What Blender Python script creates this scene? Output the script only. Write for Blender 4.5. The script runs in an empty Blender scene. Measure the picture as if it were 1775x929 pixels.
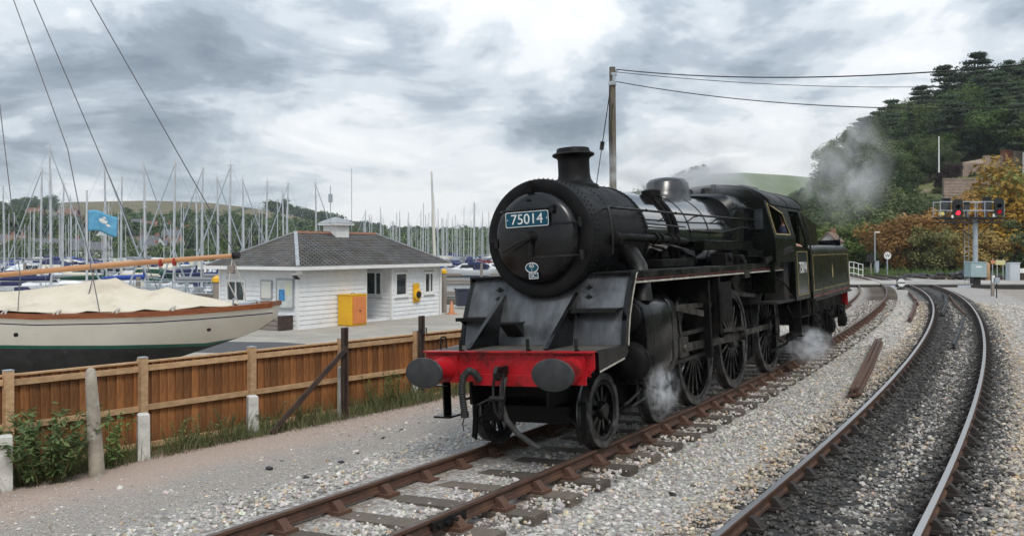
import bpy, bmesh, math, random
import numpy as np
from mathutils import Vector, Matrix, Euler
R = math.radians
random.seed(7)
rng = np.random.default_rng(7)
sc = bpy.context.scene
col = sc.collection

# ------------------------------------------------------------------ camera
CAM_H = 2.5
cam_d = bpy.data.cameras.new('camera'); cam = bpy.data.objects.new('camera', cam_d); col.objects.link(cam)
cam.location = (0, 0, CAM_H); cam.rotation_euler = (R(90), 0, 0)
cam_d.sensor_width = 36; cam_d.lens = 36 * 1600 / 1775; cam_d.shift_y = -34.5 / 1775
cam_d.clip_start = .1; cam_d.clip_end = 9000
sc.camera = cam

# ------------------------------------------------------------------ sky, sun, exposure
SKX, SKY = 8.8, 12.4
SUN_EL, SUN_AZ = R(52), R(160)          # azimuth clockwise from +Y (the view direction)
w = bpy.data.worlds.new('World'); sc.world = w; w.use_nodes = True
nt = w.node_tree; N = nt.nodes; LK = nt.links; N.clear()
def nn(t, **k):
    n = N.new(t)
    for a, b in k.items(): setattr(n, a, b)
    return n
def mth(op, a, b=None, clamp=False):
    n = nn('ShaderNodeMath', operation=op, use_clamp=clamp)
    for i, q in enumerate((a, b)):
        if q is None: continue
        if isinstance(q, (int, float)): n.inputs[i].default_value = q
        else: LK.new(q, n.inputs[i])
    return n.outputs[0]
tc = nn('ShaderNodeTexCoord'); sep = nn('ShaderNodeSeparateXYZ'); LK.new(tc.outputs['Generated'], sep.inputs[0])
zz = mth('ADD', mth('MAXIMUM', sep.outputs[2], 0.0), .26)
cmb = nn('ShaderNodeCombineXYZ'); LK.new(mth('DIVIDE', sep.outputs[0], zz), cmb.inputs[0]); LK.new(mth('DIVIDE', sep.outputs[1], zz), cmb.inputs[1])
def noise(scale, loc, det=7, rough=.55, dist=.2, sc3=(1, 1, 1)):
    m = nn('ShaderNodeMapping'); m.inputs['Location'].default_value = loc; m.inputs['Scale'].default_value = sc3; LK.new(cmb.outputs[0], m.inputs[0])
    n = nn('ShaderNodeTexNoise'); n.inputs['Scale'].default_value = scale; n.inputs['Detail'].default_value = det
    n.inputs['Roughness'].default_value = rough; n.inputs['Distortion'].default_value = dist
    LK.new(m.outputs[0], n.inputs['Vector']); return n.outputs['Fac']
n1 = noise(.62, (SKX, SKY, 0), 8, .56, .6); n2 = noise(1.8, (4.5, 6.5, 0), 8, .58, .6); n3 = noise(4.5, (2.2, .4, 0), 4, .55, .3)
f = mth('ADD', mth('ADD', mth('MULTIPLY', n1, .58), mth('MULTIPLY', n2, .34)), mth('MULTIPLY', n3, .08))
lowf = mth('SUBTRACT', 1.0, mth('MULTIPLY', mth('MAXIMUM', sep.outputs[2], 0.0), 3.0), True)   # overcast thins to pale near the horizon
f = mth('ADD', f, mth('MULTIPLY', lowf, .075))
ramp = nn('ShaderNodeValToRGB'); LK.new(f, ramp.inputs[0])
cr = ramp.color_ramp; cr.interpolation = 'EASE'
cr.elements[0].position = .425; cr.elements[0].color = (.20, .245, .295, 1)
cr.elements[1].position = .605; cr.elements[1].color = (.93, .935, .94, 1)
for p, c in ((.465, (.28, .33, .385, 1)), (.497, (.41, .47, .535, 1)), (.53, (.62, .675, .725, 1)), (.56, (.81, .835, .86, 1))):
    e = cr.elements.new(p); e.color = c
sky = nn('ShaderNodeTexSky', sky_type='NISHITA'); sky.sun_disc = False; sky.sun_elevation = SUN_EL; sky.sun_rotation = SUN_AZ
sky.air_density = 1.0; sky.dust_density = 2.0
bg1 = nn('ShaderNodeBackground'); LK.new(sky.outputs[0], bg1.inputs[0]); bg1.inputs[1].default_value = .1
bg2 = nn('ShaderNodeBackground'); LK.new(ramp.outputs[0], bg2.inputs[0]); LK.new(mth('ADD', .82, mth('MULTIPLY', mth('MAXIMUM', sep.outputs[2], 0.0), .95)), bg2.inputs[1])   # an overcast sky brightens towards the zenith
mx = nn('ShaderNodeMixShader'); mx.inputs[0].default_value = .93; LK.new(bg1.outputs[0], mx.inputs[1]); LK.new(bg2.outputs[0], mx.inputs[2])
wo = nn('ShaderNodeOutputWorld'); LK.new(mx.outputs[0], wo.inputs[0])

sun_d = bpy.data.lights.new('sun', 'SUN'); sun_d.energy = 1.5; sun_d.angle = R(18); sun_d.color = (1, .96, .9)
sun = bpy.data.objects.new('sun', sun_d); col.objects.link(sun); sun.location = (0, 0, 60)
sd = Vector((math.sin(SUN_AZ) * math.cos(SUN_EL), math.cos(SUN_AZ) * math.cos(SUN_EL), math.sin(SUN_EL)))
sun.rotation_euler = sd.to_track_quat('Z', 'Y').to_euler()
sc.view_settings.view_transform = 'Standard'; sc.view_settings.look = 'None'; sc.view_settings.gamma = 1
sc.view_settings.exposure = 0.3
sc.view_settings.use_curve_mapping = False
sc.render.engine = 'CYCLES'
sc.cycles.use_denoising = True
sc.cycles.max_bounces = 6; sc.cycles.diffuse_bounces = 3; sc.cycles.glossy_bounces = 3; sc.cycles.transparent_max_bounces = 8
sc.cycles.volume_bounces = 4; sc.cycles.volume_step_rate = 2.0

# ------------------------------------------------------------------ helpers
def X(px, y): return (px - 887) / 1600 * y            # the sideways metres of a bearing at depth y
def Zh(py, y): return CAM_H + (430 - py) / 1600 * y   # the height of a sight line at depth y

class MB:
    """collects faces for one mesh object"""
    def __init__(s): s.v = []; s.f = []; s.m = []; s.T = None; s.mi = 0
    def add(s, vs, fs, mi=None):
        o = len(s.v); T = s.T
        s.v += [tuple(T @ Vector(p)) for p in vs] if T else [tuple(p) for p in vs]
        s.f += [tuple(o + i for i in q) for q in fs]; s.m += [s.mi if mi is None else mi] * len(fs); return s
    def bx(s, x0, x1, y0, y1, z0, z1, mi=None):
        return s.add([(x0,y0,z0),(x1,y0,z0),(x1,y1,z0),(x0,y1,z0),(x0,y0,z1),(x1,y0,z1),(x1,y1,z1),(x0,y1,z1)],
              [(0,3,2,1),(4,5,6,7),(0,1,5,4),(1,2,6,5),(2,3,7,6),(3,0,4,7)], mi)
    def beam(s, a, b, wd, ht, mi=None, up=(0, 0, 1)):
        a = Vector(a); b = Vector(b); d = (b - a).normalized(); up = Vector(up)
        if abs(d.dot(up)) > .98: up = Vector((0, 1, 0))
        q = d.cross(up).normalized() * wd / 2; u = q.cross(d).normalized() * ht / 2
        vs = [a-q-u, a+q-u, a+q+u, a-q+u, b-q-u, b+q-u, b+q+u, b-q+u]
        return s.add(vs, [(0,1,2,3),(7,6,5,4),(0,4,5,1),(1,5,6,2),(2,6,7,3),(3,7,4,0)], mi)
    def tube(s, path, r, n=8, mi=None, cap=True):
        P = [Vector(p) for p in path]; rr = r if isinstance(r, (list, tuple)) else [r] * len(P)
        vs = []; fs = []; prev = None
        for i, p in enumerate(P):
            d = (P[min(i+1, len(P)-1)] - P[max(i-1, 0)]).normalized()
            if prev is None:
                h = Vector((0, 0, 1)) if abs(d.z) < .9 else Vector((1, 0, 0)); a = d.cross(h).normalized()
            else: a = (prev - d * prev.dot(d)).normalized()
            prev = a; b = d.cross(a)
            for k in range(n):
                t = 2 * math.pi * k / n; vs.append(p + (a * math.cos(t) + b * math.sin(t)) * rr[i])
        for i in range(len(P) - 1):
            for k in range(n): fs.append((i*n+k, i*n+(k+1)%n, (i+1)*n+(k+1)%n, (i+1)*n+k))
        if cap: fs.append(tuple(range(n))[::-1]); fs.append(tuple((len(P)-1)*n+k for k in range(n)))
        return s.add(vs, fs, mi)
    def cyl(s, a, b, r0, r1=None, n=12, mi=None): return s.tube([a, b], [r0, r0 if r1 is None else r1], n, mi)
    def lathe(s, prof, o=(0,0,0), axis='z', n=24, mi=None, ph=0.0, sx=1.0, sy=1.0, arc=None):
        """prof: (t, r) pairs along the axis"""
        vs = []; fs = []; o = Vector(o)
        for t, r in prof:
            for k in range(n):
                a = ph + 2 * math.pi * k / n; c = math.cos(a) * r * sx; q = math.sin(a) * r * sy
                vs.append(o + (Vector((t, c, q)) if axis == 'x' else Vector((q, t, c)) if axis == 'y' else Vector((c, q, t))))
        for i in range(len(prof) - 1):
            for k in range(n): fs.append((i*n+k, i*n+(k+1)%n, (i+1)*n+(k+1)%n, (i+1)*n+k))
        if prof[0][1] > 1e-4: fs.append(tuple(range(n))[::-1])
        if prof[-1][1] > 1e-4: fs.append(tuple((len(prof)-1)*n+k for k in range(n)))
        return s.add(vs, fs, mi)
    def prism(s, pts, vec, mi=None):
        P = [Vector(p) for p in pts]; vec = Vector(vec); n = len(P)
        return s.add(P + [p + vec for p in P], [tuple(range(n))[::-1], tuple(range(n, 2*n))] + [(k, (k+1)%n, n+(k+1)%n, n+k) for k in range(n)], mi)
    def loft(s, rings, mi=None, closed=True, cap=True):
        n = len(rings[0]); vs = [p for r in rings for p in r]; fs = []
        for i in range(len(rings) - 1):
            for k in range(n if closed else n - 1):
                fs.append((i*n+k, i*n+(k+1)%n, (i+1)*n+(k+1)%n, (i+1)*n+k))
        if cap and closed: fs.append(tuple(range(n))[::-1]); fs.append(tuple((len(rings)-1)*n+k for k in range(n)))
        return s.add(vs, fs, mi)
    def dome(s, c, r, n=8, mi=None, nrm=(0,0,1), h=None):
        c = Vector(c); z = Vector(nrm).normalized(); a = z.orthogonal().normalized(); b = z.cross(a); h = r if h is None else h; vs = []; fs = []
        for t in (0, .6):
            q = math.cos(t * math.pi / 2) * r; e = math.sin(t * math.pi / 2) * h
            for k in range(n): g = 2*math.pi*k/n; vs.append(c + a*math.cos(g)*q + b*math.sin(g)*q + z*e)
        vs.append(c + z*h)
        for k in range(n): fs.append((k, (k+1)%n, n+(k+1)%n, n+k)); fs.append((n+k, n+(k+1)%n, 2*n))
        return s.add(vs, fs, mi)
    def mesh(s, name, mats, smooth=35):
        m = bpy.data.meshes.new(name); m.from_pydata(s.v, [], s.f)
        for q in (mats if isinstance(mats, (list, tuple)) else [mats]): m.materials.append(q)
        m.polygons.foreach_set('material_index', s.m)
        bm = bmesh.new(); bm.from_mesh(m); bmesh.ops.recalc_face_normals(bm, faces=bm.faces); bm.to_mesh(m); bm.free()
        if smooth:
            m.polygons.foreach_set('use_smooth', [True] * len(m.polygons)); m.set_sharp_from_angle(angle=R(smooth))
        m.update(); return m
    def build(s, name, mats, parent=None, smooth=35, loc=None, rot=None, bevel=0):
        return place(name, s.mesh(name, mats, smooth), parent, loc, rot, bevel=bevel)

def place(name, mesh, parent=None, loc=None, rot=None, scale=None, bevel=0):
    o = bpy.data.objects.new(name, mesh); col.objects.link(o)
    if parent: o.parent = parent
    if loc is not None: o.location = loc
    if rot is not None: o.rotation_euler = rot if hasattr(rot, '__len__') else (0, 0, rot)
    if scale is not None: o.scale = scale if hasattr(scale, '__len__') else (scale,) * 3
    if bevel:
        b = o.modifiers.new('bevel', 'BEVEL'); b.width = bevel; b.segments = 2; b.limit_method = 'ANGLE'
    return o
def tag(o, label, cat, group=None, kind=None):
    o['label'] = label; o['category'] = cat
    if group: o['group'] = group
    if kind: o['kind'] = kind
    return o
def thing(name, label, cat, loc=(0,0,0), rot=0, group=None):
    o = bpy.data.objects.new(name, None); col.objects.link(o); o.empty_display_size = .2
    o.location = loc; o.rotation_euler = rot if hasattr(rot, '__len__') else (0, 0, rot)
    return tag(o, label, cat, group)
def struct(o, kind='structure'): o['kind'] = kind; return o
def copy_tree(o, parent=None):
    c = o.copy(); col.objects.link(c); c.parent = parent
    for ch in o.children: copy_tree(ch, c)
    return c

def np_mesh(name, v, f, mats, colors=None, tint=None, smooth=False):
    """big mesh from numpy: v (n,3), f (m,k); colors per point (n,3) or tint per face"""
    m = bpy.data.meshes.new(name); n, k = f.shape
    m.vertices.add(len(v)); m.vertices.foreach_set('co', np.asarray(v, np.float32).ravel())
    m.loops.add(n * k); m.loops.foreach_set('vertex_index', np.asarray(f, np.int32).ravel())
    m.polygons.add(n); m.polygons.foreach_set('loop_start', np.arange(0, n * k, k, dtype=np.int32))
    m.polygons.foreach_set('use_smooth', np.full(n, smooth))
    for q in (mats if isinstance(mats, (list, tuple)) else [mats]): m.materials.append(q)
    if colors is not None:
        a = m.attributes.new('Col', 'FLOAT_COLOR', 'POINT'); c4 = np.ones((len(v), 4), np.float32); c4[:, :3] = colors; a.data.foreach_set('color', c4.ravel())
    if tint is not None:
        a = m.attributes.new('tint', 'FLOAT', 'FACE'); a.data.foreach_set('value', np.asarray(tint, np.float32))
    m.update(calc_edges=True); m.validate(); return m

# ------------------------------------------------------------------ materials
def mat(name, c, c2=None, ns=4.0, rough=.6, metal=0.0, bump=0.0, bs=40.0, coat=0.0, st=None, lo=.38, hi=.62, c3=None, ns3=1.0, lo3=.5, hi3=.7,
        emit=None, estr=0, r2=None, attr=None, spec=None, bst=None, alpha=None, trans=0, det=5):
    m = bpy.data.materials.new(name); m.use_nodes = True; t = m.node_tree; n = t.nodes; L = t.links; b = n['Principled BSDF']
    b.inputs['Roughness'].default_value = rough; b.inputs['Metallic'].default_value = metal
    if coat: b.inputs['Coat Weight'].default_value = coat; b.inputs['Coat Roughness'].default_value = .08
    if spec is not None: b.inputs['Specular IOR Level'].default_value = spec
    if trans: b.inputs['Transmission Weight'].default_value = trans
    b.inputs['Base Color'].default_value = (*c, 1)
    tcn = n.new('ShaderNodeTexCoord')
    def vec(sc_):
        if sc_ is None: return tcn.outputs['Object']
        q = n.new('ShaderNodeMapping'); q.inputs['Scale'].default_value = sc_; L.new(tcn.outputs['Object'], q.inputs[0]); return q.outputs[0]
    def nz(scale, v, d=5):
        q = n.new('ShaderNodeTexNoise'); q.inputs['Scale'].default_value = scale; q.inputs['Detail'].default_value = d; q.inputs['Roughness'].default_value = .6
        L.new(v, q.inputs['Vector']); return q.outputs['Fac']
    def rg(fac, lo_, hi_):
        q = n.new('ShaderNodeMapRange'); q.inputs[1].default_value = lo_; q.inputs[2].default_value = hi_; L.new(fac, q.inputs[0]); return q.outputs[0]
    def mix(fac, a, bb):
        q = n.new('ShaderNodeMix'); q.data_type = 'RGBA'
        for i, z in ((6, a), (7, bb)):
            if isinstance(z, tuple): q.inputs[i].default_value = (*z, 1)
            else: L.new(z, q.inputs[i])
        if isinstance(fac, float): q.inputs[0].default_value = fac
        else: L.new(fac, q.inputs[0])
        return q.outputs[2]
    out = None
    if c2 is not None:
        fac = rg(nz(ns, vec(st), det), lo, hi); out = mix(fac, c, c2)
        if r2 is not None:
            q = n.new('ShaderNodeMapRange'); q.inputs[3].default_value = rough; q.inputs[4].default_value = r2; L.new(fac, q.inputs[0]); L.new(q.outputs[0], b.inputs['Roughness'])
    if c3 is not None:
        out = mix(rg(nz(ns3, vec(None)), lo3, hi3), out if out is not None else c, c3)
    if attr:
        q = n.new('ShaderNodeAttribute'); q.attribute_name = attr
        if attr == 'Col': out = q.outputs['Color']
        else:
            out = mix(q.outputs['Fac'], c, c2)
    if attr == 'rand': pass
    if out is not None: L.new(out, b.inputs['Base Color'])
    if bump:
        q = n.new('ShaderNodeBump'); q.inputs['Strength'].default_value = bump; q.inputs['Distance'].default_value = .02
        L.new(nz(bs, vec(bst or st), 6), q.inputs['Height']); L.new(q.outputs[0], b.inputs['Normal'])
    if emit: b.inputs['Emission Color'].default_value = (*emit, 1); b.inputs['Emission Strength'].default_value = estr
    return m
def obj_random(m, amt=.25):
    """vary the base colour a little from object to object"""
    t = m.node_tree; n = t.nodes; L = t.links; b = n['Principled BSDF']; i = b.inputs['Base Color']
    hs = n.new('ShaderNodeHueSaturation'); oi = n.new('ShaderNodeObjectInfo'); mr = n.new('ShaderNodeMapRange'); mr.inputs[3].default_value = 1 - amt; mr.inputs[4].default_value = 1 + amt
    L.new(oi.outputs['Random'], mr.inputs[0]); L.new(mr.outputs[0], hs.inputs['Value'])
    if i.links: L.new(i.links[0].from_socket, hs.inputs['Color'])
    else: hs.inputs['Color'].default_value = i.default_value
    L.new(hs.outputs[0], i); return m
def leaf_mat(name, dark, light, trans=.25):
    m = bpy.data.materials.new(name); m.use_nodes = True; t = m.node_tree; n = t.nodes; L = t.links; b = n['Principled BSDF']
    b.inputs['Roughness'].default_value = .65; b.inputs['Specular IOR Level'].default_value = .25
    a = n.new('ShaderNodeAttribute'); a.attribute_name = 'tint'
    q = n.new('ShaderNodeMix'); q.data_type = 'RGBA'; q.inputs[6].default_value = (*dark, 1); q.inputs[7].default_value = (*light, 1); L.new(a.outputs['Fac'], q.inputs[0])
    oi = n.new('ShaderNodeObjectInfo'); hs = n.new('ShaderNodeHueSaturation'); L.new(q.outputs[2], hs.inputs['Color'])      # each plant a little different
    for sock, lo_, hi_, mul in (('Hue', .494, .524, 1.0), ('Value', .75, 1.35, 7.3), ('Saturation', .75, 1.08, 3.7)):
        fr = n.new('ShaderNodeMath'); fr.operation = 'MULTIPLY'; fr.inputs[1].default_value = mul; L.new(oi.outputs['Random'], fr.inputs[0]); fc = n.new('ShaderNodeMath'); fc.operation = 'FRACT'; L.new(fr.outputs[0], fc.inputs[0])
        mr = n.new('ShaderNodeMapRange'); mr.inputs[3].default_value = lo_; mr.inputs[4].default_value = hi_; L.new(fc.outputs[0], mr.inputs[0]); L.new(mr.outputs[0], hs.inputs[sock])
    L.new(hs.outputs[0], b.inputs['Base Color'])
    tr = n.new('ShaderNodeBsdfTranslucent'); L.new(hs.outputs[0], tr.inputs[0])
    mxs = n.new('ShaderNodeMixShader'); mxs.inputs[0].default_value = trans; L.new(b.outputs[0], mxs.inputs[1]); L.new(tr.outputs[0], mxs.inputs[2]); L.new(mxs.outputs[0], n['Material Output'].inputs[0])
    return m

M = {}
M['black'] = mat('loco_black', (.0028, .003, .0036), (.0065, .0064, .0066), 3, .16, bump=.03, bs=6, r2=.34, spec=.34)
M['boiler'] = mat('boiler_gloss', (.004, .0045, .0055), (.007, .007, .008), 2, .08, bump=.03, bs=1.6, r2=.14, coat=1.0, spec=1.0)
M['matt'] = mat('smokebox_black', (.0065, .0066, .0072), (.0125, .012, .012), 5, .45, bump=.14, bs=60, r2=.62, spec=.14, c3=(.020, .017, .015), ns3=2.2, lo3=.6, hi3=.8)
M['grime'] = mat('oily_grime', (.0032, .003, .0031), (.0095, .008, .007), 6, .45, bump=.2, bs=30, r2=.75, spec=.14)
M['steel'] = mat('worn_steel', (.105, .10, .092), (.035, .031, .027), 5, .34, metal=.8, bump=.08, r2=.6)
M['dsteel'] = mat('dark_steel', (.035, .033, .032), (.012, .0115, .011), 6, .34, metal=.6, r2=.55)
M['tyre'] = mat('tyre_steel', (.16, .16, .165), (.05, .05, .05), 6, .35, metal=.8, r2=.55)
M['panel'] = mat('weathered_front_sheet', (.165, .17, .178), (.06, .062, .065), 2.2, .24, metal=.45, bump=.06, st=(1, 2.6, .4), c3=(.014, .014, .015), ns3=2.0, lo3=.50, hi3=.76, r2=.44, lo=.32, hi=.74, det=8)
M['red'] = mat('buffer_beam_red', (.42, .010, .017), (.25, .012, .014), 5, .38, bump=.05, c3=(.045, .012, .01), ns3=5, lo3=.55, hi3=.74, spec=.3)
M['green'] = mat('loco_green', (.0040, .0056, .0028), (.0028, .0036, .0026), 2, .2, bump=.03, bs=2.5, r2=.3, spec=.16)
M['gold'] = mat('gold_lining', (.36, .29, .13), (.24, .19, .08), 9, .45)
M['cream_line'] = mat('cream_lining', (.55, .52, .44), (.3, .28, .24), 9, .45)
M['red_line'] = mat('red_lining', (.25, .02, .015), (.12, .012, .01), 9, .4)
M['plate_blue'] = mat('plate_blue', (.004, .065, .105), rough=.55, spec=.25)
M['white'] = mat('white_paint', (.78, .78, .76), (.68, .68, .66), 8, .5)
M['brass'] = mat('brass', (.75, .48, .16), (.45, .28, .09), 8, .3, metal=1)
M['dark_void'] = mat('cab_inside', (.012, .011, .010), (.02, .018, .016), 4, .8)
M['plat'] = mat('front_platform', (.085, .075, .062), (.045, .04, .035), 6, .7, bump=.15)
M['rubber'] = mat('hose_rubber', (.010, .010, .010), (.018, .018, .018), 9, .65)
M['dome'] = mat('dome_black', (.008, .0085, .0095), (.012, .012, .0125), 3, .24, bump=.03, bs=3, r2=.32, spec=.9)
M['door'] = mat('smokebox_door_black', (.004, .0042, .005), (.008, .008, .0085), 3, .2, bump=.02, bs=4, r2=.3, spec=.45)
M['glass'] = mat('dark_glass', (.02, .025, .028), rough=.06, spec=.8)
M['coal'] = mat('coal', (.012, .012, .012), (.03, .03, .03), 20, .45, bump=.6, bs=18)
M['railtop'] = mat('polished_rail_head', (.62, .605, .59), rough=.34, metal=1.0)
M['railrust'] = mat('rail_rust', (.105, .052, .033), (.06, .034, .025), 6, .8, bump=.25, bs=30, c3=(.135, .066, .036), ns3=3)
M['raildull'] = mat('dull_rail_head', (.15, .105, .085), (.10, .065, .05), 8, .42, metal=.55, r2=.5)
M['sleeper'] = obj_random(mat('sleeper_wood', (.165, .132, .104), (.085, .069, .055), 5, .85, bump=.5, bs=16, st=(1, 12, 12), c3=(.11, .09, .072), ns3=3), .3)
M['sleeper_dark'] = obj_random(mat('oiled_sleeper', (.03, .028, .026), (.016, .015, .0145), 5, .7, bump=.5, bs=16, st=(1, 12, 12)), .3)
M['stone'] = mat('ballast_stone', (.4, .38, .35), rough=.85, attr='Col', bump=.3, bs=60)
M['fence'] = obj_random(mat('fence_board', (.35, .148, .048), (.19, .074, .023), 3, .78, bump=.35, bs=14, st=(6, 6, .8), c3=(.15, .06, .022), ns3=5, lo3=.62, hi3=.75), .38)
M['fence_rail'] = obj_random(mat('fence_rail', (.55, .36, .20), (.42, .26, .135), 4, .75, bump=.3, bs=14, st=(2, 2, 4)), .1)
M['conc_white'] = mat('white_concrete', (.62, .61, .57), (.45, .44, .40), 6, .8, bump=.3, c3=(.3, .29, .24), ns3=4, lo3=.6)
M['conc_old'] = mat('old_concrete', (.42, .37, .30), (.26, .23, .19), 5, .9, bump=.5, c3=(.5, .48, .42), ns3=9, lo3=.55)
M['rust_post'] = mat('rusty_steel_post', (.07, .04, .03), (.035, .025, .022), 7, .75, bump=.3)
M['weatherboard'] = mat('white_weatherboard', (.80, .81, .82), (.72, .73, .74), 2, .55, bump=.06, c3=(.62, .62, .60), ns3=1.3, lo3=.58, hi3=.8)
M['slate'] = mat('roof_slate', (.135, .128, .122), (.09, .086, .083), 2.5, .6, bump=.3, bs=25, c3=(.055, .05, .042), ns3=.9, lo3=.5, hi3=.68)
M['ridge'] = mat('ridge_tile', (.26, .12, .07), (.17, .09, .06), 5, .8)
M['lead'] = mat('lead_flashing', (.36, .38, .40), (.28, .29, .31), 5, .5)
M['wpaint'] = mat('gloss_white', (.80, .80, .79), (.74, .74, .73), 3, .35)
M['yellow'] = mat('yellow_paint', (.80, .45, .012), (.70, .38, .012), 3, .4)
M['orange'] = mat('faded_orange_sheet', (.72, .24, .07), (.62, .2, .07), 4, .35, bump=.1, bs=6)
M['cone'] = mat('cone_orange', (.58, .24, .11), (.5, .22, .12), 4, .5)
M['paper'] = mat('notice_paper', (.62, .65, .62), (.5, .54, .52), 5, .4)
M['blue_poster'] = mat('blue_poster', (.06, .30, .62), (.03, .16, .36), 6, .4)
M['timber'] = mat('grey_timber', (.30, .26, .22), (.2, .17, .15), 6, .8, st=(1, 8, 8), bump=.3)
M['yacht_white'] = mat('cream_topsides', (.80, .76, .67), (.74, .70, .61), 1.5, .35, c3=(.55, .5, .4), ns3=2.2, lo3=.62, hi3=.85)
M['boot_green'] = mat('green_boot_top', (.012, .13, .085), (.01, .10, .07), 4, .45)
M['antifoul'] = mat('old_antifouling', (.035, .037, .038), (.018, .02, .02), 3, .75, c3=(.09, .085, .075), ns3=3.5, lo3=.6, bump=.2)
M['varnish'] = mat('varnished_rail', (.26, .085, .032), (.18, .055, .022), 5, .3, st=(.6, 4, 4))
M['spar'] = mat('varnished_spar', (.52, .27, .12), (.42, .19, .075), 2.5, .28, st=(.5, 5, 5), coat=.4)
M['canvas'] = mat('cream_canvas', (.66, .60, .49), (.60, .54, .43), 2.5, .85, bump=.12, bs=7, c3=(.52, .455, .35), ns3=1.3, lo3=.55)
M['rope'] = mat('rope', (.5, .48, .44), rough=.8)
M['darkrope'] = mat('wire_rigging', (.10, .10, .11), rough=.5)
M['navy'] = mat('navy_canvas', (.014, .018, .075), (.02, .026, .10), 4, .8)
M['gel'] = mat('white_gelcoat', (.78, .79, .80), (.70, .71, .72), .8, .3)
M['alu'] = mat('mast_alloy', (.62, .64, .66), (.52, .54, .56), 2, .4, metal=.2)
M['water'] = None
M['pole'] = mat('weathered_pole', (.165, .138, .105), (.09, .075, .058), 4, .85, st=(8, 8, .7), bump=.4)
M['galv'] = mat('galvanised_steel', (.40, .45, .49), (.33, .37, .41), 4, .5, metal=.15)
M['signal_black'] = mat('signal_black', (.012, .012, .013), (.02, .02, .02), 4, .5)
M['trunk'] = mat('bark', (.07, .055, .042), (.035, .028, .022), 6, .9, bump=.4)
M['stonewall'] = mat('pinkish_rubble', (.36, .27, .22), (.26, .20, .165), 1.2, .9, bump=.5, bs=3)
M['brick'] = mat('red_brick', (.30, .11, .075), (.22, .085, .06), 2, .85)
M['render_w'] = mat('pale_render', (.66, .65, .60), (.58, .57, .53), 1, .8)
# ------------------------------------------------------------------ track centre lines (curving left into the distance)
def centre(x0, y0, table, s0=-14, s1=150, ds=.25):
    S = np.arange(0, s1, ds); ph = np.radians(np.interp(S, *zip(*table)))
    x = x0 + np.concatenate([[0], np.cumsum(np.sin(ph[:-1]) * ds)]); y = y0 + np.concatenate([[0], np.cumsum(np.cos(ph[:-1]) * ds)])
    Sb = np.arange(s0, 0, ds); p0 = ph[0]
    xb = x0 + Sb * math.sin(p0); yb = y0 + Sb * math.cos(p0)
    return np.concatenate([Sb, S]), np.concatenate([xb, x]), np.concatenate([yb, y]), np.concatenate([np.full(len(Sb), p0), ph])
def curve(pts, s0=-14.0, ds=.25):
    """centre line through surveyed points (x, y): x as a smooth function of y, measured along from y = 8"""
    p = np.array(pts, float); c = np.polyfit(p[:, 1] / 50, p[:, 0], 5, w=1 / np.sqrt(p[:, 1])); Y = np.arange(-6, 118, .05); d0 = np.polyder(c)
    x = np.polyval(c, Y / 50); lo = Y < 9; sl = np.polyval(d0, 9 / 50) / 50; x = np.where(lo, np.polyval(c, 9 / 50) + (Y - 9) * sl, x)
    S = np.concatenate([[0], np.cumsum(np.hypot(np.diff(x), np.diff(Y)))]); S -= np.interp(8.2, Y, S); s = np.arange(s0, S[-1] - .3, ds)
    xs, ys = np.interp(s, S, x), np.interp(s, S, Y); return s, xs, ys, np.arctan2(np.gradient(xs), np.gradient(ys))
LOCO_T = curve([(-2.6, 6.9), (-1.68, 8.4), (-.27, 10.55), (2.2, 14.9), (4.7, 19.25), (6.55, 22.7), (8.1, 25.7), (10.9, 31.3), (14.5, 38.8), (17.9, 46.2), (21.5, 55), (25.7, 66.8), (30.2, 84), (33.8, 104)])
MAIN_T = curve([(1.4, 6.0), (2.65, 8.03), (4.15, 10.64), (6.1, 13.95), (9.27, 19.85), (13.05, 27.15), (18.3, 38.3), (24.55, 53.3), (28.45, 64.5), (32.9, 81.6), (37.0, 102)])
def tr(T, s, lat=0.0, z=0.0):
    """point on a track: s along, lat to the left"""
    x = np.interp(s, T[0], T[1]); y = np.interp(s, T[0], T[2]); p = np.interp(s, T[0], T[3])
    return (float(x - lat * math.cos(p)), float(y + lat * math.sin(p)), z), float(p)
def lateral(T, x, y):
    """signed distance to the left of the track, and the distance along"""
    px, py, ph = T[1][::2], T[2][::2], T[3][::2]; out = np.empty(len(x)); so = np.empty(len(x))
    for i in range(0, len(x), 20000):
        a = x[i:i+20000, None] - px; b = y[i:i+20000, None] - py; k = np.argmin(a*a + b*b, 1); r = np.arange(len(k))
        out[i:i+20000] = -a[r, k] * np.cos(ph[k]) + b[r, k] * np.sin(ph[k]); so[i:i+20000] = T[0][::2][k]
    return out, so
CANT = R(3.0)
FA, FB = np.array((-6.80, 12.40)), np.array((-1.95, 18.30))       # fence line
fdir = (FB - FA) / np.linalg.norm(FB - FA); fnrm = np.array((-fdir[1], fdir[0]))
YARD = -.60; WATER = -2.1
def smooth(a, b, x): t = np.clip((x - a) / (b - a), 0, 1); return t * t * (3 - 2 * t)
def vnoise(x, y, seed=0):
    r = np.random.default_rng(seed); out = 0
    for k in range(6):
        a, b, c, d = r.normal(size=4); out = out + np.sin(x * a + y * b + c * 5) * np.cos(x * d * .7 - y * a * .6 + b * 3) / 6
    return out
def quay_y(x): return 51.5 - .28 * (x + 4)
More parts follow.
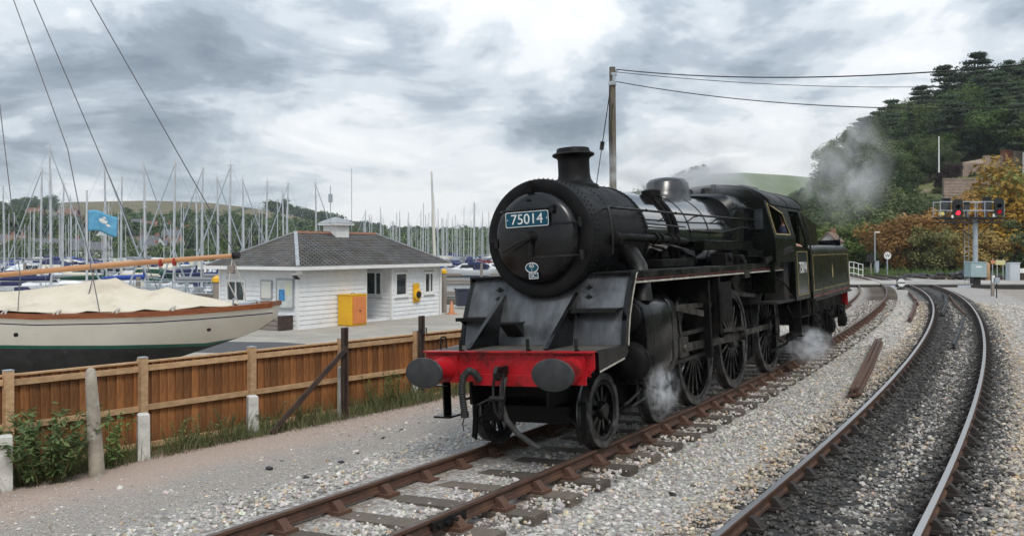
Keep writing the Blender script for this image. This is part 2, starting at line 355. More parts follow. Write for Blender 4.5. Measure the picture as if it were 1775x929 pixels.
# the wooded hill on the right and the shore it stands on
def hill_r(x, y):
    b = x / np.maximum(y, 1); ridge = np.interp(b, [.0, .18, .25, .283, .32, .36, .4456, .555, .8, 1.2], [2, 5, 8, 10, 15, 27, 37, 50, 66, 66])
    return ridge * smooth(112, 300, y) + 1.2 * vnoise(x * .05, y * .05, 3) * smooth(110, 160, y)
def ground_z(x, y, dl=None, dm=None):
    if dl is None: dl, _ = lateral(LOCO_T, x, y)
    if dm is None: dm, _ = lateral(MAIN_T, x, y)
    z = np.interp(dl, [-60, -9, -7.2, -6.3, 1.55, 2.5, 4.2, 6.2, 7.5], [-.34, -.34, -.28, -.20, -.20, -.30, -.38, -.62, -.64])
    far = (dl > 6) & ((y > quay_y(x)) | (dl > 60))
    far = far & (dl > 9.0 + 0 * x)
    z = z + np.where(far, -4.5, 0)
    return z, dl, dm

NR, NA = 300, 460
rr = np.concatenate([np.linspace(1.0, 6, 20), np.geomspace(6.05, 50, 190), np.geomspace(51, 1900, NR - 210)]); aa = np.radians(np.concatenate([np.linspace(-180, -72, 40), np.linspace(-71, 62, NA - 80), np.linspace(63, 180, 40)]))
gx = (rr[:, None] * np.sin(aa)).ravel(); gy = (rr[:, None] * np.cos(aa)).ravel()
gz, gdl, gdm = ground_z(gx, gy)
near = (rr[:, None] * np.ones(NA)).ravel() < 40
gz = gz + np.where(near, .012 * vnoise(gx * 2.3, gy * 2.1, 1) + .02 * vnoise(gx * .7, gy * .8, 2), 0)
ii = np.arange(NR * NA).reshape(NR, NA)
gf = np.stack([ii[:-1, :-1], ii[:-1, 1:], ii[1:, 1:], ii[1:, :-1]], -1).reshape(-1, 4)
def ground_mat():
    m = bpy.data.materials.new('trackside_ground'); m.use_nodes = True; t = m.node_tree; n = t.nodes; L = t.links; b = n['Principled BSDF']
    b.inputs['Roughness'].default_value = .92; b.inputs['Specular IOR Level'].default_value = .2
    tcn = n.new('ShaderNodeTexCoord')
    def nz(s, d=6, r=.65):
        q = n.new('ShaderNodeTexNoise'); q.inputs['Scale'].default_value = s; q.inputs['Detail'].default_value = d; q.inputs['Roughness'].default_value = r; L.new(tcn.outputs['Object'], q.inputs['Vector']); return q.outputs['Fac']
    def vor(s):
        q = n.new('ShaderNodeTexVoronoi'); q.inputs['Scale'].default_value = s; L.new(tcn.outputs['Object'], q.inputs['Vector']); return q
    def at(nm): q = n.new('ShaderNodeAttribute'); q.attribute_name = nm; return q.outputs['Fac']
    def ma(op, a, c):
        q = n.new('ShaderNodeMath'); q.operation = op
        for i, z in enumerate((a, c)):
            if isinstance(z, (int, float)): q.inputs[i].default_value = z
            else: L.new(z, q.inputs[i])
        return q.outputs[0]
    def rp(fac, els):
        q = n.new('ShaderNodeValToRGB'); L.new(fac, q.inputs[0]); e = q.color_ramp.elements
        while len(e) < len(els): e.new(.5)
        for k, (p, c) in enumerate(els): e[k].position = p; e[k].color = (*c, 1)
        return q.outputs[0]
    def mix(fac, a, c):
        q = n.new('ShaderNodeMix'); q.data_type = 'RGBA'; L.new(fac, q.inputs[0])
        for i, z in ((6, a), (7, c)):
            if isinstance(z, tuple): q.inputs[i].default_value = (*z, 1)
            else: L.new(z, q.inputs[i])
        return q.outputs[2]
    def mr(v, a, c):
        q = n.new('ShaderNodeMapRange'); q.interpolation_type = 'SMOOTHSTEP'; q.inputs[1].default_value = a; q.inputs[2].default_value = c; L.new(v, q.inputs[0]); return q.outputs[0]
    wob = ma('MULTIPLY', ma('SUBTRACT', nz(1.3, 4), .5), 1.1); dl = ma('ADD', at('dl'), wob)
    dm = ma('ADD', at('dm'), ma('MULTIPLY', ma('SUBTRACT', nz(2.2, 5), .5), .9))
    cell = vor(26.0)
    ball = rp(cell.outputs['Color'], [(0, (.16, .145, .13)), (.35, (.30, .28, .26)), (.7, (.43, .41, .385)), (1, (.58, .56, .53))])
    # fine grit path between fence and track: grey with a pinkish band by the fence
    fin = vor(75.0); grit = rp(fin.outputs['Color'], [(0, (.18, .162, .145)), (.4, (.30, .272, .245)), (.75, (.39, .355, .32)), (1, (.55, .515, .47))]); pink = mix(mr(nz(40, 3), .35, .7), (.37, .275, .225), (.50, .40, .335))
    path = mix(mr(ma('ADD', dl, ma('MULTIPLY', nz(.7), 1.6)), 3.9, 5.3), grit, pink)
    earth = mix(mr(nz(12), .4, .65), (.13, .10, .065), (.24, .185, .13))
    path = mix(mr(dl, 5.7, 6.3), path, earth)
    cA = mix(mr(dl, 2.0, 2.7), ball, path)
    # right of the main line: trodden brown-grey cinders
    right = mix(mr(nz(3.5), .35, .65), (.27, .235, .205), (.36, .325, .29)); cA = mix(mr(dl, -6.9, -7.8), cA, right)
    # oil and brake dust along the main line, paler down the middle
    adm = ma('ABSOLUTE', dm, 0); band = ma('MULTIPLY', ma('MAXIMUM', mr(ma('ABSOLUTE', ma('ADD', dm, .16), 0), .10, .34), .5), ma('SUBTRACT', 1.0, mr(ma('ABSOLUTE', ma('ADD', dm, .12), 0), .85, 1.28)))
    dark = mix(mr(cell.outputs['Distance'], .1, .6), (.014, .0135, .013), (.04, .037, .034))
    cA = mix(ma('MULTIPLY', band, .97), cA, dark)
    # rust-tan fringe beside the loco's rails
    ar = ma('ABSOLUTE', ma('SUBTRACT', ma('ABSOLUTE', at('dl'), 0), .76), 0); cA = mix(ma('MULTIPLY', ma('SUBTRACT', 1.0, mr(ar, .1, .42)), ma('MULTIPLY', mr(nz(6), .35, .65), .6)), cA, (.20, .13, .075))
    far = mix(mr(nz(.06), .4, .6), (.05, .085, .02), (.12, .11, .06)); cA = mix(mr(at('far'), 0, 1), cA, far)
    L.new(cA, b.inputs['Base Color'])
    bp = n.new('ShaderNodeBump'); bp.inputs['Distance'].default_value = .03; bp.inputs['Strength'].default_value = .7
    h = ma('ADD', ma('MULTIPLY', cell.outputs['Distance'], -.8), ma('MULTIPLY', nz(30), .8)); L.new(h, bp.inputs['Height']); L.new(bp.outputs[0], b.inputs['Normal'])
    return m
GM = ground_mat()
gm = np_mesh('ground', np.stack([gx, gy, gz], -1), gf, GM, smooth=True)
for nm, val in (('dl', gdl), ('dm', gdm), ('far', smooth(85, 120, gy))):
    a = gm.attributes.new(nm, 'FLOAT', 'POINT'); a.data.foreach_set('value', val.astype(np.float32))
struct(place('ground', gm))

# boatyard hardstanding, quay and harbour water
def yard_mat():
    return mat('pale_concrete_apron', (.40, .37, .32), (.33, .30, .26), 1.2, .85, bump=.15, c3=(.28, .26, .22), ns3=.35, lo3=.5, hi3=.7)
o0 = FA + fnrm * .35 - fdir * 14; o1 = FA + fnrm * .35 + fdir * 24
mb = MB(); poly = [(o0[0], o0[1], YARD), (o1[0], o1[1], YARD), (14, quay_y(14), YARD), (-75, quay_y(-75), YARD), (-75, o0[1], YARD)]
mb.prism([(p[0], p[1], YARD - 3.5) for p in poly], (0, 0, 3.5))
struct(mb.build('boatyard_apron', yard_mat(), smooth=0))
mb = MB()                                                   # a darker tarmac strip laid between yacht and hut
q = [(-10.2, 27.6), (-5.2, 26.6), (-3.2, 27.7), (-7.6, 30.4), (-11.4, 30.8)]
mb.add([(a, b, YARD + .004) for a, b in q], [tuple(range(len(q)))]); struct(mb.build('tarmac_strip', mat('dark_tarmac', (.085, .085, .088), (.065, .065, .067), 6, .9, bump=.2), smooth=0))
mb = MB()
for k in range(26):
    x0 = 13 - k * 3.2; mb.bx(x0 - 3.17, x0, -.32, .32, 0, .34)
    for vi in range(len(mb.v) - 8, len(mb.v)):
        v = mb.v[vi]; mb.v[vi] = (v[0], v[1] + quay_y(v[0]) - .33, v[2] + YARD)
tag(struct(mb.build('quay_kerb_wall', mat('quay_kerb', (.15, .135, .11), (.10, .09, .075), 3, .9, bump=.3), smooth=0)), 'low dark kerb wall along the quay edge', 'wall')
def water_mat():
    m = mat('harbour_water', (.03, .045, .045), rough=.12, spec=.6); t = m.node_tree; n = t.nodes; L = t.links
    tcn = n.new('ShaderNodeTexCoord'); mp = n.new('ShaderNodeMapping'); mp.inputs['Scale'].default_value = (.5, 1.4, 1); L.new(tcn.outputs['Object'], mp.inputs[0])
    q = n.new('ShaderNodeTexNoise'); q.inputs['Scale'].default_value = 1.6; q.inputs['Detail'].default_value = 4; L.new(mp.outputs[0], q.inputs['Vector'])
    bp = n.new('ShaderNodeBump'); bp.inputs['Strength'].default_value = .35; bp.inputs['Distance'].default_value = .08; L.new(q.outputs['Fac'], bp.inputs['Height']); L.new(bp.outputs[0], n['Principled BSDF'].inputs['Normal']); return m
mb = MB(); mb.add([(-1500, 40, WATER), (120, 40, WATER), (120, 900, WATER), (-1500, 900, WATER)], [(0, 1, 2, 3)])
struct(mb.build('harbour_water', water_mat(), smooth=0))

# ------------------------------------------------------------------ railway tracks
def sweep(T, lat, z, prof, s0, s1, ds, cant, mb, mi):
    S = np.arange(s0, s1 + ds / 2, ds); rings = []
    for s in S:
        (x, y, _), p = tr(T, s); ring = []
        for a, h in prof:
            l = lat + a; hh = z + h; l2 = l * math.cos(cant) + hh * math.sin(cant); h2 = hh * math.cos(cant) - l * math.sin(cant)
            ring.append((x - l2 * math.cos(p), y + l2 * math.sin(p), h2))
        rings.append(ring)
    mb.loft(rings, mi, closed=True)
def bullhead():
    return [(-.010, -.035), (-.035, -.03), (-.036, -.004), (-.030, 0), (.030, 0), (.036, -.004), (.035, -.03), (.010, -.035), (.010, -.105), (.035, -.11), (.036, -.14), (-.036, -.14), (-.035, -.11), (-.010, -.105)]
mb = MB(); mb.bx(-.13, .13, -1.29, 1.29, -.145, 0); SLEEP = {}
for nm, mt in (('sleeper', M['sleeper']), ('sleeper_dark', M['sleeper_dark'])): SLEEP[nm] = mb.mesh(nm, mt, 0)
def chair_mesh(mt):
    mb = MB(); mb.bx(-.10, .10, -.19, .19, 0, .035)
    mb.prism([(-.055, .04, .03), (-.055, .16, .03), (-.055, .075, .125), (-.055, .04, .125)], (.11, 0, 0)); mb.prism([(-.055, -.04, .03), (-.055, -.16, .03), (-.055, -.075, .125), (-.055, -.04, .125)], (.11, 0, 0))
    mb.bx(-.07, .07, .037, .075, .06, .13); mb.dome((0, .15, .035), .028, 6); mb.dome((0, -.15, .035), .028, 6); return mb.mesh('chair', mt, 40)
CHAIR = {'a': chair_mesh(M['railrust']), 'b': chair_mesh(mat('oily_chair', (.035, .026, .021), (.02, .017, .015), 6, .7, bump=.3))}
def track(T, label, s0, s1, cant, smesh, cmesh, top, far_s):
    root = thing('railway_track', label, 'railway track', tr(T, 0)[0])
    off = Vector(root.location)
    for sd in (-1, 1):
        mb = MB(); sweep(T, sd * .7535, 0, bullhead(), s0, s1, .75, cant, mb, 0)
        for i, f in enumerate(mb.f):
            if len(f) == 4 and i % 14 == 3: mb.m[i] = 1
        mb.v = [tuple(Vector(v) - off) for v in mb.v]; mb.build('rail', [M['railrust'], top], root, smooth=0)
    k = 0; s = s0 + .3
    while s < far_s:
        (x, y, _), p = tr(T, s + random.uniform(-.03, .03)); e = Euler((cant * -1 * 1, 0, math.pi / 2 - p + random.uniform(-.012, .012)), 'XYZ')
        sl = place('sleeper', smesh, root, Vector((x, y, -.175 if cant else -.188)) - off, e)
        if s < 40:
            for sd in (-1, 1): place('chair', cmesh, sl, (0, sd * .7535, .0 if cant else .012))
        s += .75; k += 1
    return root
t1 = track(LOCO_T, 'rusty siding track under the black steam locomotive', -6, 108, CANT, SLEEP['sleeper'], CHAIR['a'], M['raildull'], 66)
t2 = track(MAIN_T, 'oil-stained main line track with polished rails curving at right', -6, 108, 0.0, SLEEP['sleeper_dark'], CHAIR['b'], M['railtop'], 66)
# rail joint on the siding
mb = MB(); (x, y, _), p = tr(LOCO_T, .95, -.7535 + .0, .0); q = tr(LOCO_T, .95, -.80)[0]
mb.bx(-.26, .26, -.02, .02, -.115, -.03)
for k in (-.19, -.065, .065, .19): mb.cyl((k, -.02, -.072), (k, -.055, -.072), .022, n=6)
fp = mb.build('fishplate', M['dsteel'], None, 30); fp.parent = t1; fp.location = Vector((q[0], q[1], .045)) - Vector(t1.location); fp.rotation_euler = (-CANT, 0, math.pi / 2 - p)

# ------------------------------------------------------------------ ballast: loose stones as real geometry
ICO = None
bm = bmesh.new(); bmesh.ops.create_icosphere(bm, subdivisions=1, radius=1); ICO = (np.array([v.co[:] for v in bm.verts]), np.array([[v.index for v in f.verts] for f in bm.faces])); bm.free()
OCT = (np.array([(1,0,0),(-1,0,0),(0,1,0),(0,-1,0),(0,0,1),(0,0,-1)], float), np.array([(0,2,4),(2,1,4),(1,3,4),(3,0,4),(2,0,5),(1,2,5),(3,1,5),(0,3,5)]))
def rand_rot(n):
    q = rng.normal(size=(n, 4)); q /= np.linalg.norm(q, axis=1)[:, None]; a, b, c, d = q.T
    return np.stack([1-2*(c*c+d*d), 2*(b*c-a*d), 2*(b*d+a*c), 2*(b*c+a*d), 1-2*(b*b+d*d), 2*(c*d-a*b), 2*(b*d-a*c), 2*(c*d+a*b), 1-2*(b*b+c*c)], -1).reshape(n, 3, 3)
def stones(pos, size, colr, base):
    V, F = base; n = len(pos); k = len(V)
    sh = V[None] * (1 + rng.uniform(-.28, .28, (n, k, 1))); sh = sh * (rng.uniform(.62, 1.15, (n, 1, 3)) * size[:, None, None]); sh = np.einsum('nij,nkj->nki', rand_rot(n), sh)
    sh[:, :, 2] *= .78
    v = (sh + pos[:, None]).reshape(-1, 3); f = (F[None] + (np.arange(n) * k)[:, None, None]).reshape(-1, 3); return v, f, np.repeat(colr, k, 0)
def stone_colour(dl, dm, n):
    g = rng.beta(2.2, 2.0, n)[:, None] * .56 + .17; c = g * np.array([[1.02, .955, .87]]) * (1 + rng.normal(0, .035, (n, 3)))
    tan = rng.random(n) < .10; c[tan] *= np.array([1.0, .84, .64])
    ar = np.abs(np.abs(dl) - .76); k = np.clip(1 - ar / .45, 0, 1) * rng.uniform(.2, 1, n) * .75; c = c * (1 - k[:, None]) + np.array([.20, .125, .07]) * k[:, None]
    d = dm + rng.normal(0, .10, n); a = np.abs(d); band = np.maximum(smooth(.10, .34, np.abs(d + .16)), np.where(rng.random(n) < .42, .9, .12)) * (1 - smooth(.85, 1.28, np.abs(d + .10) + rng.normal(0, .12, n))); k = np.clip(band * .97 + rng.normal(0, .03, n), 0, .985)
    c = c * (1 - k[:, None]) + (np.array([.046, .043, .040]) * rng.uniform(.35, 2.0, n)[:, None]) * k[:, None]
    fr = np.clip(1 - np.abs(np.abs(d + .12) - 1.35) / .35, 0, 1) * .7; c = c * (1 - fr[:, None]) + c * np.array([.98, .80, .58]) * fr[:, None]
    return np.clip(c, .008, .75)
def scatter(n, d0, d1, s0, s1, size, base, keep=None, zoff=.0, name='ballast_stones'):
    s = rng.uniform(s0, s1, n); l = rng.uniform(d0, d1, n)
    x = np.interp(s, LOCO_T[0], LOCO_T[1]); y = np.interp(s, LOCO_T[0], LOCO_T[2]); p = np.interp(s, LOCO_T[0], LOCO_T[3])
    x = x - l * np.cos(p); y = y + l * np.sin(p)
    vis = (y > 6.6) & (np.abs(x / y) < .62) & ~((np.abs(l) < 1.3) & (np.abs((s + 5.7 + .375) % .75 - .375) < .125) & (rng.random(n) < .82)); x, y = x[vis], y[vis]
    z, dl, dm = ground_z(x, y); n = len(x); ok = np.ones(n, bool)
    for dd in (dl, dm): ok &= np.abs(np.abs(dd) - .7535) > .075
    if keep is not None: ok &= keep(dl, dm, n)
    x, y, z, dl, dm = x[ok], y[ok], z[ok], dl[ok], dm[ok]; n = len(x)
    sz = rng.gamma(9, size / 9, n) * .62
    on = (np.abs(dl) < 1.3)
    z = z + rng.uniform(-.008, .016, n) + zoff
    z = np.where(on, z - np.sin(CANT) * dl, z); z = np.where(np.abs(dm) < 1.4, z + .014, z)
    return stones(np.stack([x, y, z], -1), sz, stone_colour(dl, dm, n), base)
bal = lambda dl, dm, n: (dl < 1.7 + np.abs(rng.normal(0, .42, n))) & (dl > -6.6 - np.abs(rng.normal(0, .5, n)))
def not_sleeper(dl, dm, n): return bal(dl, dm, n)  
parts = [scatter(46000, -8.6, 3.2, -2.6, 9, .037, ICO, not_sleeper), scatter(36000, -8.6, 3.0, 9, 20, .042, OCT, not_sleeper), scatter(30000, -8.6, 2.8, 20, 44, .06, OCT, not_sleeper),
         scatter(15000, 1.9, 5.9, -2.6, 12, .0145, OCT, None), scatter(420, 1.8, 4.0, -2.6, 12, .04, ICO, None)]
vv = []; ff = []; cc = []; o = 0
for v, f, c in parts: vv.append(v); ff.append(f + o); cc.append(c); o += len(v)
bs = place('ballast_stones', np_mesh('ballast_stones', np.concatenate(vv), np.concatenate(ff), M['stone'], np.concatenate(cc)))
tag(bs, 'loose pale limestone ballast around and between the two tracks', 'ballast', kind='stuff')
# a few lumps of coal dropped on the path
for k, (px, py, r) in enumerate(((466, 817, .05), (590, 811, .045), (664, 763, .035), (530, 842, .035), (696, 748, .035), (620, 792, .03), (1165, 882, .045))):
    y = 1600 * 2.85 / (py - 430); mb = MB(); V, F = ICO; s = V * (1 + rng.uniform(-.25, .25, (len(V), 1))) * np.array([r * 1.3, r, r * .55]); mb.add(s, F.tolist())
    x = X(px, y); z = float(ground_z(np.array([x]), np.array([y]))[0][0])
    tag(mb.build('coal_lump', M['coal'], None, 0, (x, y, z + r * .3), random.uniform(0, 3)), 'lump of coal dropped on the stony ground beside the siding', 'coal lump', 'coal lumps on the ground')
# ------------------------------------------------------------------ steam locomotive. local axes: x rearwards from the buffer faces, y to its right-hand cab side (left in the picture), z up from rail
LOCO_ROT = (-CANT, 0, R(90 - 29.75))
loco = thing('steam_locomotive', 'black 4-6-0 steam locomotive with red buffer beam on the siding track', 'locomotive', (-.27, 10.55, 0), LOCO_ROT)
BC = 2.63                                    # boiler centre height
def text_mesh(body, size, ext, mt, name, sx=1.0):
    cu = bpy.data.curves.new(name, 'FONT'); cu.body = body; cu.size = size; cu.extrude = ext; cu.align_x = 'CENTER'; cu.align_y = 'CENTER'
    o = bpy.data.objects.new(name, cu); col.objects.link(o); dg = bpy.context.evaluated_depsgraph_get(); dg.update()
    m = bpy.data.meshes.new_from_object(o.evaluated_get(dg)); bpy.data.objects.remove(o); m.materials.clear(); m.materials.append(mt); m.name = name
    if sx != 1.0:
        for v in m.vertices: v.co.x *= sx
    return m
def ring_pts(c, r, n): return [(c[0], c[1] + r * math.cos(2*math.pi*k/n), c[2] + r * math.sin(2*math.pi*k/n)) for k in range(n)]

# frames, buffer beam, buffers
mb = MB()
for s in (-1, 1): mb.bx(.52, 11.0, s*.53-.016, s*.53+.016, .62, 1.22)
for u in (1.0, 2.6, 4.2, 6.1, 8.3, 10.4): mb.bx(u, u+.04, -.514, .514, .66, 1.15)
mb.bx(3.3, 8.8, -.5, .5, 1.0, 1.9); mb.bx(1.7, 3.3, -.62, .62, 1.1, 2.1)
mb.build('frame', M['grime'], loco)
mb = MB(); mb.prism([(.5, -1.16, 1.26), (.5, 1.16, 1.26), (.5, 1.16, 1.07), (.5, .98, .90), (.5, -.98, .90), (.5, -1.16, 1.07)], (.03, 0, 0))
mb.bx(.44, .56, -1.165, 1.165, 1.255, 1.275); mb.bx(.47, .5, -.46, .46, .86, 1.0)
bbm = mb.build('buffer_beam', M['red'], loco, bevel=.004)
mb = MB()
for zc in (1.225, 1.13):
    for k in range(-10, 11): mb.dome((.5, k*.11 + .02*(zc < 1.2), zc), .013, 6, nrm=(-1, 0, 0))
for k in range(-8, 9): mb.dome((.5, k*.11, .945), .013, 6, nrm=(-1, 0, 0))
for s in (-1, 1):
    for zc in (.99, 1.06, 1.17):
        for q in (.40, .47, .6, .7, 1.02, 1.1): mb.dome((.5, s*q, zc), .013, 6, nrm=(-1, 0, 0))
struct(mb.build('rivets', M['red'], bbm), 'stuff')
for s in (-1, 1):
    b = MB(); b.bx(.47, .5, s*.865-.19, s*.865+.19, .89, 1.22); b.lathe([(.47, .165), (.42, .15), (.22, .125), (.20, .135), (.17, .135), (.165, .10), (.10, .06)], (0, s*.865, 1.055), 'x', 20)
    bo = b.build('buffer', M['red'], loco)
    b = MB(); b.lathe([(.10, .09), (.055, .19), (.035, .198), (.018, .19), (0, .12), (-.004, 0)], (0, s*.865, 1.055), 'x', 32, sx=1.36, sy=.93)
    b.build('buffer_head', mat('buffer_face', (.020, .022, .024), (.036, .036, .036), 7, .55, bump=.2), bo)
# coupling: hook, links and screw
mb = MB(); mb.bx(.34, .5, -.03, .03, .98, 1.1); mb.tube([(.36, 0, 1.06), (.28, 0, 1.09), (.24, 0, 1.04), (.26, 0, .98), (.32, 0, .97)], .03, 8)
for s in (-1, 1): mb.tube([(.33, s*.06, 1.02), (.30, s*.065, .9), (.27, s*.06, .74)], .017, 8); mb.tube([(.27, s*.06, .74), (.30, s*.05, .58), (.32, 0, .5)], .016, 8)
mb.cyl((.27, -.1, .74), (.27, .1, .74), .03); mb.cyl((.32, 0, .73), (.32, 0, .52), .022); mb.cyl((.27, .1, .74), (.24, .26, .66), .012)
mb.build('screw_coupling', M['dsteel'], loco)
# vacuum hose (ribbed) and steam heating hose
mb = MB(); pth = []; rad = []
ctrl = [(.44, .34, .93), (.37, .36, 1.02), (.30, .40, 1.06), (.25, .45, .99), (.25, .48, .86), (.27, .485, .7), (.29, .48, .56)]
for i in range(60):
    t = i / 59 * (len(ctrl) - 1); k = min(int(t), len(ctrl) - 2); fr = t - k; pth.append(Vector(ctrl[k]).lerp(Vector(ctrl[k+1]), fr)); rad.append(.038 + .007 * (i % 2))
mb.tube(pth, rad, 12); mb.cyl((.29, .48, .57), (.29, .48, .5), .05); mb.tube([(.29, .48, .52), (.30, .52, .42), (.29, .5, .34)], .008, 5)
mb.build('vacuum_hose', M['rubber'], loco)
mb = MB(); mb.tube([(.5, .0, .95), (.40, -.02, .93), (.34, -.03, .84), (.33, -.02, .66), (.36, -.06, .48), (.42, -.16, .32), (.5, -.34, .17), (.52, -.4, .14)], [.03, .035, .035, .033, .033, .033, .035, .04], 10)
mb.build('heating_hose', mat('grey_hose', (.06, .058, .056), (.035, .034, .033), 9, .6), loco)
# lamp irons and step irons on the beam
for v in (-.95, -.32, .62): MB().bx(.47, .485, v-.02, v+.02, 1.24, 1.42).bx(.47, .53, v-.02, v+.02, 1.276, 1.29).build('lamp_iron', M['dsteel'], loco)
mb = MB(); mb.tube([(.75, 1.1, 1.27), (.75, 1.1, 1.40), (.78, 1.1, 1.42), (.85, 1.1, 1.42), (.88, 1.1, 1.40), (.88, 1.1, 1.27)], .012, 6); mb.build('grab_iron', M['dsteel'], loco)
mb = MB(); mb.prism([(.78, 1.10, 1.2), (.94, 1.10, 1.2), (.94, 1.10, .42), (.78, 1.10, .42)], (0, .022, 0)); mb.bx(.70, .98, .98, 1.22, .40, .425); mb.bx(.72, .80, 1.0, 1.2, .80, .815); mb.beam((.86, 1.1, .9), (.86, .56, 1.1), .04, .02)
mb.build('front_step', M['black'], loco)
# front platform, sheets and brackets
mb = MB(); mb.bx(.565, 1.38, -1.125, 1.125, 1.245, 1.268); mb.build('front_platform', M['plat'], loco)
mb = MB(); pr = [(1.36, 1.27), (1.39, 1.42), (1.45, 1.62), (1.56, 1.85), (1.66, 2.02), (1.73, 2.14), (1.77, 2.15)]
mb.loft([[(a, -1.13, z), (a, 1.13, z), (a + .012, 1.13, z - .004), (a + .012, -1.13, z - .004)] for a, z in pr]); mb.build('front_sheet', M['panel'], loco)
for v in (-.48, .60):
    mb = MB(); mb.prism([(1.57, v, 1.90), (1.37, v, 1.27), (.64, v, 1.27), (.66, v, 1.31)], (0, .02, 0)); mb.beam((1.57, v+.01, 1.91), (.64, v+.01, 1.285), .055, .016); mb.build('bracket', M['black'], loco)
for v0, v1, z in ((-1.12, -.52, 1.70), (.66, 1.16, 1.62)):
    a = np.interp(z, [q[1] for q in pr], [q[0] for q in pr]); MB().bx(a-.24, a, v0, v1, z, z+.018).bx(a-.24, a-.225, v0, v1, z-.03, z).prism([(a-.2, v1-.02, z), (a, v1-.02, z), (a, v1-.02, z-.12)], (0, .012, 0)).build('step_tread', M['black'], loco)
MB().bx(1.10, 1.33, .18, .46, 1.55, 1.57).prism([(1.12, .2, 1.55), (1.33, .2, 1.55), (1.33, .2, 1.38)], (0, .24, 0)).build('lamp_bracket', M['black'], loco)
for v, z in ((.70, 1.98), (.68, 1.86), (.64, 1.72), (-.62, 1.98), (-.64, 1.86)):
    mb = MB(); a = np.interp(z, [q[1] for q in pr], [q[0] for q in pr]); mb.bx(a-.03, a, v-.012, v+.012, z-.03, z+.03); mb.bx(a-.025, a, v-.045, v+.045, z-.008, z+.008); mb.build('sheet_clip', M['black'], loco)
# side edge angles of the front, with lining
for s in (-1, 1):
    y0, y1 = sorted((s*1.13, s*1.19)); mb = MB()
    mb.loft([[(a-.015, y0, z), (a-.015, y1, z), (a+.10, y1, z-.02), (a+.10, y0, z-.02)] for a, z in pr])
    mb.prism([(.56, y0, 1.255), (1.42, y0, 1.275), (1.42, y0, 1.18), (1.30, y0, 1.10), (.56, y0, 1.02)], (0, y1-y0, 0)); e = mb.build('edge_angle', M['black'], loco)
    mb = MB(); yy = s*1.193
    mb.loft([[(a+.07, yy-.002, z-.01), (a+.07, yy+.002, z-.01), (a+.095, yy+.002, z-.015), (a+.095, yy-.002, z-.015)] for a, z in pr]); mb.beam((1.30, yy, 1.115), (.57, yy, 1.035), .004, .02); mb.build('lining', M['cream_line'], e)
# smokebox, door
mb = MB(); mb.lathe([(1.50, .60), (1.48, .64), (1.48, .735), (1.495, .762), (1.54, .768), (1.72, .768), (1.725, .76), (3.30, .76), (3.30, .772), (3.36, .772), (3.37, .72)], (0, 0, BC), 'x', 64)
mb.prism([(1.75, -.5, BC-.45), (1.75, .5, BC-.45), (1.75, .62, 1.3), (1.75, -.62, 1.3)], (1.4, 0, 0))
sbx = mb.build('smokebox', M['matt'], loco)
mb = MB()
for uu in (1.56, 1.69, 2.2, 3.25, 3.33):
    for k in range(72):
        a = 2*math.pi*k/72; r = .768 if uu < 1.72 or uu > 3.3 else .76; mb.dome((uu, r*math.cos(a), BC + r*math.sin(a)), .014, 5, nrm=(0, math.cos(a), math.sin(a)))
struct(mb.build('rivets', M['matt'], sbx), 'stuff')
DC = (0, 0.02, BC + .01)
mb = MB(); prof = [(1.60, .60), (1.575, .598), (1.555, .58)]
for k in range(1, 9): rr_ = .58 * math.cos(k/8*math.pi/2); prof.append((1.555 - .12 * math.sin(k/8*math.pi/2), max(rr_, .0)))
mb.lathe(prof, DC, 'x', 56); door = mb.build('smokebox_door', M['door'], loco, smooth=50, loc=(-.12, 0, 0))
def door_u(y, z): r = min(math.hypot(y - DC[1], z - DC[2]) / .58, 1); return 1.555 - .12 * math.sqrt(1 - r*r)
for z in (BC + .17, BC - .24):
    mb = MB(); pts = [(v, door_u(v, z) - .008) for v in np.linspace(-.60, -.02 if z < BC else -.2, 9)]
    mb.loft([[(u, v, z-.012), (u-.012, v, z-.012), (u-.012, v, z+.012), (u, v, z+.012)] for v, u in pts]); mb.cyl((1.53, -.635, z-.06), (1.53, -.635, z+.06), .03); mb.build('hinge_strap', M['dsteel'] if z < BC else M['black'], door)
mb = MB(); z = BC + .37; mb.tube([(1.46, -.32, z), (1.44, -.30, z), (1.43, .42, z-.01), (1.47, .46, z-.01)], .016, 8)
for v in (-.3, .4): mb.cyl((1.44, v, z), (door_u(v, z), v, z), .018)
mb.bx(1.40, 1.53, -.33, -.27, z-.05, z+.03); mb.build('door_handrail', M['black'], door)
mb = MB(); mb.lathe([(1.45, .09), (1.42, .085), (1.36, .05), (1.33, .045), (1.325, 0)], DC, 'x', 20); mb.tube([(1.35, .0, BC), (1.34, .18, BC-.06), (1.34, .40, BC-.16)], .014, 8); mb.tube([(1.38, 0, BC), (1.38, .02, BC-.12), (1.39, .03, BC-.24)], .016, 8); mb.build('door_dart_handle', M['dsteel'], door)
mb = MB(); mb.bx(1.52, 1.545, .03, .09, BC+.48, BC+.74); mb.bx(1.47, 1.53, .03, .09, BC+.48, BC+.50); mb.bx(1.50, 1.60, .02, .1, BC+.60, BC+.63); mb.build('top_lamp_iron', M['grime'], loco, loc=(-.12, 0, 0))
MB().bx(1.52, 1.60, .55, .7, BC-.02, BC+.02).bx(1.50, 1.56, .56, .62, BC-.1, BC+.02).build('door_catch', M['black'], loco, loc=(-.12, 0, 0))
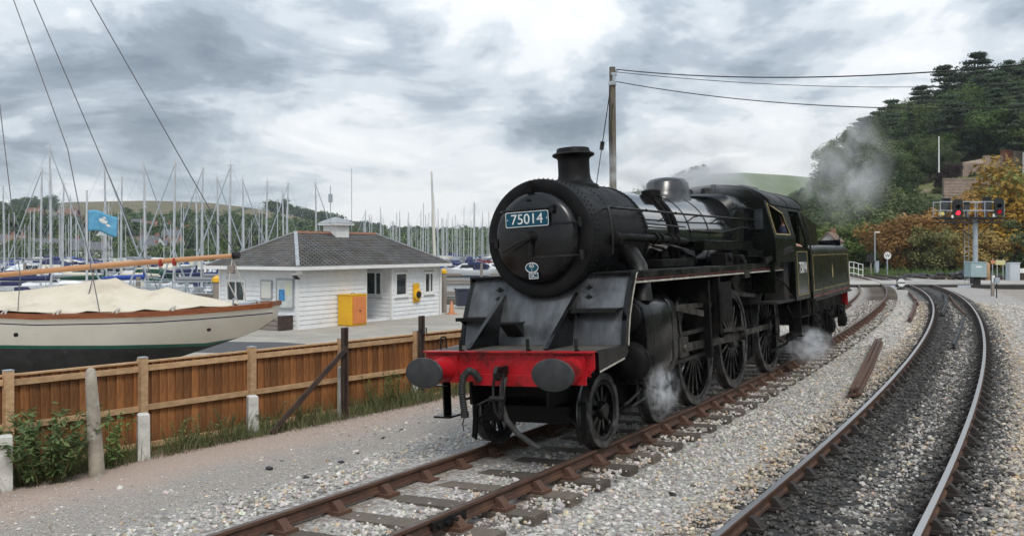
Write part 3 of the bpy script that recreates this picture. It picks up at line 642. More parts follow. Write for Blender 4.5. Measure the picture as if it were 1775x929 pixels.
# number plate 75014, shed plate 65J, SC plate
def plate(name, outline, u, mt, edge):
    mb = MB(); P = [(u, v, z) for v, z in outline]; mb.prism(P, (.014, 0, 0)); o = mb.build(name, mt, door, 0)
    mb = MB(); n = len(outline); cy = sum(v for v, z in outline)/n; cz = sum(z for v, z in outline)/n; w_ = .008
    inn = [(v + (cy - v) * w_ / max(abs(v - cy), 1e-3) if abs(v - cy) > .02 else v, z + (cz - z) * w_ / max(abs(z - cz), 1e-3) if abs(z - cz) > .02 else z) for v, z in outline]
    vs = [(u-.004, v, z) for v, z in outline] + [(u-.004, v, z) for v, z in inn]; mb.add(vs, [(k, (k+1) % n, n+(k+1) % n, n+k) for k in range(n)]); mb.build('plate_border', edge, o, 0); return o
def on_plate(o, body, size, y, z, u, sx=1.0):
    t = place('number_characters', text_mesh(body, size, .002, M['white'], 'number_characters', sx), o); t.matrix_local = Matrix(((0, 0, -1, u), (-1, 0, 0, y), (0, 1, 0, z), (0, 0, 0, 1)))
def rrect(y, z, hw, hh, r=.02):
    return [(y+a*(hw-r)+r*math.cos(t)*1, z+b*(hh-r)+r*math.sin(t)) for a, b, t0 in ((1,1,0),(-1,1,90),(-1,-1,180),(1,-1,270)) for t in (R(t0), R(t0+45), R(t0+90))]
npz = BC + .245; npl = plate('number_plate', rrect(.055, npz, .312, .098), 1.405, M['plate_blue'], M['white']); on_plate(npl, '75014', .185, .055, npz - .005, 1.400, 1.02)
mb = MB(); [mb.cyl((1.404, .055+s*.285, npz), (1.400, .055+s*.285, npz), .008, n=8) for s in (-1, 1)]; mb.build('plate_bolts', M['white'], npl)
for v in (-.15, .25): MB().bx(1.412, 1.47, v-.02, v+.02, npz-.03, npz+.03).build('plate_stud', M['black'], door)
ov = [(.035 + .095*math.cos(t), BC-.375 + .066*math.sin(t)) for t in np.linspace(0, 2*math.pi, 25)[:-1]]; spl = plate('shed_plate', ov, 1.445, M['plate_blue'], M['white'])
on_plate(spl, '65', .072, .035, BC-.352, 1.440); on_plate(spl, 'J', .05, .035, BC-.407, 1.440)
scp = plate('shed_letter_plate', rrect(.02, BC-.478, .068, .042, .012), 1.455, M['plate_blue'], M['white']); on_plate(scp, 'SC', .075, .02, BC-.48, 1.450, 1.05)
# chimney
mb = MB(); cu_ = 2.62; prof = [(BC+.60, .36), (BC+.74, .335), (BC+.775, .27), (BC+.83, .235), (BC+.90, .222), (BC+1.10, .222), (BC+1.13, .232), (BC+1.155, .285), (BC+1.175, .30), (BC+1.195, .285), (BC+1.20, .245), (BC+1.265, .225), (BC+1.27, .19), (BC+1.0, .18)]
mb.lathe(prof, (cu_, 0, 0), 'z', 40); mb.build('chimney', M['matt'], loco, smooth=50)
# boiler barrel, bands, firebox
mb = MB(); mb.lathe([(3.36, .735), (5.0, .745), (7.45, .80)], (0, 0, BC), 'x', 64); boiler = mb.build('boiler', M['boiler'], loco, smooth=60)
for u in (3.45, 4.35, 5.25, 6.15, 7.0, 7.42):
    r = np.interp(u, [3.36, 5, 7.45], [.735, .745, .80]); mb = MB(); mb.lathe([(u-.025, r+.001), (u-.024, r+.006), (u+.024, r+.006), (u+.025, r+.001)], (0, 0, BC), 'x', 64); mb.build('boiler_band', M['black'], boiler, smooth=60)
def belp(u, hw, top, rad, bot):
    pts = []
    for k in range(9): a = R(k*90/8); pts.append((u, -(hw-rad) - rad*math.cos(a), top-rad + rad*math.sin(a) ))
    ptr = [(u, -y, z) for _, y, z in reversed(pts)]; crown = [(u, y, top + .03*(1-(y/(hw-rad))**2)) for y in np.linspace(-(hw-rad)*.8, (hw-rad)*.8, 5)]
    return [(u, -hw*.92, bot)] + pts + crown + ptr + [(u, hw*.92, bot)]
mb = MB(); mb.loft([belp(7.40, .80, BC+.80, .50, 1.9), belp(7.52, .86, BC+.84, .36, 1.6), belp(8.75, .92, BC+.80, .34, 1.5)]); mb.build('firebox', M['black'], loco, smooth=40)
# dome, top feed, safety valves, whistle
mb = MB(); rings = []
for t, k, dz in ((0, 1.35, -.12), (.15, 1.12, -.02), (.3, 1.0, .06), (.75, .96, .22), (.92, .82, .285), (1, .5, .315)):
    rings.append([(6.35 + .50*k*math.cos(a)*(1.0), .36*k*math.sin(a), BC + .775 + dz - (.15*(math.sin(a)**2) if t < .2 else 0)) for a in np.linspace(0, 2*math.pi, 33)[:-1]])
mb.loft(rings); mb.build('dome', M['dome'], loco, smooth=60)
for s in (-1, 1):
    mb = MB(); mb.lathe([(BC+.48, .12), (BC+.62, .12), (BC+.65, .15), (BC+.74, .15), (BC+.76, .10)], (4.5, s*.40, 0), 'z', 14); mb.bx(4.33, 4.67, s*.42-.1, s*.42+.1, BC+.55, BC+.66)
    for du in (-.12, .14): mb.tube([(4.5+du, s*(.755*math.sin(a)), BC + .77*math.cos(a)) for a in np.linspace(.62, 1.75, 9)] + [(4.5+du, s*.74, 2.2)], .035, 8)
    mb.build('top_feed', M['grime'], loco)
for v in (-.17, .17): mb = MB(); mb.lathe([(BC+.80, .12), (BC+.88, .10), (BC+.98, .085), (BC+1.0, .06)], (7.95, v, 0), 'z', 14); mb.build('safety_valve', M['dsteel'], loco)
mb = MB(); mb.lathe([(BC+.78, .03), (BC+.98, .03), (BC+.99, .06), (BC+1.08, .06), (BC+1.09, .02)], (8.35, -.2, 0), 'z', 12); mb.build('whistle', M['dsteel'], loco)
# handrails along the boiler
for s in (-1, 1):
    mb = MB(); zr = BC + .36; P = [(1.84, s*.78, BC-.32), (1.80, s*.88, BC-.24), (1.78, s*.90, BC-.02), (1.78, s*.88, BC+.22), (1.80, s*.85, zr-.03), (1.9, s*.80, zr), (4.0, s*.80, zr), (7.3, s*.85, zr), (8.6, s*.96, zr)]
    mb.tube(P, .018, 8)
    for u in (2.0, 3.2, 4.4, 5.6, 6.8, 7.9):
        r = .68 if u < 7.4 else .8; mb.cyl((u, s*.81, zr), (u, s*r, zr - .02), .012, n=6); mb.dome((u, s*.815, zr), .028, 6, nrm=(0, s, 0))
    mb.build('handrail', M['dsteel'], loco)
mb = MB(); mb.tube([(7.4, -.9, BC+.58), (8.5, -.95, BC+.55)], .016, 8); mb.tube([(5.3, -.79, BC+.12), (6.6, -.83, BC+.10), (7.6, -.92, BC+.20), (8.5, -.98, BC+.18)], .014, 8); mb.tube([(3.3, -.79, BC+.18), (4.9, -.79, BC+.16)], .012, 8); mb.build('control_rods', M['dsteel'], loco)
# running plates with valance and lining
for s in (-1, 1):
    mb = MB(); y0, y1 = sorted((s*.62, s*1.19)); mb.bx(1.66, 9.85, y0, y1, 2.135, 2.165); y0, y1 = sorted((s*1.165, s*1.192)); mb.bx(1.66, 9.85, y0, y1, 2.0, 2.15); rp_ = mb.build('running_plate', M['black'], loco, bevel=.004)
    yy = s*1.195; MB().bx(1.74, 9.82, yy-.003, yy+.003, 2.002, 2.026).build('lining', M['cream_line'], rp_); MB().bx(1.74, 9.82, yy-.003, yy+.003, 2.05, 2.058).build('red_lining', M['red_line'], rp_)
    for u in (3.6, 5.2, 6.9, 8.7): MB().prism([(u, s*.55, 2.13), (u, s*1.12, 2.13), (u, s*.55, 1.6)], (.03, 0, 0)).build('plate_support', M['grime'], loco)
    mb = MB(); mb.bx(6.62, 6.95, min(s*1.15, s*1.205), max(s*1.15, s*1.205), 1.93, 2.06); mb.bx(6.7, 6.78, min(s*1.1, s*1.2), max(s*1.1, s*1.2), 2.165, 2.25); mb.build('valance_box', M['dsteel'], loco)
# things on the running plate and along the boiler side
for s in (-1, 1):
    mb = MB(); mb.lathe([(0, .12), (.55, .115)], (0, 0, 0), 'z', 20)
    o = MB(); o.tube([(2.55, s*.66, 2.40), (2.52, s*.84, 2.36), (2.40, s*.98, 2.20), (2.28, s*1.06, 1.95), (2.25, s*1.07, 1.75)], [.13, .13, .125, .125, .14], 18); o.build('steam_pipe', M['dsteel'], loco)
    o = MB(); o.tube([(2.1, s*.80, BC-.05), (2.3, s*.86, BC-.03), (3.6, s*.87, BC-.04), (4.6, s*.88, BC-.07)], .055, 12); o.lathe([(2.02, .05), (2.05, .10), (2.14, .10), (2.17, .05)], (0, s*.80, BC-.05), 'x', 12)
    for u in (3.3, 3.5, 3.9, 4.15): o.lathe([(u, .06), (u, .085), (u+.05, .085), (u+.05, .06)], (0, s*.87, BC-.04), 'x', 10)
    o.build('ejector_pipe', M['grime'], loco)
    o = MB(); o.bx(5.1, 7.9, min(s*.84, s*1.02), max(s*.84, s*1.02), 2.42, 2.56); o.bx(5.1, 7.9, min(s*.7, s*1.03), max(s*.7, s*1.03), 2.56, 2.575); o.build('pipe_casing', M['green'], loco, bevel=.01)
    o = MB()
    for j in range(3): o.tube([(3.6+.2*j, s*.86, BC-.1), (4.1+.1*j, s*.98, BC-.18-.03*j), (4.7, s*.98, BC-.24-.03*j), (5.0, s*.9, 2.25-.02*j)], .014, 6)
    o.build('feed_pipes', M['dsteel'], loco); o = MB()
    for j in range(4): o.tube([(7.7, s*.98, 2.46-.05*j), (8.2, s*1.06, 2.38-.03*j), (8.7, s*1.1, 2.40-.06*j), (9.1, s*1.18, 2.50 - .12*j)], .015, 6)
    o.build('small_pipes', M['dsteel'], loco)
    o = MB(); o.bx(5.6, 6.0, min(s*.95, s*1.2), max(s*.95, s*1.2), 2.165, 2.36); o.cyl((5.8, s*1.2, 2.28), (5.8, s*1.25, 2.28), .06); o.bx(6.3, 6.6, min(s*.95, s*1.2), max(s*.95, s*1.2), 2.165, 2.33); o.cyl((6.45, s*1.2, 2.25), (6.45, s*1.26, 2.25), .07); o.build('lubricator', M['grime'], loco, bevel=.01)
    o = MB(); o.beam((8.0, s*1.2, 2.20), (9.55, s*1.36, 2.42), .05, .10); o.build('reverser_rod', M['dsteel'], loco)
    o = MB(); o.bx(3.4, 4.8, min(s*.5, s*.95), max(s*.5, s*.95), 2.17, 2.30); o.cyl((3.9, s*.78, 2.3), (3.9, s*.78, 2.42), .08); o.build('sand_box', M['grime'], loco, bevel=.02)

# cylinders, slide bars, valve gear, rods
for s in (-1, 1):
    mb = MB(); rings = []
    sec = [(-.70, .70), (-1.0, .70), (-1.14, .78), (-1.21, .95), (-1.22, 1.30), (-1.21, 1.55), (-1.17, 1.70), (-1.06, 1.81), (-.92, 1.85), (-.70, 1.85)]
    for u, k in ((2.0, .95), (2.03, 1.0), (3.12, 1.0), (3.15, .95)): rings.append([(u, s*-1*((y+1.0)*k-1.0)*1.0 if True else 0, 1.28+(z-1.28)*k) for y, z in sec])
    if s < 0: rings = [[(u, y if y < 0 else -y, z) for u, y, z in r] for r in rings]
    mb.loft(rings); cy = mb.build('cylinder', M['black'], loco, smooth=40)
    for u in (2.24, 2.93):
        mb = MB(); mb.loft([[(u+d, s*abs((y+1.0)*1.012-1.0), 1.28+(z-1.28)*1.012) for y, z in sec] for d in (0, .035)]); mb.build('cladding_band', M['black'], cy, smooth=40)
    mb = MB(); mb.lathe([(2.0, .25), (1.97, .25), (1.95, .20), (1.93, .18), (1.92, .08)], (0, s*1.0, 1.0), 'x', 28); mb.lathe([(2.0, .19), (1.90, .19), (1.88, .12)], (0, s*.98, 1.58), 'x', 20)
    for k in range(12): a = k*math.pi/6; mb.dome((1.97, s*1.0+.225*math.cos(a), 1.0+.225*math.sin(a)), .018, 5, nrm=(-1, 0, 0))
    mb.build('cylinder_cover', M['matt'], cy, smooth=40)
    mb = MB(); mb.tube([(2.1, s*1.08, .72), (1.9, s*1.1, .62), (1.55, s*1.12, .56), (1.35, s*1.14, .55)], .018, 7); mb.tube([(2.9, s*1.08, .72), (2.6, s*1.12, .58), (1.5, s*1.16, .50)], .018, 7); mb.build('drain_pipe', M['dsteel'], cy)
    mb = MB(); mb.cyl((1.99, s*1.12, .74), (2.08, s*1.12, .66), .035, n=12); mb.build('drain_cock', M['dsteel'], cy)
    mb = MB(); mb.bx(3.15, 4.85, s*1.0-.05, s*1.0+.05, 1.17, 1.23); mb.bx(3.15, 4.85, s*1.0-.05, s*1.0+.05, .80, .85); mb.bx(3.15, 3.3, s*1.0-.09, s*1.0+.09, .78, 1.26); mb.build('slide_bar', M['dsteel'], loco)
    mb = MB(); mb.bx(3.62, 3.98, s*1.0-.07, s*1.0+.07, .87, 1.16); mb.cyl((3.15, s*1.0, 1.0), (3.7, s*1.0, 1.0), .04); mb.cyl((3.8, s*1.1, 1.0), (3.8, s*.9, 1.0), .06); mb.build('crosshead', M['steel'], loco, bevel=.01)
    pin = {d: (u + .33*math.cos(R(168)), .863 + .33*math.sin(R(168))) for d, u in ((1, 5.05), (2, 7.1), (3, 9.55))}
    def rod(a, b, y, h, th, nm, mt):
        m_ = MB(); m_.beam((a[0], y, a[1]), (b[0], y, b[1]), th, h)
        for p in (a, b): m_.cyl((p[0], y-th*.8, p[1]), (p[0], y+th*.8, p[1]), h*.85, n=16)
        return m_.build(nm, mt, loco)
    rod(pin[1], pin[2], s*.90, .10, .05, 'coupling_rod', M['steel']); rod(pin[2], pin[3], s*.90, .10, .05, 'coupling_rod', M['steel']); rod((3.8, 1.0), pin[2], s*1.02, .12, .055, 'connecting_rod', M['steel'])
    mb = MB(); mb.beam((pin[2][0], s*1.08, pin[2][1]), (6.9, s*1.08, 1.05), .04, .09); mb.cyl((pin[2][0], s*.85, pin[2][1]), (pin[2][0], s*1.14, pin[2][1]), .07); mb.build('return_crank', M['steel'], loco)
    mb = MB(); mb.beam((6.9, s*1.08, 1.05), (5.55, s*1.08, 1.12), .035, .06); mb.build('eccentric_rod', M['steel'], loco)
    mb = MB(); mb.tube([(5.60, s*1.07, 1.02), (5.52, s*1.07, 1.22), (5.48, s*1.07, 1.45), (5.50, s*1.07, 1.68), (5.56, s*1.07, 1.85)], .05, 8); mb.bx(5.2, 5.9, s*1.16-.02, s*1.16+.02, 1.25, 1.9); mb.bx(5.2, 5.3, min(s*.55, s*1.18), max(s*.55, s*1.18), 1.1, 2.0); mb.bx(4.78, 4.86, min(s*.55, s*1.15), max(s*.55, s*1.15), .76, 1.95); mb.build('motion_bracket', M['grime'], loco)
    mb = MB(); mb.beam((5.5, s*1.05, 1.55), (3.75, s*1.03, 1.60), .03, .07); mb.beam((3.6, s*1.05, 1.68), (3.75, s*1.05, .95), .03, .07); mb.cyl((3.12, s*.98, 1.60), (3.8, s*.98, 1.62), .035); mb.beam((3.2, s*1.16, 1.62), (4.4, s*1.16, 1.46), .05, .09); mb.build('valve_rods', M['steel'], loco)
# wheels
def wheel_meshes(r, n, pinr, bal):
    a = MB(); a.lathe([(-.065, r-.075), (-.065, r-.0), (.055, r+.004), (.068, r+.025), (.085, r+.028), (.09, r+.0), (.09, r-.075)], (0, 0, 0), 'y', 48); ty = a
    c = MB(); c.lathe([(-.05, r-.14), (-.05, r-.072), (.08, r-.072), (.08, r-.14)], (0, 0, 0), 'y', 48)
    c.lathe([(-.09, .02), (-.09, .13 if n > 10 else .09), (-.05, .17 if n > 10 else .11), (.08, .17 if n > 10 else .11), (.08, .02)], (0, 0, 0), 'y', 24)
    for k in range(n):
        t = 2*math.pi*k/n; c.beam((.12*math.cos(t), .0, .12*math.sin(t)), ((r-.12)*math.cos(t), .02, (r-.12)*math.sin(t)), .055, .05, up=(0, 1, 0))
    if bal:
        t = np.linspace(R(-42), R(42), 10); o_ = [(math.cos(q)*(r-.12), -.055, math.sin(q)*(r-.12)) for q in t]; i_ = [(math.cos(R(42))*(r-.12), -.055, q) for q in np.linspace(math.sin(R(40)), -math.sin(R(40)), 5)*(r-.12)]; c.prism(o_ + i_, (0, .1, 0))
        c.lathe([(-.10, 0), (-.10, .12), (.02, .12)], (math.cos(R(168))*pinr*1, 0, math.sin(R(168))*pinr), 'y', 16)
    return ty, c
def hollow(ty): return ty
TY = {}; WH = {}
for key, (r, n, pr_, bl) in {'d': (.8635, 18, .33, True), 'b': (.457, 10, 0, False), 't': (.533, 12, 0, False)}.items():
    ty, c = wheel_meshes(r, n, pr_, bl)
    # tyre and rim are open rings: drop the lathe end discs and close the inside
    for m_ in (ty,):
        n48 = 48; m_.f = [q for q in m_.f if len(q) == 4]; m_.m = [0]*len(m_.f); L_ = 6
        m_.f += [(L_*n48+k, L_*n48+(k+1)%n48, (k+1)%n48, k) for k in range(n48)]; m_.m += [0]*n48
    keep = [i for i, q in enumerate(c.f) if len(q) <= 24]; c.f = [c.f[i] for i in keep]; c.m = [0]*len(c.f)
    c.f += [(3*48+k, 3*48+(k+1)%48, (k+1)%48, k) for k in range(48)]; c.m += [0]*48
    TY[key] = ty.mesh('tyre', M['tyre'], 40); WH[key] = c.mesh('wheel', M['black'], 40)
def wheel(parent, name, key, u, s, z):
    o = place(name, WH[key], parent, (u, s*.755, z), (0, 0, 0) if s < 0 else (0, 0, 0), (1, -s, 1)); place('tyre', TY[key], o)
    return o
for s in (-1, 1):
    for u in (5.05, 7.1, 9.55): wheel(loco, 'driving_wheel', 'd', u, s, .8635)
    for u in (1.45, 3.35): wheel(loco, 'bogie_wheel', 'b', u, s, .457)
mb = MB()
for u, r in ((5.05, .09), (7.1, .09), (9.55, .09), (1.45, .07), (3.35, .07)): mb.cyl((u, -.8, .8635 if u > 4 else .457), (u, .8, .8635 if u > 4 else .457), r, n=12)
mb.build('axles', M['grime'], loco)
mb = MB()
for s in (-1, 1):
    mb.prism([(.95, s*.52, .42), (1.2, s*.52, .62), (3.6, s*.52, .62), (3.85, s*.52, .42), (3.1, s*.52, .36), (2.9, s*.52, .30), (1.9, s*.52, .30), (1.7, s*.52, .36)], (0, s*.04, 0))
    for u in (1.45, 3.35): mb.bx(u-.11, u+.11, min(s*.5, s*.66), max(s*.5, s*.66), .36, .58)
    mb.tube([(1.6, s*.6, .36)] + [(2.4 + .75*math.cos(t), s*.6, .42 - .1*math.sin(t)) for t in np.linspace(math.pi, 0, 7)], .03, 6)
mb.bx(1.9, 2.9, -.5, .5, .35, .66); mb.bx(.92, .97, -.6, .6, .36, .56); mb.build('bogie_frame', M['grime'], loco)
for s in (-1, 1): mb = MB(); mb.prism([(.98, s*.72, .62), (1.02, s*.72, .62), (.98, s*.75, .13), (.94, s*.75, .13)], (0, s*.06, 0)); mb.tube([(.93, s*.5, .5), (.9, s*.7, .35), (.92, s*.74, .12)], .02, 6); mb.build('guard_iron', M['grime'], loco)
for s in (-1, 1):
    mb = MB()
    for u in (5.05+1.02, 7.1+1.15, 9.55-1.05): mb.tube([(u, s*.75, 1.3), (u+.03, s*.75, .9), (u-.03, s*.75, .42)], .03, 6); mb.bx(u-.12, u-.04, s*.75-.05, s*.75+.05, .72, 1.0)
    mb.tube([(9.9, s*1.1, 1.3), (10.3, s*1.12, 1.0), (10.4, s*1.1, .7), (10.15, s*1.0, .5), (9.6, s*.8, .38)], .03, 8); mb.cyl((10.25, s*1.05, .62), (10.55, s*1.05, .62), .09); mb.cyl((10.4, s*1.05, .62), (10.4, s*1.05, .9), .04); mb.bx(5.9, 10.5, s*.62-.02, s*.62+.02, 1.22, 1.30); mb.beam((10.4, s*.62, 1.25), (10.4, s*1.06, .88), .04, .04)
    mb.tube([(10.5, s*1.05, .62), (10.8, s*1.1, .8), (11.0, s*1.1, 1.2)], .025, 8); mb.tube([(8.5, s*1.1, 2.0), (9.4, s*1.2, 1.75), (10.2, s*1.22, 1.45), (10.8, s*1.2, 1.3)], .018, 6); mb.build('injector_pipework', M['grime'], loco)
mb = MB(); mb.bx(8.0, 9.1, -.48, .48, .45, 1.0); mb.bx(9.9, 10.9, -.48, .48, .5, 1.1); mb.build('ashpan', M['grime'], loco)

# cab
TILT = .24                                   # the cab sides lean inwards above the waist
def cab_side(s):
    y0, y1 = sorted((s*1.29, s*1.325)); mb = MB()
    def P(a, b, c, d): mb.bx(a, b, y0, y1, c, d)
    P(8.36, 9.85, 2.165, 2.62); P(9.85, 11.15, 1.38, 2.45); P(9.85, 10.05, 2.45, 2.62); P(10.95, 11.15, 2.45, 2.62)
    Tm = Matrix.Identity(4); Tm[1][2] = -s*TILT; Tm[1][3] = s*TILT*2.62; mb.T = Tm
    P(8.36, 9.85, 2.62, 2.70); P(8.36, 8.50, 2.70, 3.34); mb.prism([(8.50, y0, 3.29), (9.85, y0, 3.07), (9.85, y0, 3.34), (8.50, y0, 3.34)], (0, y1-y0, 0)); mb.prism([(9.66, y0, 2.70), (9.85, y0, 2.70), (9.85, y0, 3.07), (9.50, y0, 3.127)], (0, y1-y0, 0))
    P(9.85, 10.05, 2.62, 3.34); P(10.05, 11.15, 3.20, 3.34); P(10.95, 11.15, 2.62, 3.20); mb.T = None
    o = mb.build('cab_side', M['green'], loco)
    yy = s*1.328; lw = .014
    W = [(8.50, 2.70), (9.66, 2.70), (9.50, 3.127), (8.50, 3.29)]; mb = MB(); mb.T = Tm
    for a, b in zip(W, W[1:] + W[:1]): mb.beam((a[0], yy, a[1]), (b[0], yy, b[1]), .012, .024)
    mb.build('window_frame', M['gold'], o)
    mb = MB(); Q = [(10.05, 1.48), (10.98, 1.48), (10.98, 2.36), (10.05, 2.36)]
    for a, b in zip(Q, Q[1:] + Q[:1]): mb.beam((a[0], yy, a[1]), (b[0], yy, b[1]), .006, lw)
    mb.build('lining', M['gold'], o); MB().bx(10.08, 10.95, yy-.001, yy+.001, 1.5, 2.34).build('number_panel', mat('cab_number_panel', (.010, .014, .030), (.014, .02, .016), 2, .2, coat=.5), o)
    t = place('cab_number', text_mesh('75014', .33, .002, M['white'], 'cab_number', .84), o)
    t.matrix_local = Matrix(((1, 0, 0, 10.52), (0, 0, -1, -1.336), (0, 1, 0, 2.02), (0, 0, 0, 1))) if s < 0 else Matrix(((-1, 0, 0, 10.52), (0, 0, 1, 1.336), (0, 1, 0, 2.02), (0, 0, 0, 1)))
    mb = MB(); mb.tube([(11.14, s*1.36, 1.5), (11.14, s*1.37, 2.5), (11.14, s*1.25, 3.1)], .016, 6); mb.build('cab_handrail', M['dsteel'], o)
    mb = MB(); mb.bx(10.3, 11.1, min(s*1.0, s*1.3), max(s*1.0, s*1.3), .62, .65); mb.bx(10.3, 11.1, min(s*1.05, s*1.3), max(s*1.05, s*1.3), 1.0, 1.03); mb.bx(10.34, 10.38, min(s*1.1, s*1.28), max(s*1.1, s*1.28), .62, 1.4); mb.bx(11.02, 11.06, min(s*1.1, s*1.28), max(s*1.1, s*1.28), .62, 1.4); mb.build('cab_steps', M['grime'], o)
for s in (-1, 1): cab_side(s)
def roof_ring(u, e=.0):
    h = [(1.20, 3.27), (1.17, 3.36), (1.05, 3.47), (.88, 3.57), (.66, 3.645), (.42, 3.69), (.2, 3.71), (0, 3.715)]
    return [(u, y, z + e) for y, z in h] + [(u, -y, z + e) for y, z in h[-2::-1]]
mb = MB(); mb.loft([roof_ring(8.58)+[(8.58, -1.12, 3.25), (8.58, 1.12, 3.25)], roof_ring(11.35)+[(11.35, -1.12, 3.25), (11.35, 1.12, 3.25)]]); rf = mb.build('cab_roof', M['matt'], loco, smooth=40)
MB().bx(9.3, 10.5, -.5, .5, 3.69, 3.745).build('roof_ventilator', M['matt'], rf); mb = MB()
for u in (8.6, 10.0, 11.33): mb.tube([(u, y, z + .006) for _, y, z in roof_ring(u)], .012, 5)
mb.build('roof_strips', M['matt'], rf)
mb = MB(); mb.prism([(8.37, -1.285, 1.6), (8.37, 1.285, 1.6), (8.37, 1.285, 2.62), (8.37, 1.13, 3.26), (8.45, .86, 3.56), (8.45, 0, 3.69), (8.45, -.86, 3.56), (8.37, -1.13, 3.26), (8.37, -1.285, 2.62)], (.03, 0, 0)); mb.build('cab_front', M['green'], loco)
for v0, v1 in ((-1.12, -.96), (.96, 1.12)): MB().bx(8.35, 8.37, v0, v1, 2.80, 3.18).build('spectacle_glass', M['glass'], loco)
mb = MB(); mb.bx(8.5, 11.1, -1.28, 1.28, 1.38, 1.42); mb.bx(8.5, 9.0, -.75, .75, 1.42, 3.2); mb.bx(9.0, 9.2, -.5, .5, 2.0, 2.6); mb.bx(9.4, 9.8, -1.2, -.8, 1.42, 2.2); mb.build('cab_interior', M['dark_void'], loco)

# ------------------------------------------------------------------ tender
(tx, ty_, _), tp = tr(LOCO_T, 2.48 + 14.4); th = R(27.6)
o_ = Vector((-.27, 10.55, 0)) + Vector((math.sin(R(29.75)), math.cos(R(29.75)), 0)) * 11.35
tender = thing('tender', 'dark green lined tender coupled behind the locomotive cab', 'tender', o_, (-CANT, 0, R(90) - th))
def trect(u, hw, top, r, bot): return [(u, -hw, bot)] + [(u, -(hw-r) - r*math.cos(R(a)), top-r + r*math.sin(R(a))) for a in (0, 22, 45, 67, 90)] + [(u, (hw-r) + r*math.sin(R(a)), top-r + r*math.cos(R(a))) for a in (0, 22, 45, 67, 90)] + [(u, hw, bot)]
mb = MB(); mb.loft([trect(.35, 1.27, 2.52, .22, 1.32), trect(6.1, 1.27, 2.52, .22, 1.32)]); mb.build('tank', M['green'], tender, smooth=40)
mb = MB(); mb.bx(.4, .5, -1.0, 1.0, 2.5, 3.32); mb.prism([(.5, -1.02, 2.50), (2.9, -1.02, 2.50), (2.7, -1.02, 3.02), (.5, -1.02, 3.26)], (0, .03, 0)); mb.prism([(.5, 1.02, 2.50), (2.9, 1.02, 2.50), (2.7, 1.02, 3.02), (.5, 1.02, 3.26)], (0, -.03, 0)); mb.bx(2.66, 2.72, -1.0, 1.0, 2.5, 3.0); mb.build('coal_bunker', M['green'], tender)
mb = MB()
for k in range(140): V, F = ICO; r = random.uniform(.06, .15); x_, y_ = random.uniform(.7, 2.6), random.uniform(-.9, .9); mb.add(V * (1+rng.uniform(-.25, .25, (12 if len(V)==12 else len(V), 1))) * r + np.array([x_, y_, 2.62 + .35*(1-abs(y_))*(1-.25*x_) + random.uniform(-.05, .1)]), F.tolist())
struct(mb.build('coal', M['coal'], tender, 0), 'stuff')
mb = MB(); mb.bx(5.2, 5.9, -.5, .5, 2.5, 2.7); mb.cyl((4.2, 0, 2.5), (4.2, 0, 2.75), .25); mb.bx(5.95, 6.0, -1.1, 1.1, 2.5, 2.68); mb.build('water_filler', M['black'], tender, bevel=.01)
for s in (-1, 1):
    mb = MB(); yy = s*1.273; Q = [(.5, 1.5), (5.95, 1.5), (5.95, 2.28), (.5, 2.28)]
    for a, b in zip(Q, Q[1:] + Q[:1]): mb.beam((a[0], yy, a[1]), (b[0], yy, b[1]), .006, .014)
    mb.build('lining', M['gold'], tender); MB().bx(.4, 6.05, yy-.003, yy+.003, 1.36, 1.385).build('lower_lining', M['red_line'], tender); MB().bx(.35, 6.1, min(s*1.2, s*1.31), max(s*1.2, s*1.31), 1.27, 1.315).build('footplate_edge', M['dsteel'], tender)
    mb = MB(); mb.prism([(3.12, yy, 1.72), (3.28, yy, 1.72), (3.30, yy, 1.86), (3.2, yy, 2.05), (3.1, yy, 1.86)], (0, s*.003, 0)); mb.lathe([(0, .09), (.004, .09)], (3.2, yy, 1.88), 'y', 14); mb.build('lion_crest', M['gold'], tender)
    mb = MB(); mb.prism([(.4, s*1.02, 1.27), (6.1, s*1.02, 1.27), (6.1, s*1.02, .85), (5.6, s*1.02, .62), (.9, s*1.02, .62), (.4, s*1.02, .85)], (0, s*.03, 0)); mb.build('frame', M['grime'], tender)
    for u in (1.2, 3.2, 5.2):
        mb = MB(); mb.bx(u-.15, u+.15, min(s*1.05, s*1.24), max(s*1.05, s*1.24), .38, .72); mb.dome((u, s*1.24, .55), .12, 10, nrm=(0, s, 0), h=.04); mb.build('axle_box', M['grime'], tender, bevel=.02)
        mb = MB()
        for j in range(5): mb.bx(u-.48+.09*j, u+.48-.09*j, s*1.14-.045, s*1.14+.045, .86-.03*j, .885-.03*j)
        mb.bx(u-.05, u+.05, s*1.14-.06, s*1.14+.06, .72, .92); [mb.cyl((u+q, s*1.14, .6), (u+q, s*1.14, .98), .03) for q in (-.5, .5)]; mb.build('leaf_spring', M['grime'], tender)
        wheel(tender, 'tender_wheel', 't', u, s, .533)
    mb = MB(); mb.bx(.35, .75, min(s*1.05, s*1.3), max(s*1.05, s*1.3), .58, .61); mb.bx(.35, .75, min(s*1.1, s*1.3), max(s*1.1, s*1.3), .95, .98); mb.bx(.52, .57, s*1.2-.02, s*1.2+.02, .58, 1.3); mb.build('step', M['grime'], tender)
    mb = MB(); mb.lathe([(6.1, .15), (6.4, .13), (6.5, .10), (6.52, .2), (6.56, .2)], (0, s*.865, 1.055), 'x', 18); mb.build('buffer', M['matt'], tender)
mb = MB(); mb.bx(6.05, 6.12, -1.2, 1.2, .9, 1.32); mb.build('rear_beam', M['red'], tender); mb = MB(); mb.bx(.5, 6, -.9, .9, .75, 1.25); mb.build('underframe', M['grime'], tender)

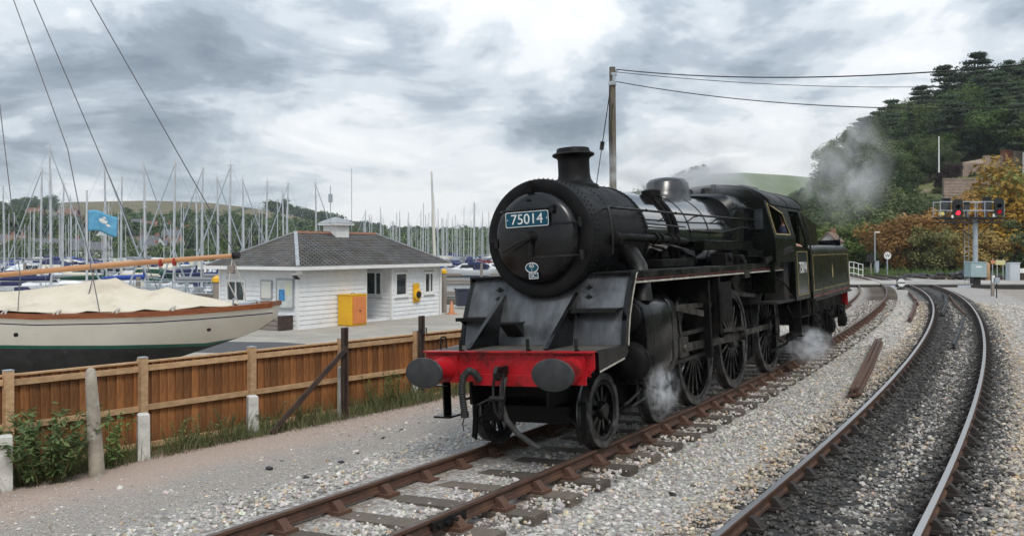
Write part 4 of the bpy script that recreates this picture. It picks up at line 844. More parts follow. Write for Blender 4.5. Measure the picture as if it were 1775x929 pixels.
# the driver, standing inside the cab doorway with one hand on the ledge
def skinned(name, verts, edges, radii, mt, parent):
    m = bpy.data.meshes.new(name); m.from_pydata(verts, edges, []); m.materials.append(mt); o = place(name, m, parent); o.modifiers.new('skin', 'SKIN'); sb = o.modifiers.new('sub', 'SUBSURF'); sb.levels = sb.render_levels = 2
    for i, r in enumerate(radii): m.skin_vertices[0].data[i].radius = (r, r) if not hasattr(r, '__len__') else r
    m.skin_vertices[0].data[0].use_root = True; return o
LMX = Matrix.Translation((-.27, 10.55, 0)) @ Euler(LOCO_ROT).to_matrix().to_4x4()
dv = thing('person', 'driver in navy overalls standing in the cab doorway, hand on the ledge', 'person', LMX @ Vector((10.5, -.97, 1.42)), LOCO_ROT)
J = [((0, .02, .95), .15), ((0, .01, 1.18), .145), ((0, 0, 1.38), .15), ((0, -.02, 1.50), .06), ((0, -.04, 1.585), .075), ((0, -.045, 1.68), .098), ((0, -.03, 1.76), .07),
     ((-.20, 0, 1.40), .075), ((-.27, -.08, 1.17), .052), ((-.16, -.27, 1.08), .036), ((-.12, -.335, 1.06), .04), ((.20, 0, 1.40), .075), ((.26, .03, 1.14), .052), ((.24, -.10, .92), .036), ((.23, -.15, .86), .038),
     ((-.10, .02, .88), .10), ((-.11, 0, .48), .07), ((-.11, .03, .08), .045), ((-.11, -.12, .03), .04), ((.10, .02, .88), .10), ((.11, 0, .48), .07), ((.11, .03, .08), .045), ((.11, -.12, .03), .04)]
E_ = [(0,1),(1,2),(2,3),(3,4),(4,5),(5,6),(2,7),(7,8),(8,9),(9,10),(2,11),(11,12),(12,13),(13,14),(0,15),(15,16),(16,17),(17,18),(0,19),(19,20),(20,21),(21,22)]
for hand, dy in ((10, (.0, -.06, -.01)), (14, (-.01, -.05, -.05))):
    for k in range(5):
        p = Vector(J[hand][0]); a = p + Vector((-.03 + .015*k, 0, 0)) + Vector(dy)*(.7 if k else .3) + (Vector((-.03, 0, 0)) if k == 0 else Vector()); J.append((tuple(a), .0095)); J.append((tuple(a + Vector(dy)*(.35 + .12*math.sin(k)) + Vector((0, 0, -.015))), .0085)); n0 = len(J) - 2; E_ += [(hand, n0), (n0, n0+1)]
body = skinned('body', [j[0] for j in J], E_, [j[1] for j in J], mat('skin', (.48, .27, .20), rough=.6), dv)
ci = [0, 1, 2, 3, 7, 8, 9, 11, 12, 13, 15, 16, 17, 19, 20, 21]; mp_ = {q: k for k, q in enumerate(ci)}
skinned('overalls', [J[q][0] for q in ci], [(mp_[a], mp_[b]) for a, b in E_ if a in mp_ and b in mp_], [J[q][1] + (.018 if q != 3 else .01) for q in ci], mat('navy_overalls', (.015, .022, .06), (.01, .014, .035), 6, .85), dv)
mb = MB(); mb.lathe([(1.70, .105), (1.76, .108), (1.80, .09), (1.81, 0)], (0, -.03, 0), 'z', 16); mb.bx(-.07, .07, -.20, -.10, 1.705, 1.72); mb.build('cap', mat('grease_cap', (.012, .012, .013), rough=.5), dv)
mb = MB(); mb.prism([(-.012, -.135, 1.655), (.012, -.135, 1.655), (0, -.165, 1.635), (0, -.14, 1.69)], (0, .01, 0)); mb.build('nose', mat('skin_nose', (.48, .26, .19), rough=.6), dv)
for sx_ in (-.035, .035): MB().dome((sx_, -.135, 1.69), .012, 6, nrm=(0, -1, 0)).build('eye', M['signal_black'], dv)
MB().bx(-.025, .025, -.139, -.13, 1.605, 1.613).build('mouth', mat('lips', (.3, .12, .1), rough=.6), dv)
# ------------------------------------------------------------------ timber fence between path and boatyard
FZ0, FZ1 = -.60, .83
fence = thing('timber_fence', 'brown close-board timber fence along the boatyard', 'fence', (FA[0], FA[1], 0))
def fp(d, off=0.0, z=0.0):
    p = fdir * d + fnrm * off; return Vector((p[0], p[1], z))
fang = math.atan2(fdir[1], fdir[0]); BAY = 1.91
bmesh_ = []
for k in range(4):
    mb = MB(); wj = .142; mb.add([(0,-.034,0),(wj,-.006,0),(wj,.0,0),(0,.0,0),(0,-.034,1.36),(wj,-.006,1.36),(wj,.0,1.36),(0,.0,1.36)], [(0,3,2,1),(4,5,6,7),(0,1,5,4),(1,2,6,5),(2,3,7,6),(3,0,4,7)])
    for q in (4, 5, 6, 7): mb.v[q] = (mb.v[q][0], mb.v[q][1], 1.36 + .006*(k-1.5))
    bmesh_.append(mb.mesh('board', M['fence'], 0))
d = -3.9; k = 0
while d < 13.0:
    place('board', bmesh_[k % 4], fence, fp(d, .022, FZ0 + .02 + random.uniform(-.006, .006)), (0, random.uniform(-.006, .006), fang)); d += .136; k += 1
mb = MB(); mb.bx(0, BAY*1.0-.12, -.045, 0, -.04, .04); RAILM = mb.mesh('rail', M['fence_rail'], 0)
mb = MB(); mb.bx(-.055, .055, -.11, 0, 0, 1.52); mb.prism([(-.058, -.113, 1.52), (.058, -.113, 1.52), (.058, .003, 1.52), (-.058, .003, 1.52)], (0, 0, .012), 1); POSTM = mb.mesh('post', [M['fence_rail'], M['galv']], 0)
for j in range(-2, 7):
    d = j * BAY; place('post', POSTM, fence, fp(d, -.02, FZ0 - .06), fang)
    if j < 6:
        for z in (.70, .10, -.46): place('rail', RAILM, fence, fp(d + .06, -.017, z + random.uniform(-.01, .01)), (0, random.uniform(-.004, .004), fang))
mb = MB(); mb.bx(-2*BAY, 6*BAY, -.03, .05, .775, .80); place('capping', mb.mesh('capping', M['fence_rail'], 0), fence, (0, 0, 0), fang)
mb = MB(); mb.bx(-2*BAY, 6*BAY, -.012, .03, -.62, -.5); place('gravel_board', mb.mesh('gravel_board', M['fence'], 0), fence, (0, 0, 0), fang)
def gz_at(x, y): return float(ground_z(np.array([x]), np.array([y]))[0][0])
# white concrete stub posts in front of the fence
for px, yy_, h, lab in ((9, 11.65, .74, 'squat white concrete stub post at the left edge of the picture'), (248, 13.25, .72, 'white concrete stub post between the leaning post and the rusty brace'), (437, 14.95, .70, 'white concrete stub post just left of the rusty diagonal brace'), (590, 16.3, .95, 'thin white marker post hard against the rusty braced post'), (718, 18.0, .7, 'white concrete stub post behind the left buffer')):
    x = X(px, yy_); z = gz_at(x, yy_) - .05; w_ = .085 if px < 500 else .05; mb = MB(); mb.loft([[(-w_, -w_, 0), (w_, -w_, 0), (w_, w_, 0), (-w_, w_, 0)], [(-w_*.93, -w_*.93, h), (w_*.93, -w_*.93, h), (w_*.93, w_*.93, h), (-w_*.93, w_*.93, h)], [(-w_*.6, -w_*.6, h+.02), (w_*.6, -w_*.6, h+.02), (w_*.6, w_*.6, h+.02), (-w_*.6, w_*.6, h+.02)]])
    if px < 500: mb.dome((0, -w_*.95, h*.85), .012, 6, nrm=(0, -1, 0)); mb.dome((0, -w_*.97, h*.3), .012, 6, nrm=(0, -1, 0))
    tag(mb.build('stub_post', M['conc_white'], None, 0, (x, yy_, z), .5, bevel=.008), lab, 'post', 'white stub posts by the fence')
# old leaning concrete post
x, y = X(168, 12.1), 12.1; mb = MB(); mb.loft([[(a*math.cos(t), a*math.sin(t)*.8, z) for t in np.linspace(0, 2*math.pi, 9)[:-1]] for z, a in ((-.1, .10), (.5, .092), (1.0, .078), (1.36, .068), (1.42, .05), (1.44, .015))])
tag(mb.build('concrete_post', M['conc_old'], None, 50, (x, y, gz_at(x, y)), (R(1), R(-3.2), .4)), 'old lichened round-topped concrete post leaning in front of the fence', 'post')
# rusty posts with a diagonal brace
for px, y, h, brace, lab in ((597, 16.15, 1.60, True, 'rusty steel post propped by a long diagonal brace'), (730, 18.15, 1.66, False, 'rusty dark post beside the left buffer with wire twisted round it')):
    x = X(px, y); z = gz_at(x, y); o = thing('rusty_post', lab, 'post', (x, y, z), fang, 'rusty posts by the fence')
    mb = MB(); mb.bx(-.075, .075, -.012, .012, -.1, h); mb.bx(-.012, .012, -.085, 0, -.1, h); mb.bx(-.075, -.055, -.06, 0, -.1, h); mb.build('upright', M['rust_post'], o, 0)
    mb = MB(); [mb.dome((.03, -.012, h*q), .016, 6, nrm=(0, -1, 0)) for q in (.9, .75, .5)]; mb.build('bolts', M['galv'], o)
    if brace: mb = MB(); mb.beam((0, -.06, h*.78), (-1.62, -.12, .02), .03, .09); mb.beam((0, -.04, h*.76), (-1.62, -.1, .0), .09, .02); mb.build('diagonal_brace', M['rust_post'], o, 0)
    else: mb = MB(); [mb.tube([(.08*math.cos(t)+.0, .08*math.sin(t)-.04, h*.8+.02*math.sin(3*t)+j*.03) for t in np.linspace(0, 6.3, 12)], .006, 5) for j in range(4)]; mb.build('wire', M['dsteel'], o)

# ------------------------------------------------------------------ weeds, grass and the bush at the fence foot
def blades(P, h, wd, lean, name, mt, lab, cat):
    n = len(P); a = rng.uniform(0, 2*math.pi, n); ln = lean * rng.uniform(.2, 1, n) * h; ux, uy = np.cos(a), np.sin(a); b = rng.uniform(0, 2*math.pi, n); wx, wy = np.cos(b) * wd, np.sin(b) * wd
    v = np.zeros((n, 5, 3)); v[:, 0] = P + np.stack([wx, wy, 0*h], -1) * .5; v[:, 1] = P - np.stack([wx, wy, 0*h], -1) * .5
    mid = P + np.stack([ux*ln*.35, uy*ln*.35, h*.6], -1); v[:, 2] = mid - np.stack([wx, wy, 0*h], -1) * .38; v[:, 3] = mid + np.stack([wx, wy, 0*h], -1) * .38; v[:, 4] = P + np.stack([ux*ln, uy*ln, h], -1)
    v2 = v[:, [0, 1, 2, 3, 3, 2, 4, 4]].reshape(-1, 3); f = np.arange(n*8).reshape(-1, 4); m = np_mesh(name, v2, f, mt, tint=np.repeat(rng.random(n), 2))
    return tag(place(name, m), lab, cat, kind='stuff')
def fence_strip(n, d0, d1, off0, off1):
    d = rng.uniform(d0, d1, n); o = -rng.uniform(off0, off1, n); x = FA[0] + fdir[0]*d + fnrm[0]*o; y = FA[1] + fdir[1]*d + fnrm[1]*o; z = ground_z(x, y)[0]; return np.stack([x, y, z], -1), d
LG = leaf_mat('weed_green', (.065, .095, .026), (.18, .19, .065)); LG2 = leaf_mat('dry_grass', (.17, .13, .065), (.30, .24, .12)); LB = leaf_mat('bush_leaf', (.06, .12, .025), (.17, .25, .06))
P, d = fence_strip(7600, -2.5, 9.6, .12, .72); kp = rng.random(len(P)) < .35 + .65 * (np.sin(d*2.1)+np.sin(d*5.3+1) > -.2); P = P[kp]
blades(P, rng.gamma(3, .05, len(P)) + .05, .014, .8, 'weeds', LG, 'straggly green weeds and grass growing along the foot of the fence', 'weeds')
P, d = fence_strip(2600, -2.5, 9.6, .15, .95); blades(P, rng.gamma(2.2, .045, len(P)) + .03, .008, .9, 'dry_grass', LG2, 'dry straw-coloured grass at the foot of the fence', 'grass')
def leaf_quads(C, nrm, size, asp=.5):
    n = len(C); t = rng.normal(size=(n, 3)); a = np.cross(nrm, t); a /= np.linalg.norm(a, axis=1)[:, None] + 1e-9; b = np.cross(nrm, a); b /= np.linalg.norm(b, axis=1)[:, None] + 1e-9
    s = (size if hasattr(size, '__len__') else np.full(n, size))[:, None]; v = np.stack([C - a*s, C - b*s*asp, C + a*s, C + b*s*asp], 1); return v
def stem_plant(name, lab, cat, px, y, n, h, spread, leaf, mt, group=None, per=26):
    x = X(px, y); o = thing(name, lab, cat, (x, y, gz_at(x, y)), 0, group); mb = MB(); C = []; Nn = []
    for k in range(n):
        a = random.uniform(0, 2*math.pi); r = spread * math.sqrt(random.random()); hh = h * random.uniform(.5, 1); p0 = Vector((r*.35*math.cos(a), r*.35*math.sin(a), 0)); p2 = Vector((r*math.cos(a), r*math.sin(a), hh)); p1 = p0.lerp(p2, .55) + Vector((0, 0, hh*.16)); mb.tube([p0, p1, p2], [.008, .006, .003], 5)
        for j in range(per):
            t = random.uniform(.15, 1); q = (p0.lerp(p1, t/.55) if t < .55 else p1.lerp(p2, (t-.55)/.45)); e = Vector((random.gauss(0, 1), random.gauss(0, 1), random.gauss(0, .5))).normalized(); C.append(q + e*leaf*.9); Nn.append(Vector((random.gauss(0, .5), random.gauss(0, .5), 1)))
    mb.build('stems', mat('weed_stem', (.10, .10, .035), rough=.8), o); v = leaf_quads(np.array(C), np.array(Nn), rng.uniform(.6, 1.2, len(C))*leaf, .36)
    lf = place('leaves', np_mesh('leaves', v.reshape(-1, 3), np.arange(len(v)*4).reshape(-1, 4), mt, tint=rng.random(len(v))), o); lf['kind'] = 'stuff'; return o
stem_plant('buddleia_bush', 'leafy green bush growing by the fence left of the leaning post', 'bush', 85, 12.0, 46, 1.0, .80, .066, LB, per=34)
stem_plant('buddleia_bush', 'low green bush by the fence right of the leaning post', 'bush', 190, 12.75, 9, .85, .32, .05, LB)
for px, y, n, h, lab in ((300, 13.5, 10, .55, 'weed clump by the second fence bay'), (345, 14.0, 10, .5, 'weed clump left of the third stub post'), (395, 14.4, 12, .6, 'tall weed clump close to the third stub post'), (465, 15.2, 9, .55, 'weed clump at the foot of the diagonal brace'), (525, 15.7, 10, .5, 'weed clump under the diagonal brace'), (655, 16.9, 16, .72, 'leafy weed clump right of the braced post'), (690, 17.3, 15, .75, 'tall weed clump with purple flower between the two rusty posts'), (725, 17.8, 9, .5, 'weed clump below the left buffer')):
    stem_plant('weed_clump', lab, 'weed', px, y, n, h, .36, .030, LG, 'weed clumps along the fence', 20)

# ------------------------------------------------------------------ classic yacht laid up ashore (stern to the right)
BX, BY = -5.12, 20.0
yacht = thing('classic_yacht', 'cream wooden yacht laid up ashore under a canvas cover', 'yacht', (BX, BY, 0), R(180 - 3))
# local x runs from the stern (0) to the bow (10), z is world height
XS = np.array([0, .12, .35, .8, 1.4, 2.2, 3.2, 4.6, 6.2, 7.8, 9.0, 9.8, 10.2])
SH = np.interp(XS, [0, 2, 4.5, 7, 10.2], [1.26, 1.12, 1.06, 1.14, 1.45]); DB = np.interp(XS, [0, .12, .35, .8, 1.4, 2.2, 3.2, 4.6, 6.2, 7.8, 9, 9.8, 10.2], [.30, .42, .58, .78, .95, 1.12, 1.25, 1.32, 1.25, .98, .62, .25, .03])
BT = np.interp(XS, [0, .35, .8, 1.4, 2.2, 2.9, 4, 7, 8.5, 9.5, 10.2], [.98, .74, .56, .36, .10, -.30, -.52, -.45, -.1, .4, .95])
LEV = [None, -.2, .1, .38, .455, .70, .95, 'line', None]
def half(i, z):
    t = np.clip((z - BT[i]) / max(SH[i] - BT[i], .01), 0, 1); return DB[i] * (t ** .42) * (1 - .08 * (1 - t))
mb = MB(); nl = 10
for sgn in (1, -1):
    rows = []
    for i in range(len(XS)):
        lv = [BT[i], -.2, .1, .30, .40, .475, .70, SH[i] - .16, SH[i] - .135, SH[i]]; lv = [min(max(q, BT[i] + .0005*k), SH[i] - .0005*(9-k)) for k, q in enumerate(lv)]; rows.append([(XS[i], sgn * (half(i, q) + (.01 if k == 0 else 0)), q) for k, q in enumerate(lv)])
    o = len(mb.v); mb.v += [p for r in rows for p in r]
    for i in range(len(XS) - 1):
        for k in range(9):
            q = (o+i*10+k, o+i*10+k+1, o+(i+1)*10+k+1, o+(i+1)*10+k); mb.f.append(q); mb.m.append(2 if k < 4 else 1 if k == 4 else 3 if k == 7 else 0)
    if sgn == 1: st = [o + k for k in range(10)]
    else:
        en = [o + k for k in range(10)]
        for k in range(9): mb.f.append((st[k], st[k+1], en[k+1], en[k])); mb.m.append(0)
hull = mb.build('hull', [M['yacht_white'], M['boot_green'], M['antifoul'], M['navy']], yacht, smooth=60)
mb = MB(); n_ = len(XS)
mb.add([(XS[i], sg*DB[i]*.98, SH[i]-.03) for i in range(n_) for sg in (-1, 1)], [(2*i, 2*i+1, 2*i+3, 2*i+2) for i in range(n_-1)]); mb.build('deck', mat('pale_deck', (.45, .40, .32), (.36, .32, .26), 4, .7), yacht)
for sg in (-1, 1):
    mb = MB(); mb.loft([[(XS[i], sg*(DB[i]-.04), SH[i]-.03), (XS[i], sg*(DB[i]+.018), SH[i]-.03), (XS[i], sg*(DB[i]+.018), SH[i]+.075), (XS[i], sg*(DB[i]-.03), SH[i]+.085)] for i in range(n_)]); mb.build('toe_rail', M['varnish'], yacht, smooth=0)
mb = MB(); mb.beam((0.0, -.3, 1.31), (0.0, .3, 1.31), .08, .1); mb.build('stern_rail', M['varnish'], yacht)
mb = MB(); mb.bx(3.4, 4.6, -.45, .45, .98, 1.28); mb.bx(3.3, 4.7, -.5, .5, 1.26, 1.30); mb.build('cabin_trunk', M['gel'], yacht, bevel=.02)
# canvas cover stretched over a ridge
cx_ = np.array([.9, 1.3, 1.9, 2.4, 2.75, 3.1, 3.55, 3.9, 4.6, 5.4, 6.4, 7.6]); cz_ = np.array([1.30, 1.38, 1.50, 1.64, 1.56, 1.62, 1.84, 1.80, 1.70, 1.58, 1.52, 1.46]); rows = []
for i, xx in enumerate(cx_):
    sh_ = np.interp(xx, XS, SH); db_ = np.interp(xx, XS, DB); row = []
    for t in np.linspace(-1, 1, 23):
        a = abs(t); z = cz_[i] + (sh_ + .10 - cz_[i]) * (a ** 1.15) - .05*math.sin(a*math.pi)*(1) - .035*abs(math.sin((xx-3.55)*2.2 + t*1.3)) * math.sin(a*math.pi) + (.03*math.sin(xx*6) if a > .98 else 0); row.append((xx, t * db_ * .97, z))
    rows.append(row)
f2 = []
for i in range(len(rows) - 1):
    f2.append(rows[i]); a, b = rows[i], rows[i+1]
    for q in (.33, .67): f2.append([tuple(np.array(p)*(1-q) + np.array(r)*q + np.array([0, 0, -.010*abs(math.sin(i*2.1+q*3+p[1]*2.5))])) for p, r in zip(a, b)])
f2.append(rows[-1]); mb = MB(); mb.loft(f2, closed=False, cap=False); cov = mb.build('canvas_cover', M['canvas'], yacht, smooth=70); sm = cov.modifiers.new('thick', 'SOLIDIFY'); sm.thickness = .012
mb = MB()
for xx in (1.8, 2.9, 4.1, 5.2):
    sh_, db_ = np.interp(xx, XS, SH), np.interp(xx, XS, DB); mb.tube([(xx, db_*.95, sh_+.16), (xx+.04, db_*.99, sh_+.10), (xx+.02, db_+.02, sh_+.06)], .022, 6); mb.tube([(xx+.03, db_*.95, sh_+.16), (xx+.1, db_*.99, sh_+.10), (xx+.12, db_+.02, sh_+.06)], .015, 6)
mb.build('cover_lashings', M['rope'], yacht)
mb = MB(); mb.tube([(.35, 0, 1.30), (.42, .05, 1.38), (.6, .1, 1.36)], .02, 6); mb.bx(.5, .75, -.2, .25, 1.24, 1.32); mb.tube([(.8, .4, 1.28), (.78, .42, 1.42), (.7, .42, 1.44)], .02, 6); mb.build('stern_fittings', M['galv'], yacht)
mb = MB(); mb.cyl((5.0, -1.305, .72), (5.0, -1.33, .72), .045, n=12); mb.cyl((5.0, 1.30, .72), (5.0, 1.335, .72), .045, n=12); mb.cyl((1.15, .80, .80), (1.15, .87, .80), .035, n=12); mb.build('hull_outlets', M['dsteel'], hull)
mb = MB()
for xx, sg in ((2.6, 1), (2.6, -1), (6.5, 1), (6.5, -1)): mb.beam((xx, sg*.85, .2), (xx, sg*1.3, -.6), .1, .1)
mb.bx(2.3, 8.2, -.25, .25, -.6, -.5); tag(mb.build('boat_props', M['timber'], None, 0, (BX, BY, 0), R(177)), 'timber shores propping the laid-up cream yacht', 'boat props')
# mast, boom and rigging belong to the yacht
mb = MB(); mb.tube([(6.9, 0, .9), (6.95, 0, 7), (7.0, 0, 13.6)], [.10, .095, .06], 12); mb.build('mast', M['spar'], yacht)
mb = MB(); P0 = (6.9, .0, 1.84); P1 = (.82, .15, 2.34); mb.tube([P0, tuple(Vector(P0).lerp(Vector(P1), .5) + Vector((0, 0, .02))), P1], [.055, .068, .05], 14); bo = mb.build('boom', M['spar'], yacht)
mb = MB(); mb.cyl(tuple(Vector(P1).lerp(Vector(P0), .012)), tuple(Vector(P1).lerp(Vector(P0), -.012)), .075, n=12); mb.build('boom_end_band', M['dsteel'], bo)
def line(name, pts, r, mt): m_ = MB(); m_.tube(pts, r, 5); return m_.build(name, mt, yacht)
line('topping_lift', [P1, (6.95, 0, 12.8)], .012, M['darkrope']); line('running_backstay', [(3.3, 1.2, 1.2), (4.3, .6, 4.6), (6.95, .0, 10.9)], .011, M['darkrope']); line('running_backstay', [(3.0, -1.2, 1.2), (6.95, 0, 11.5)], .011, M['darkrope'])
line('shroud', [(6.2, 1.2, 1.15), (6.95, 0, 12.4)], .011, M['darkrope']); line('shroud', [(6.6, 1.2, 1.15), (6.95, .05, 9.0)], .011, M['darkrope']); line('shroud', [(5.0, 1.25, 1.2), (5.1, 1.0, 1.9), (6.95, 0, 12.0)], .010, M['darkrope'])
line('mainsheet', [(.9, .15, 2.28), (.95, .25, 1.75), (.8, .1, 1.34)], .015, M['rope']); line('mainsheet', [(.9, .15, 2.28), (.75, .0, 1.75), (.7, -.1, 1.34)], .015, M['rope']); line('lifeline', [(3.95, .12, 2.05), (3.9, .5, 1.5), (3.7, 1.1, 1.2)], .012, M['darkrope'])
mb = MB(); mb.bx(.85, 1.0, .1, .22, 1.95, 2.12); mb.build('sheet_block', M['timber'], yacht, bevel=.02); mb = MB(); mb.cyl((2.2, .14, 2.2), (2.16, .14, 2.2), .088, n=10); mb.cyl((2.5, .14, 2.18), (2.46, .14, 2.18), .088, n=10); mb.build('sail_ties', mat('red_lashing', (.35, .03, .03), rough=.8), bo)

# ------------------------------------------------------------------ harbour office hut
HX, HY = X(515, 35.0), 35.0; HT = R(30.5); HL, HD, HH = 9.3, 4.15, 2.34
hut = thing('harbour_hut', 'white weatherboarded hut with hipped slate roof and small cupola', 'hut', (HX, HY, YARD), R(90) - HT)
# local x along the front (away from the viewer), y to the back; front wall at y=0 facing -y, end wall at x=0
RX0, RX1, RDEP = 4.0, 5.75, 1.75       # entrance recess in the front wall
BH = .178; nb = int(HH / BH) + 1
def boards(length, org, ang, holes=(), parent=hut):
    for k in range(nb):
        z0 = k*BH; z1 = min(z0 + BH, HH); segs = [(0, length)]
        for a, b, c, d in holes:
            if z0 < d - .02 and z1 > c + .02: segs = [q for s0, s1 in segs for q in (((s0, min(s1, a)), (max(s0, b), s1)) if a < s1 and b > s0 else ((s0, s1),)) if q[1] - q[0] > .02]
        for s0, s1 in segs:
            m_ = MB(); m_.prism([(s0, 0, z0), (s0, -.045, z0), (s0, -.042, z0+.012), (s0, -.018, z1+.012), (s0, 0, z1+.012)], (s1-s0, 0, 0)); m_.build('weatherboard', M['weatherboard'], parent, 0, org, ang)
W1 = (2.52-.02, 3.35, .99, 1.99)
FH = [(5.95, 6.85, .98, 2.05), (8.1, 8.85, 1.02, 2.02)]
boards(RX0, (0, 0, 0), 0); boards(HL - RX1, (RX1, 0, 0), 0, [(a-RX1, b-RX1, c, d) for a, b, c, d in FH])
boards(HD, (0, HD, 0), R(-90), [(.35, 1.45, .95, 1.85)]); boards(HD, (HL, 0, 0), R(90)); boards(RDEP, (RX1, RDEP, 0), R(-90), [(.28, 1.28, 1.0, 2.1)]); boards(RX1-RX0, (RX0, RDEP, 0), 0)
mb = MB(); mb.bx(.02, RX0, .01, .10, 0, HH); mb.bx(RX1, HL-.02, .01, .10, 0, .98); mb.bx(RX1, HL-.02, .01, .1, 2.05, HH); mb.bx(6.85, 8.1, .01, .1, .98, 2.05); mb.bx(RX1, 5.95, .01, .1, .98, 2.05); mb.bx(8.85, HL-.02, .01, .1, .98, 2.05)
mb.bx(.01, .1, .1, HD, 0, .95); mb.bx(.01, .1, .1, 2.70, .95, 1.85); mb.bx(.01, .1, 3.8, HD, .95, 1.85); mb.bx(.01, .1, .1, HD, 1.85, HH); mb.bx(HL-.1, HL-.01, .1, HD, 0, HH); mb.bx(0, HL, HD-.1, HD-.01, 0, .9); mb.bx(0, HL, HD-.1, HD-.01, 2.0, HH); [mb.bx(q, q+.5, HD-.1, HD-.01, .9, 2.0) for q in (0, 2.6, 5.2, 8.8)]
mb.bx(RX0-.08, RX0, .1, RDEP+.1, 0, HH); mb.bx(RX0, RX1, RDEP+.01, RDEP+.1, 0, HH); mb.bx(RX1+.01, RX1+.09, .1, RDEP, 0, 1.0); mb.bx(RX1+.01, RX1+.09, .1, .22, 1.0, HH); mb.bx(RX1+.01, RX1+.09, 1.22, RDEP, 1.0, HH); mb.bx(0, HL, 0, HD, HH, HH+.04); mb.bx(0, HL, .1, HD-.1, .0, .03)
mb.build('wall_lining', M['weatherboard'], hut, 0)
for (x0, y0) in ((0, 0), (RX0, 0), (RX1, 0), (HL, 0), (0, HD), (HL, HD)): MB().bx(x0-.05, x0+.05, y0-.052, y0+.05, 0, HH+.02).build('corner_board', M['wpaint'], hut, 0)
def window(org, ang, w_, z0, z1, bars=(), inside=True):
    m_ = MB(); t = .095; m_.bx(0, w_, -.07, .05, z0, z0+t); m_.bx(0, w_, -.07, .05, z1-t, z1); m_.bx(0, t, -.068, .05, z0+t, z1-t); m_.bx(w_-t, w_, -.068, .05, z0+t, z1-t); [m_.bx(b-.03, b+.03, -.06, .04, z0+t, z1-t) for b in bars]; o = m_.build('window', M['wpaint'], hut, 0, org, ang)
    MB().bx(t, w_-t, -.01, .0, z0+t, z1-t).build('pane', GLZ, o, 0); MB().bx(-.05, w_+.05, -.11, .0, z0-.05, z0-.002).build('sill', M['wpaint'], o, 0)
    if inside: MB().bx(t, w_*.45, .12, .16, z0+t, z1-t).build('blind', mat('window_blind', (.55, .58, .58), rough=.8), o, 0)
GLZ = mat('window_glass', (.10, .13, .14), rough=.04, spec=.7, trans=.75)
window((5.95, 0, 0), 0, .90, .98, 2.05, inside=False); window((8.1, 0, 0), 0, .75, 1.02, 2.02, (.45,)); window((0, 3.80, 0), R(-90), 1.1, .95, 1.85, (.55,), False); window((RX1, RDEP-.28, 0), R(-90), 1.0, 1.0, 2.1, (.62,))
MB().bx(RX0+.2, RX1-.2, RDEP-.06, RDEP, 0, 2.05).build('door', mat('hut_door', (.50, .52, .52), rough=.5), hut, 0)
# roof: slate courses, hips, ridge, gutter, cupola
OV = .42; ex0, ex1, ey0, ey1 = -OV, HL+OV, -OV, HD+OV; hw = (ey1-ey0)/2; rise = 1.34; RZ = HH + .06
def roof_pt(plane, a, t):       # t: 0 eave, 1 ridge; a 0..1 along the course
    if plane == 0: x0, x1, y = ex0 + hw*t, ex1 - hw*t, ey0 + hw*t; return (x0 + (x1-x0)*a, y, RZ + rise*t)
    if plane == 1: x0, x1, y = ex1 - hw*t, ex0 + hw*t, ey1 - hw*t; return (x0 + (x1-x0)*a, y, RZ + rise*t)
    if plane == 2: y0, y1, x = ey1 - hw*t, ey0 + hw*t, ex0 + hw*t; return (x, y0 + (y1-y0)*a, RZ + rise*t)
    y0, y1, x = ey0 + hw*t, ey1 - hw*t, ex1 - hw*t; return (x, y0 + (y1-y0)*a, RZ + rise*t)
NC = 19
for pl in range(4):
    nv = {0: (0, -1, 0), 1: (0, 1, 0), 2: (-1, 0, 0), 3: (1, 0, 0)}[pl]; nv = (Vector(nv) * rise + Vector((0, 0, hw))).normalized(); mb = MB()
    L0 = ex1-ex0 if pl < 2 else ey1-ey0
    for c in range(NC):
        t0, t1 = c/NC, min((c+1.15)/NC, 1); a = Vector(roof_pt(pl, 0, t0)); b = Vector(roof_pt(pl, 1, t0)); n_s = max(int((b-a).length / .27), 1); a1 = Vector(roof_pt(pl, 0, t1)); b1 = Vector(roof_pt(pl, 1, t1))
        for k in range(n_s):
            sh = .5/n_s if c % 2 else 0; q0 = max(k/n_s - sh, 0) + .0025; q1 = min((k+1)/n_s - sh, 1) - .0025
            if q1 <= q0: continue
            lift = nv * (.026 + random.uniform(0, .010)); f0, f1 = a.lerp(b, q0) + lift, a.lerp(b, q1) + lift; e0, e1 = a1.lerp(b1, q0) + nv*.006, a1.lerp(b1, q1) + nv*.006; dn = nv * .02
            mb.add([f0, f1, e1, e0, f0-dn, f1-dn], [(0, 1, 2, 3), (4, 5, 1, 0)], random.choice((0, 0, 1, 2)))
        if c % 2 and n_s:
            q0 = 1 - .5/n_s; lift = nv*.03; mb.add([a.lerp(b, q0)+lift, b+lift, b1+nv*.006, a1.lerp(b1, q0)+nv*.006], [(0, 1, 2, 3)], 0)
    c1 = M['slate']
    if pl == 0:
        SL2 = mat('roof_slate_dark', (.14, .125, .108), (.10, .09, .078), 2.5, .65, bump=.3, bs=25, c3=(.085, .07, .045), ns3=.8, lo3=.45, hi3=.7); SL3 = mat('roof_slate_pale', (.15, .147, .145), (.105, .102, .10), 2.5, .55, bump=.3, bs=25, c3=(.07, .06, .045), ns3=.9, lo3=.5, hi3=.7)
    struct(mb.build('roof_slates', [M['slate'], SL2, SL3], hut, 0), 'stuff')
mb = MB(); mb.loft([[(ex0+hw*t+.02, ey0+hw*t+.02, RZ+rise*t-.03), (ex1-hw*t-.02, ey0+hw*t+.02, RZ+rise*t-.03), (ex1-hw*t-.02, ey1-hw*t-.02, RZ+rise*t-.03), (ex0+hw*t+.02, ey1-hw*t-.02, RZ+rise*t-.03)] for t in (0, .99)]); mb.build('roof_deck', M['slate'], hut, 0)
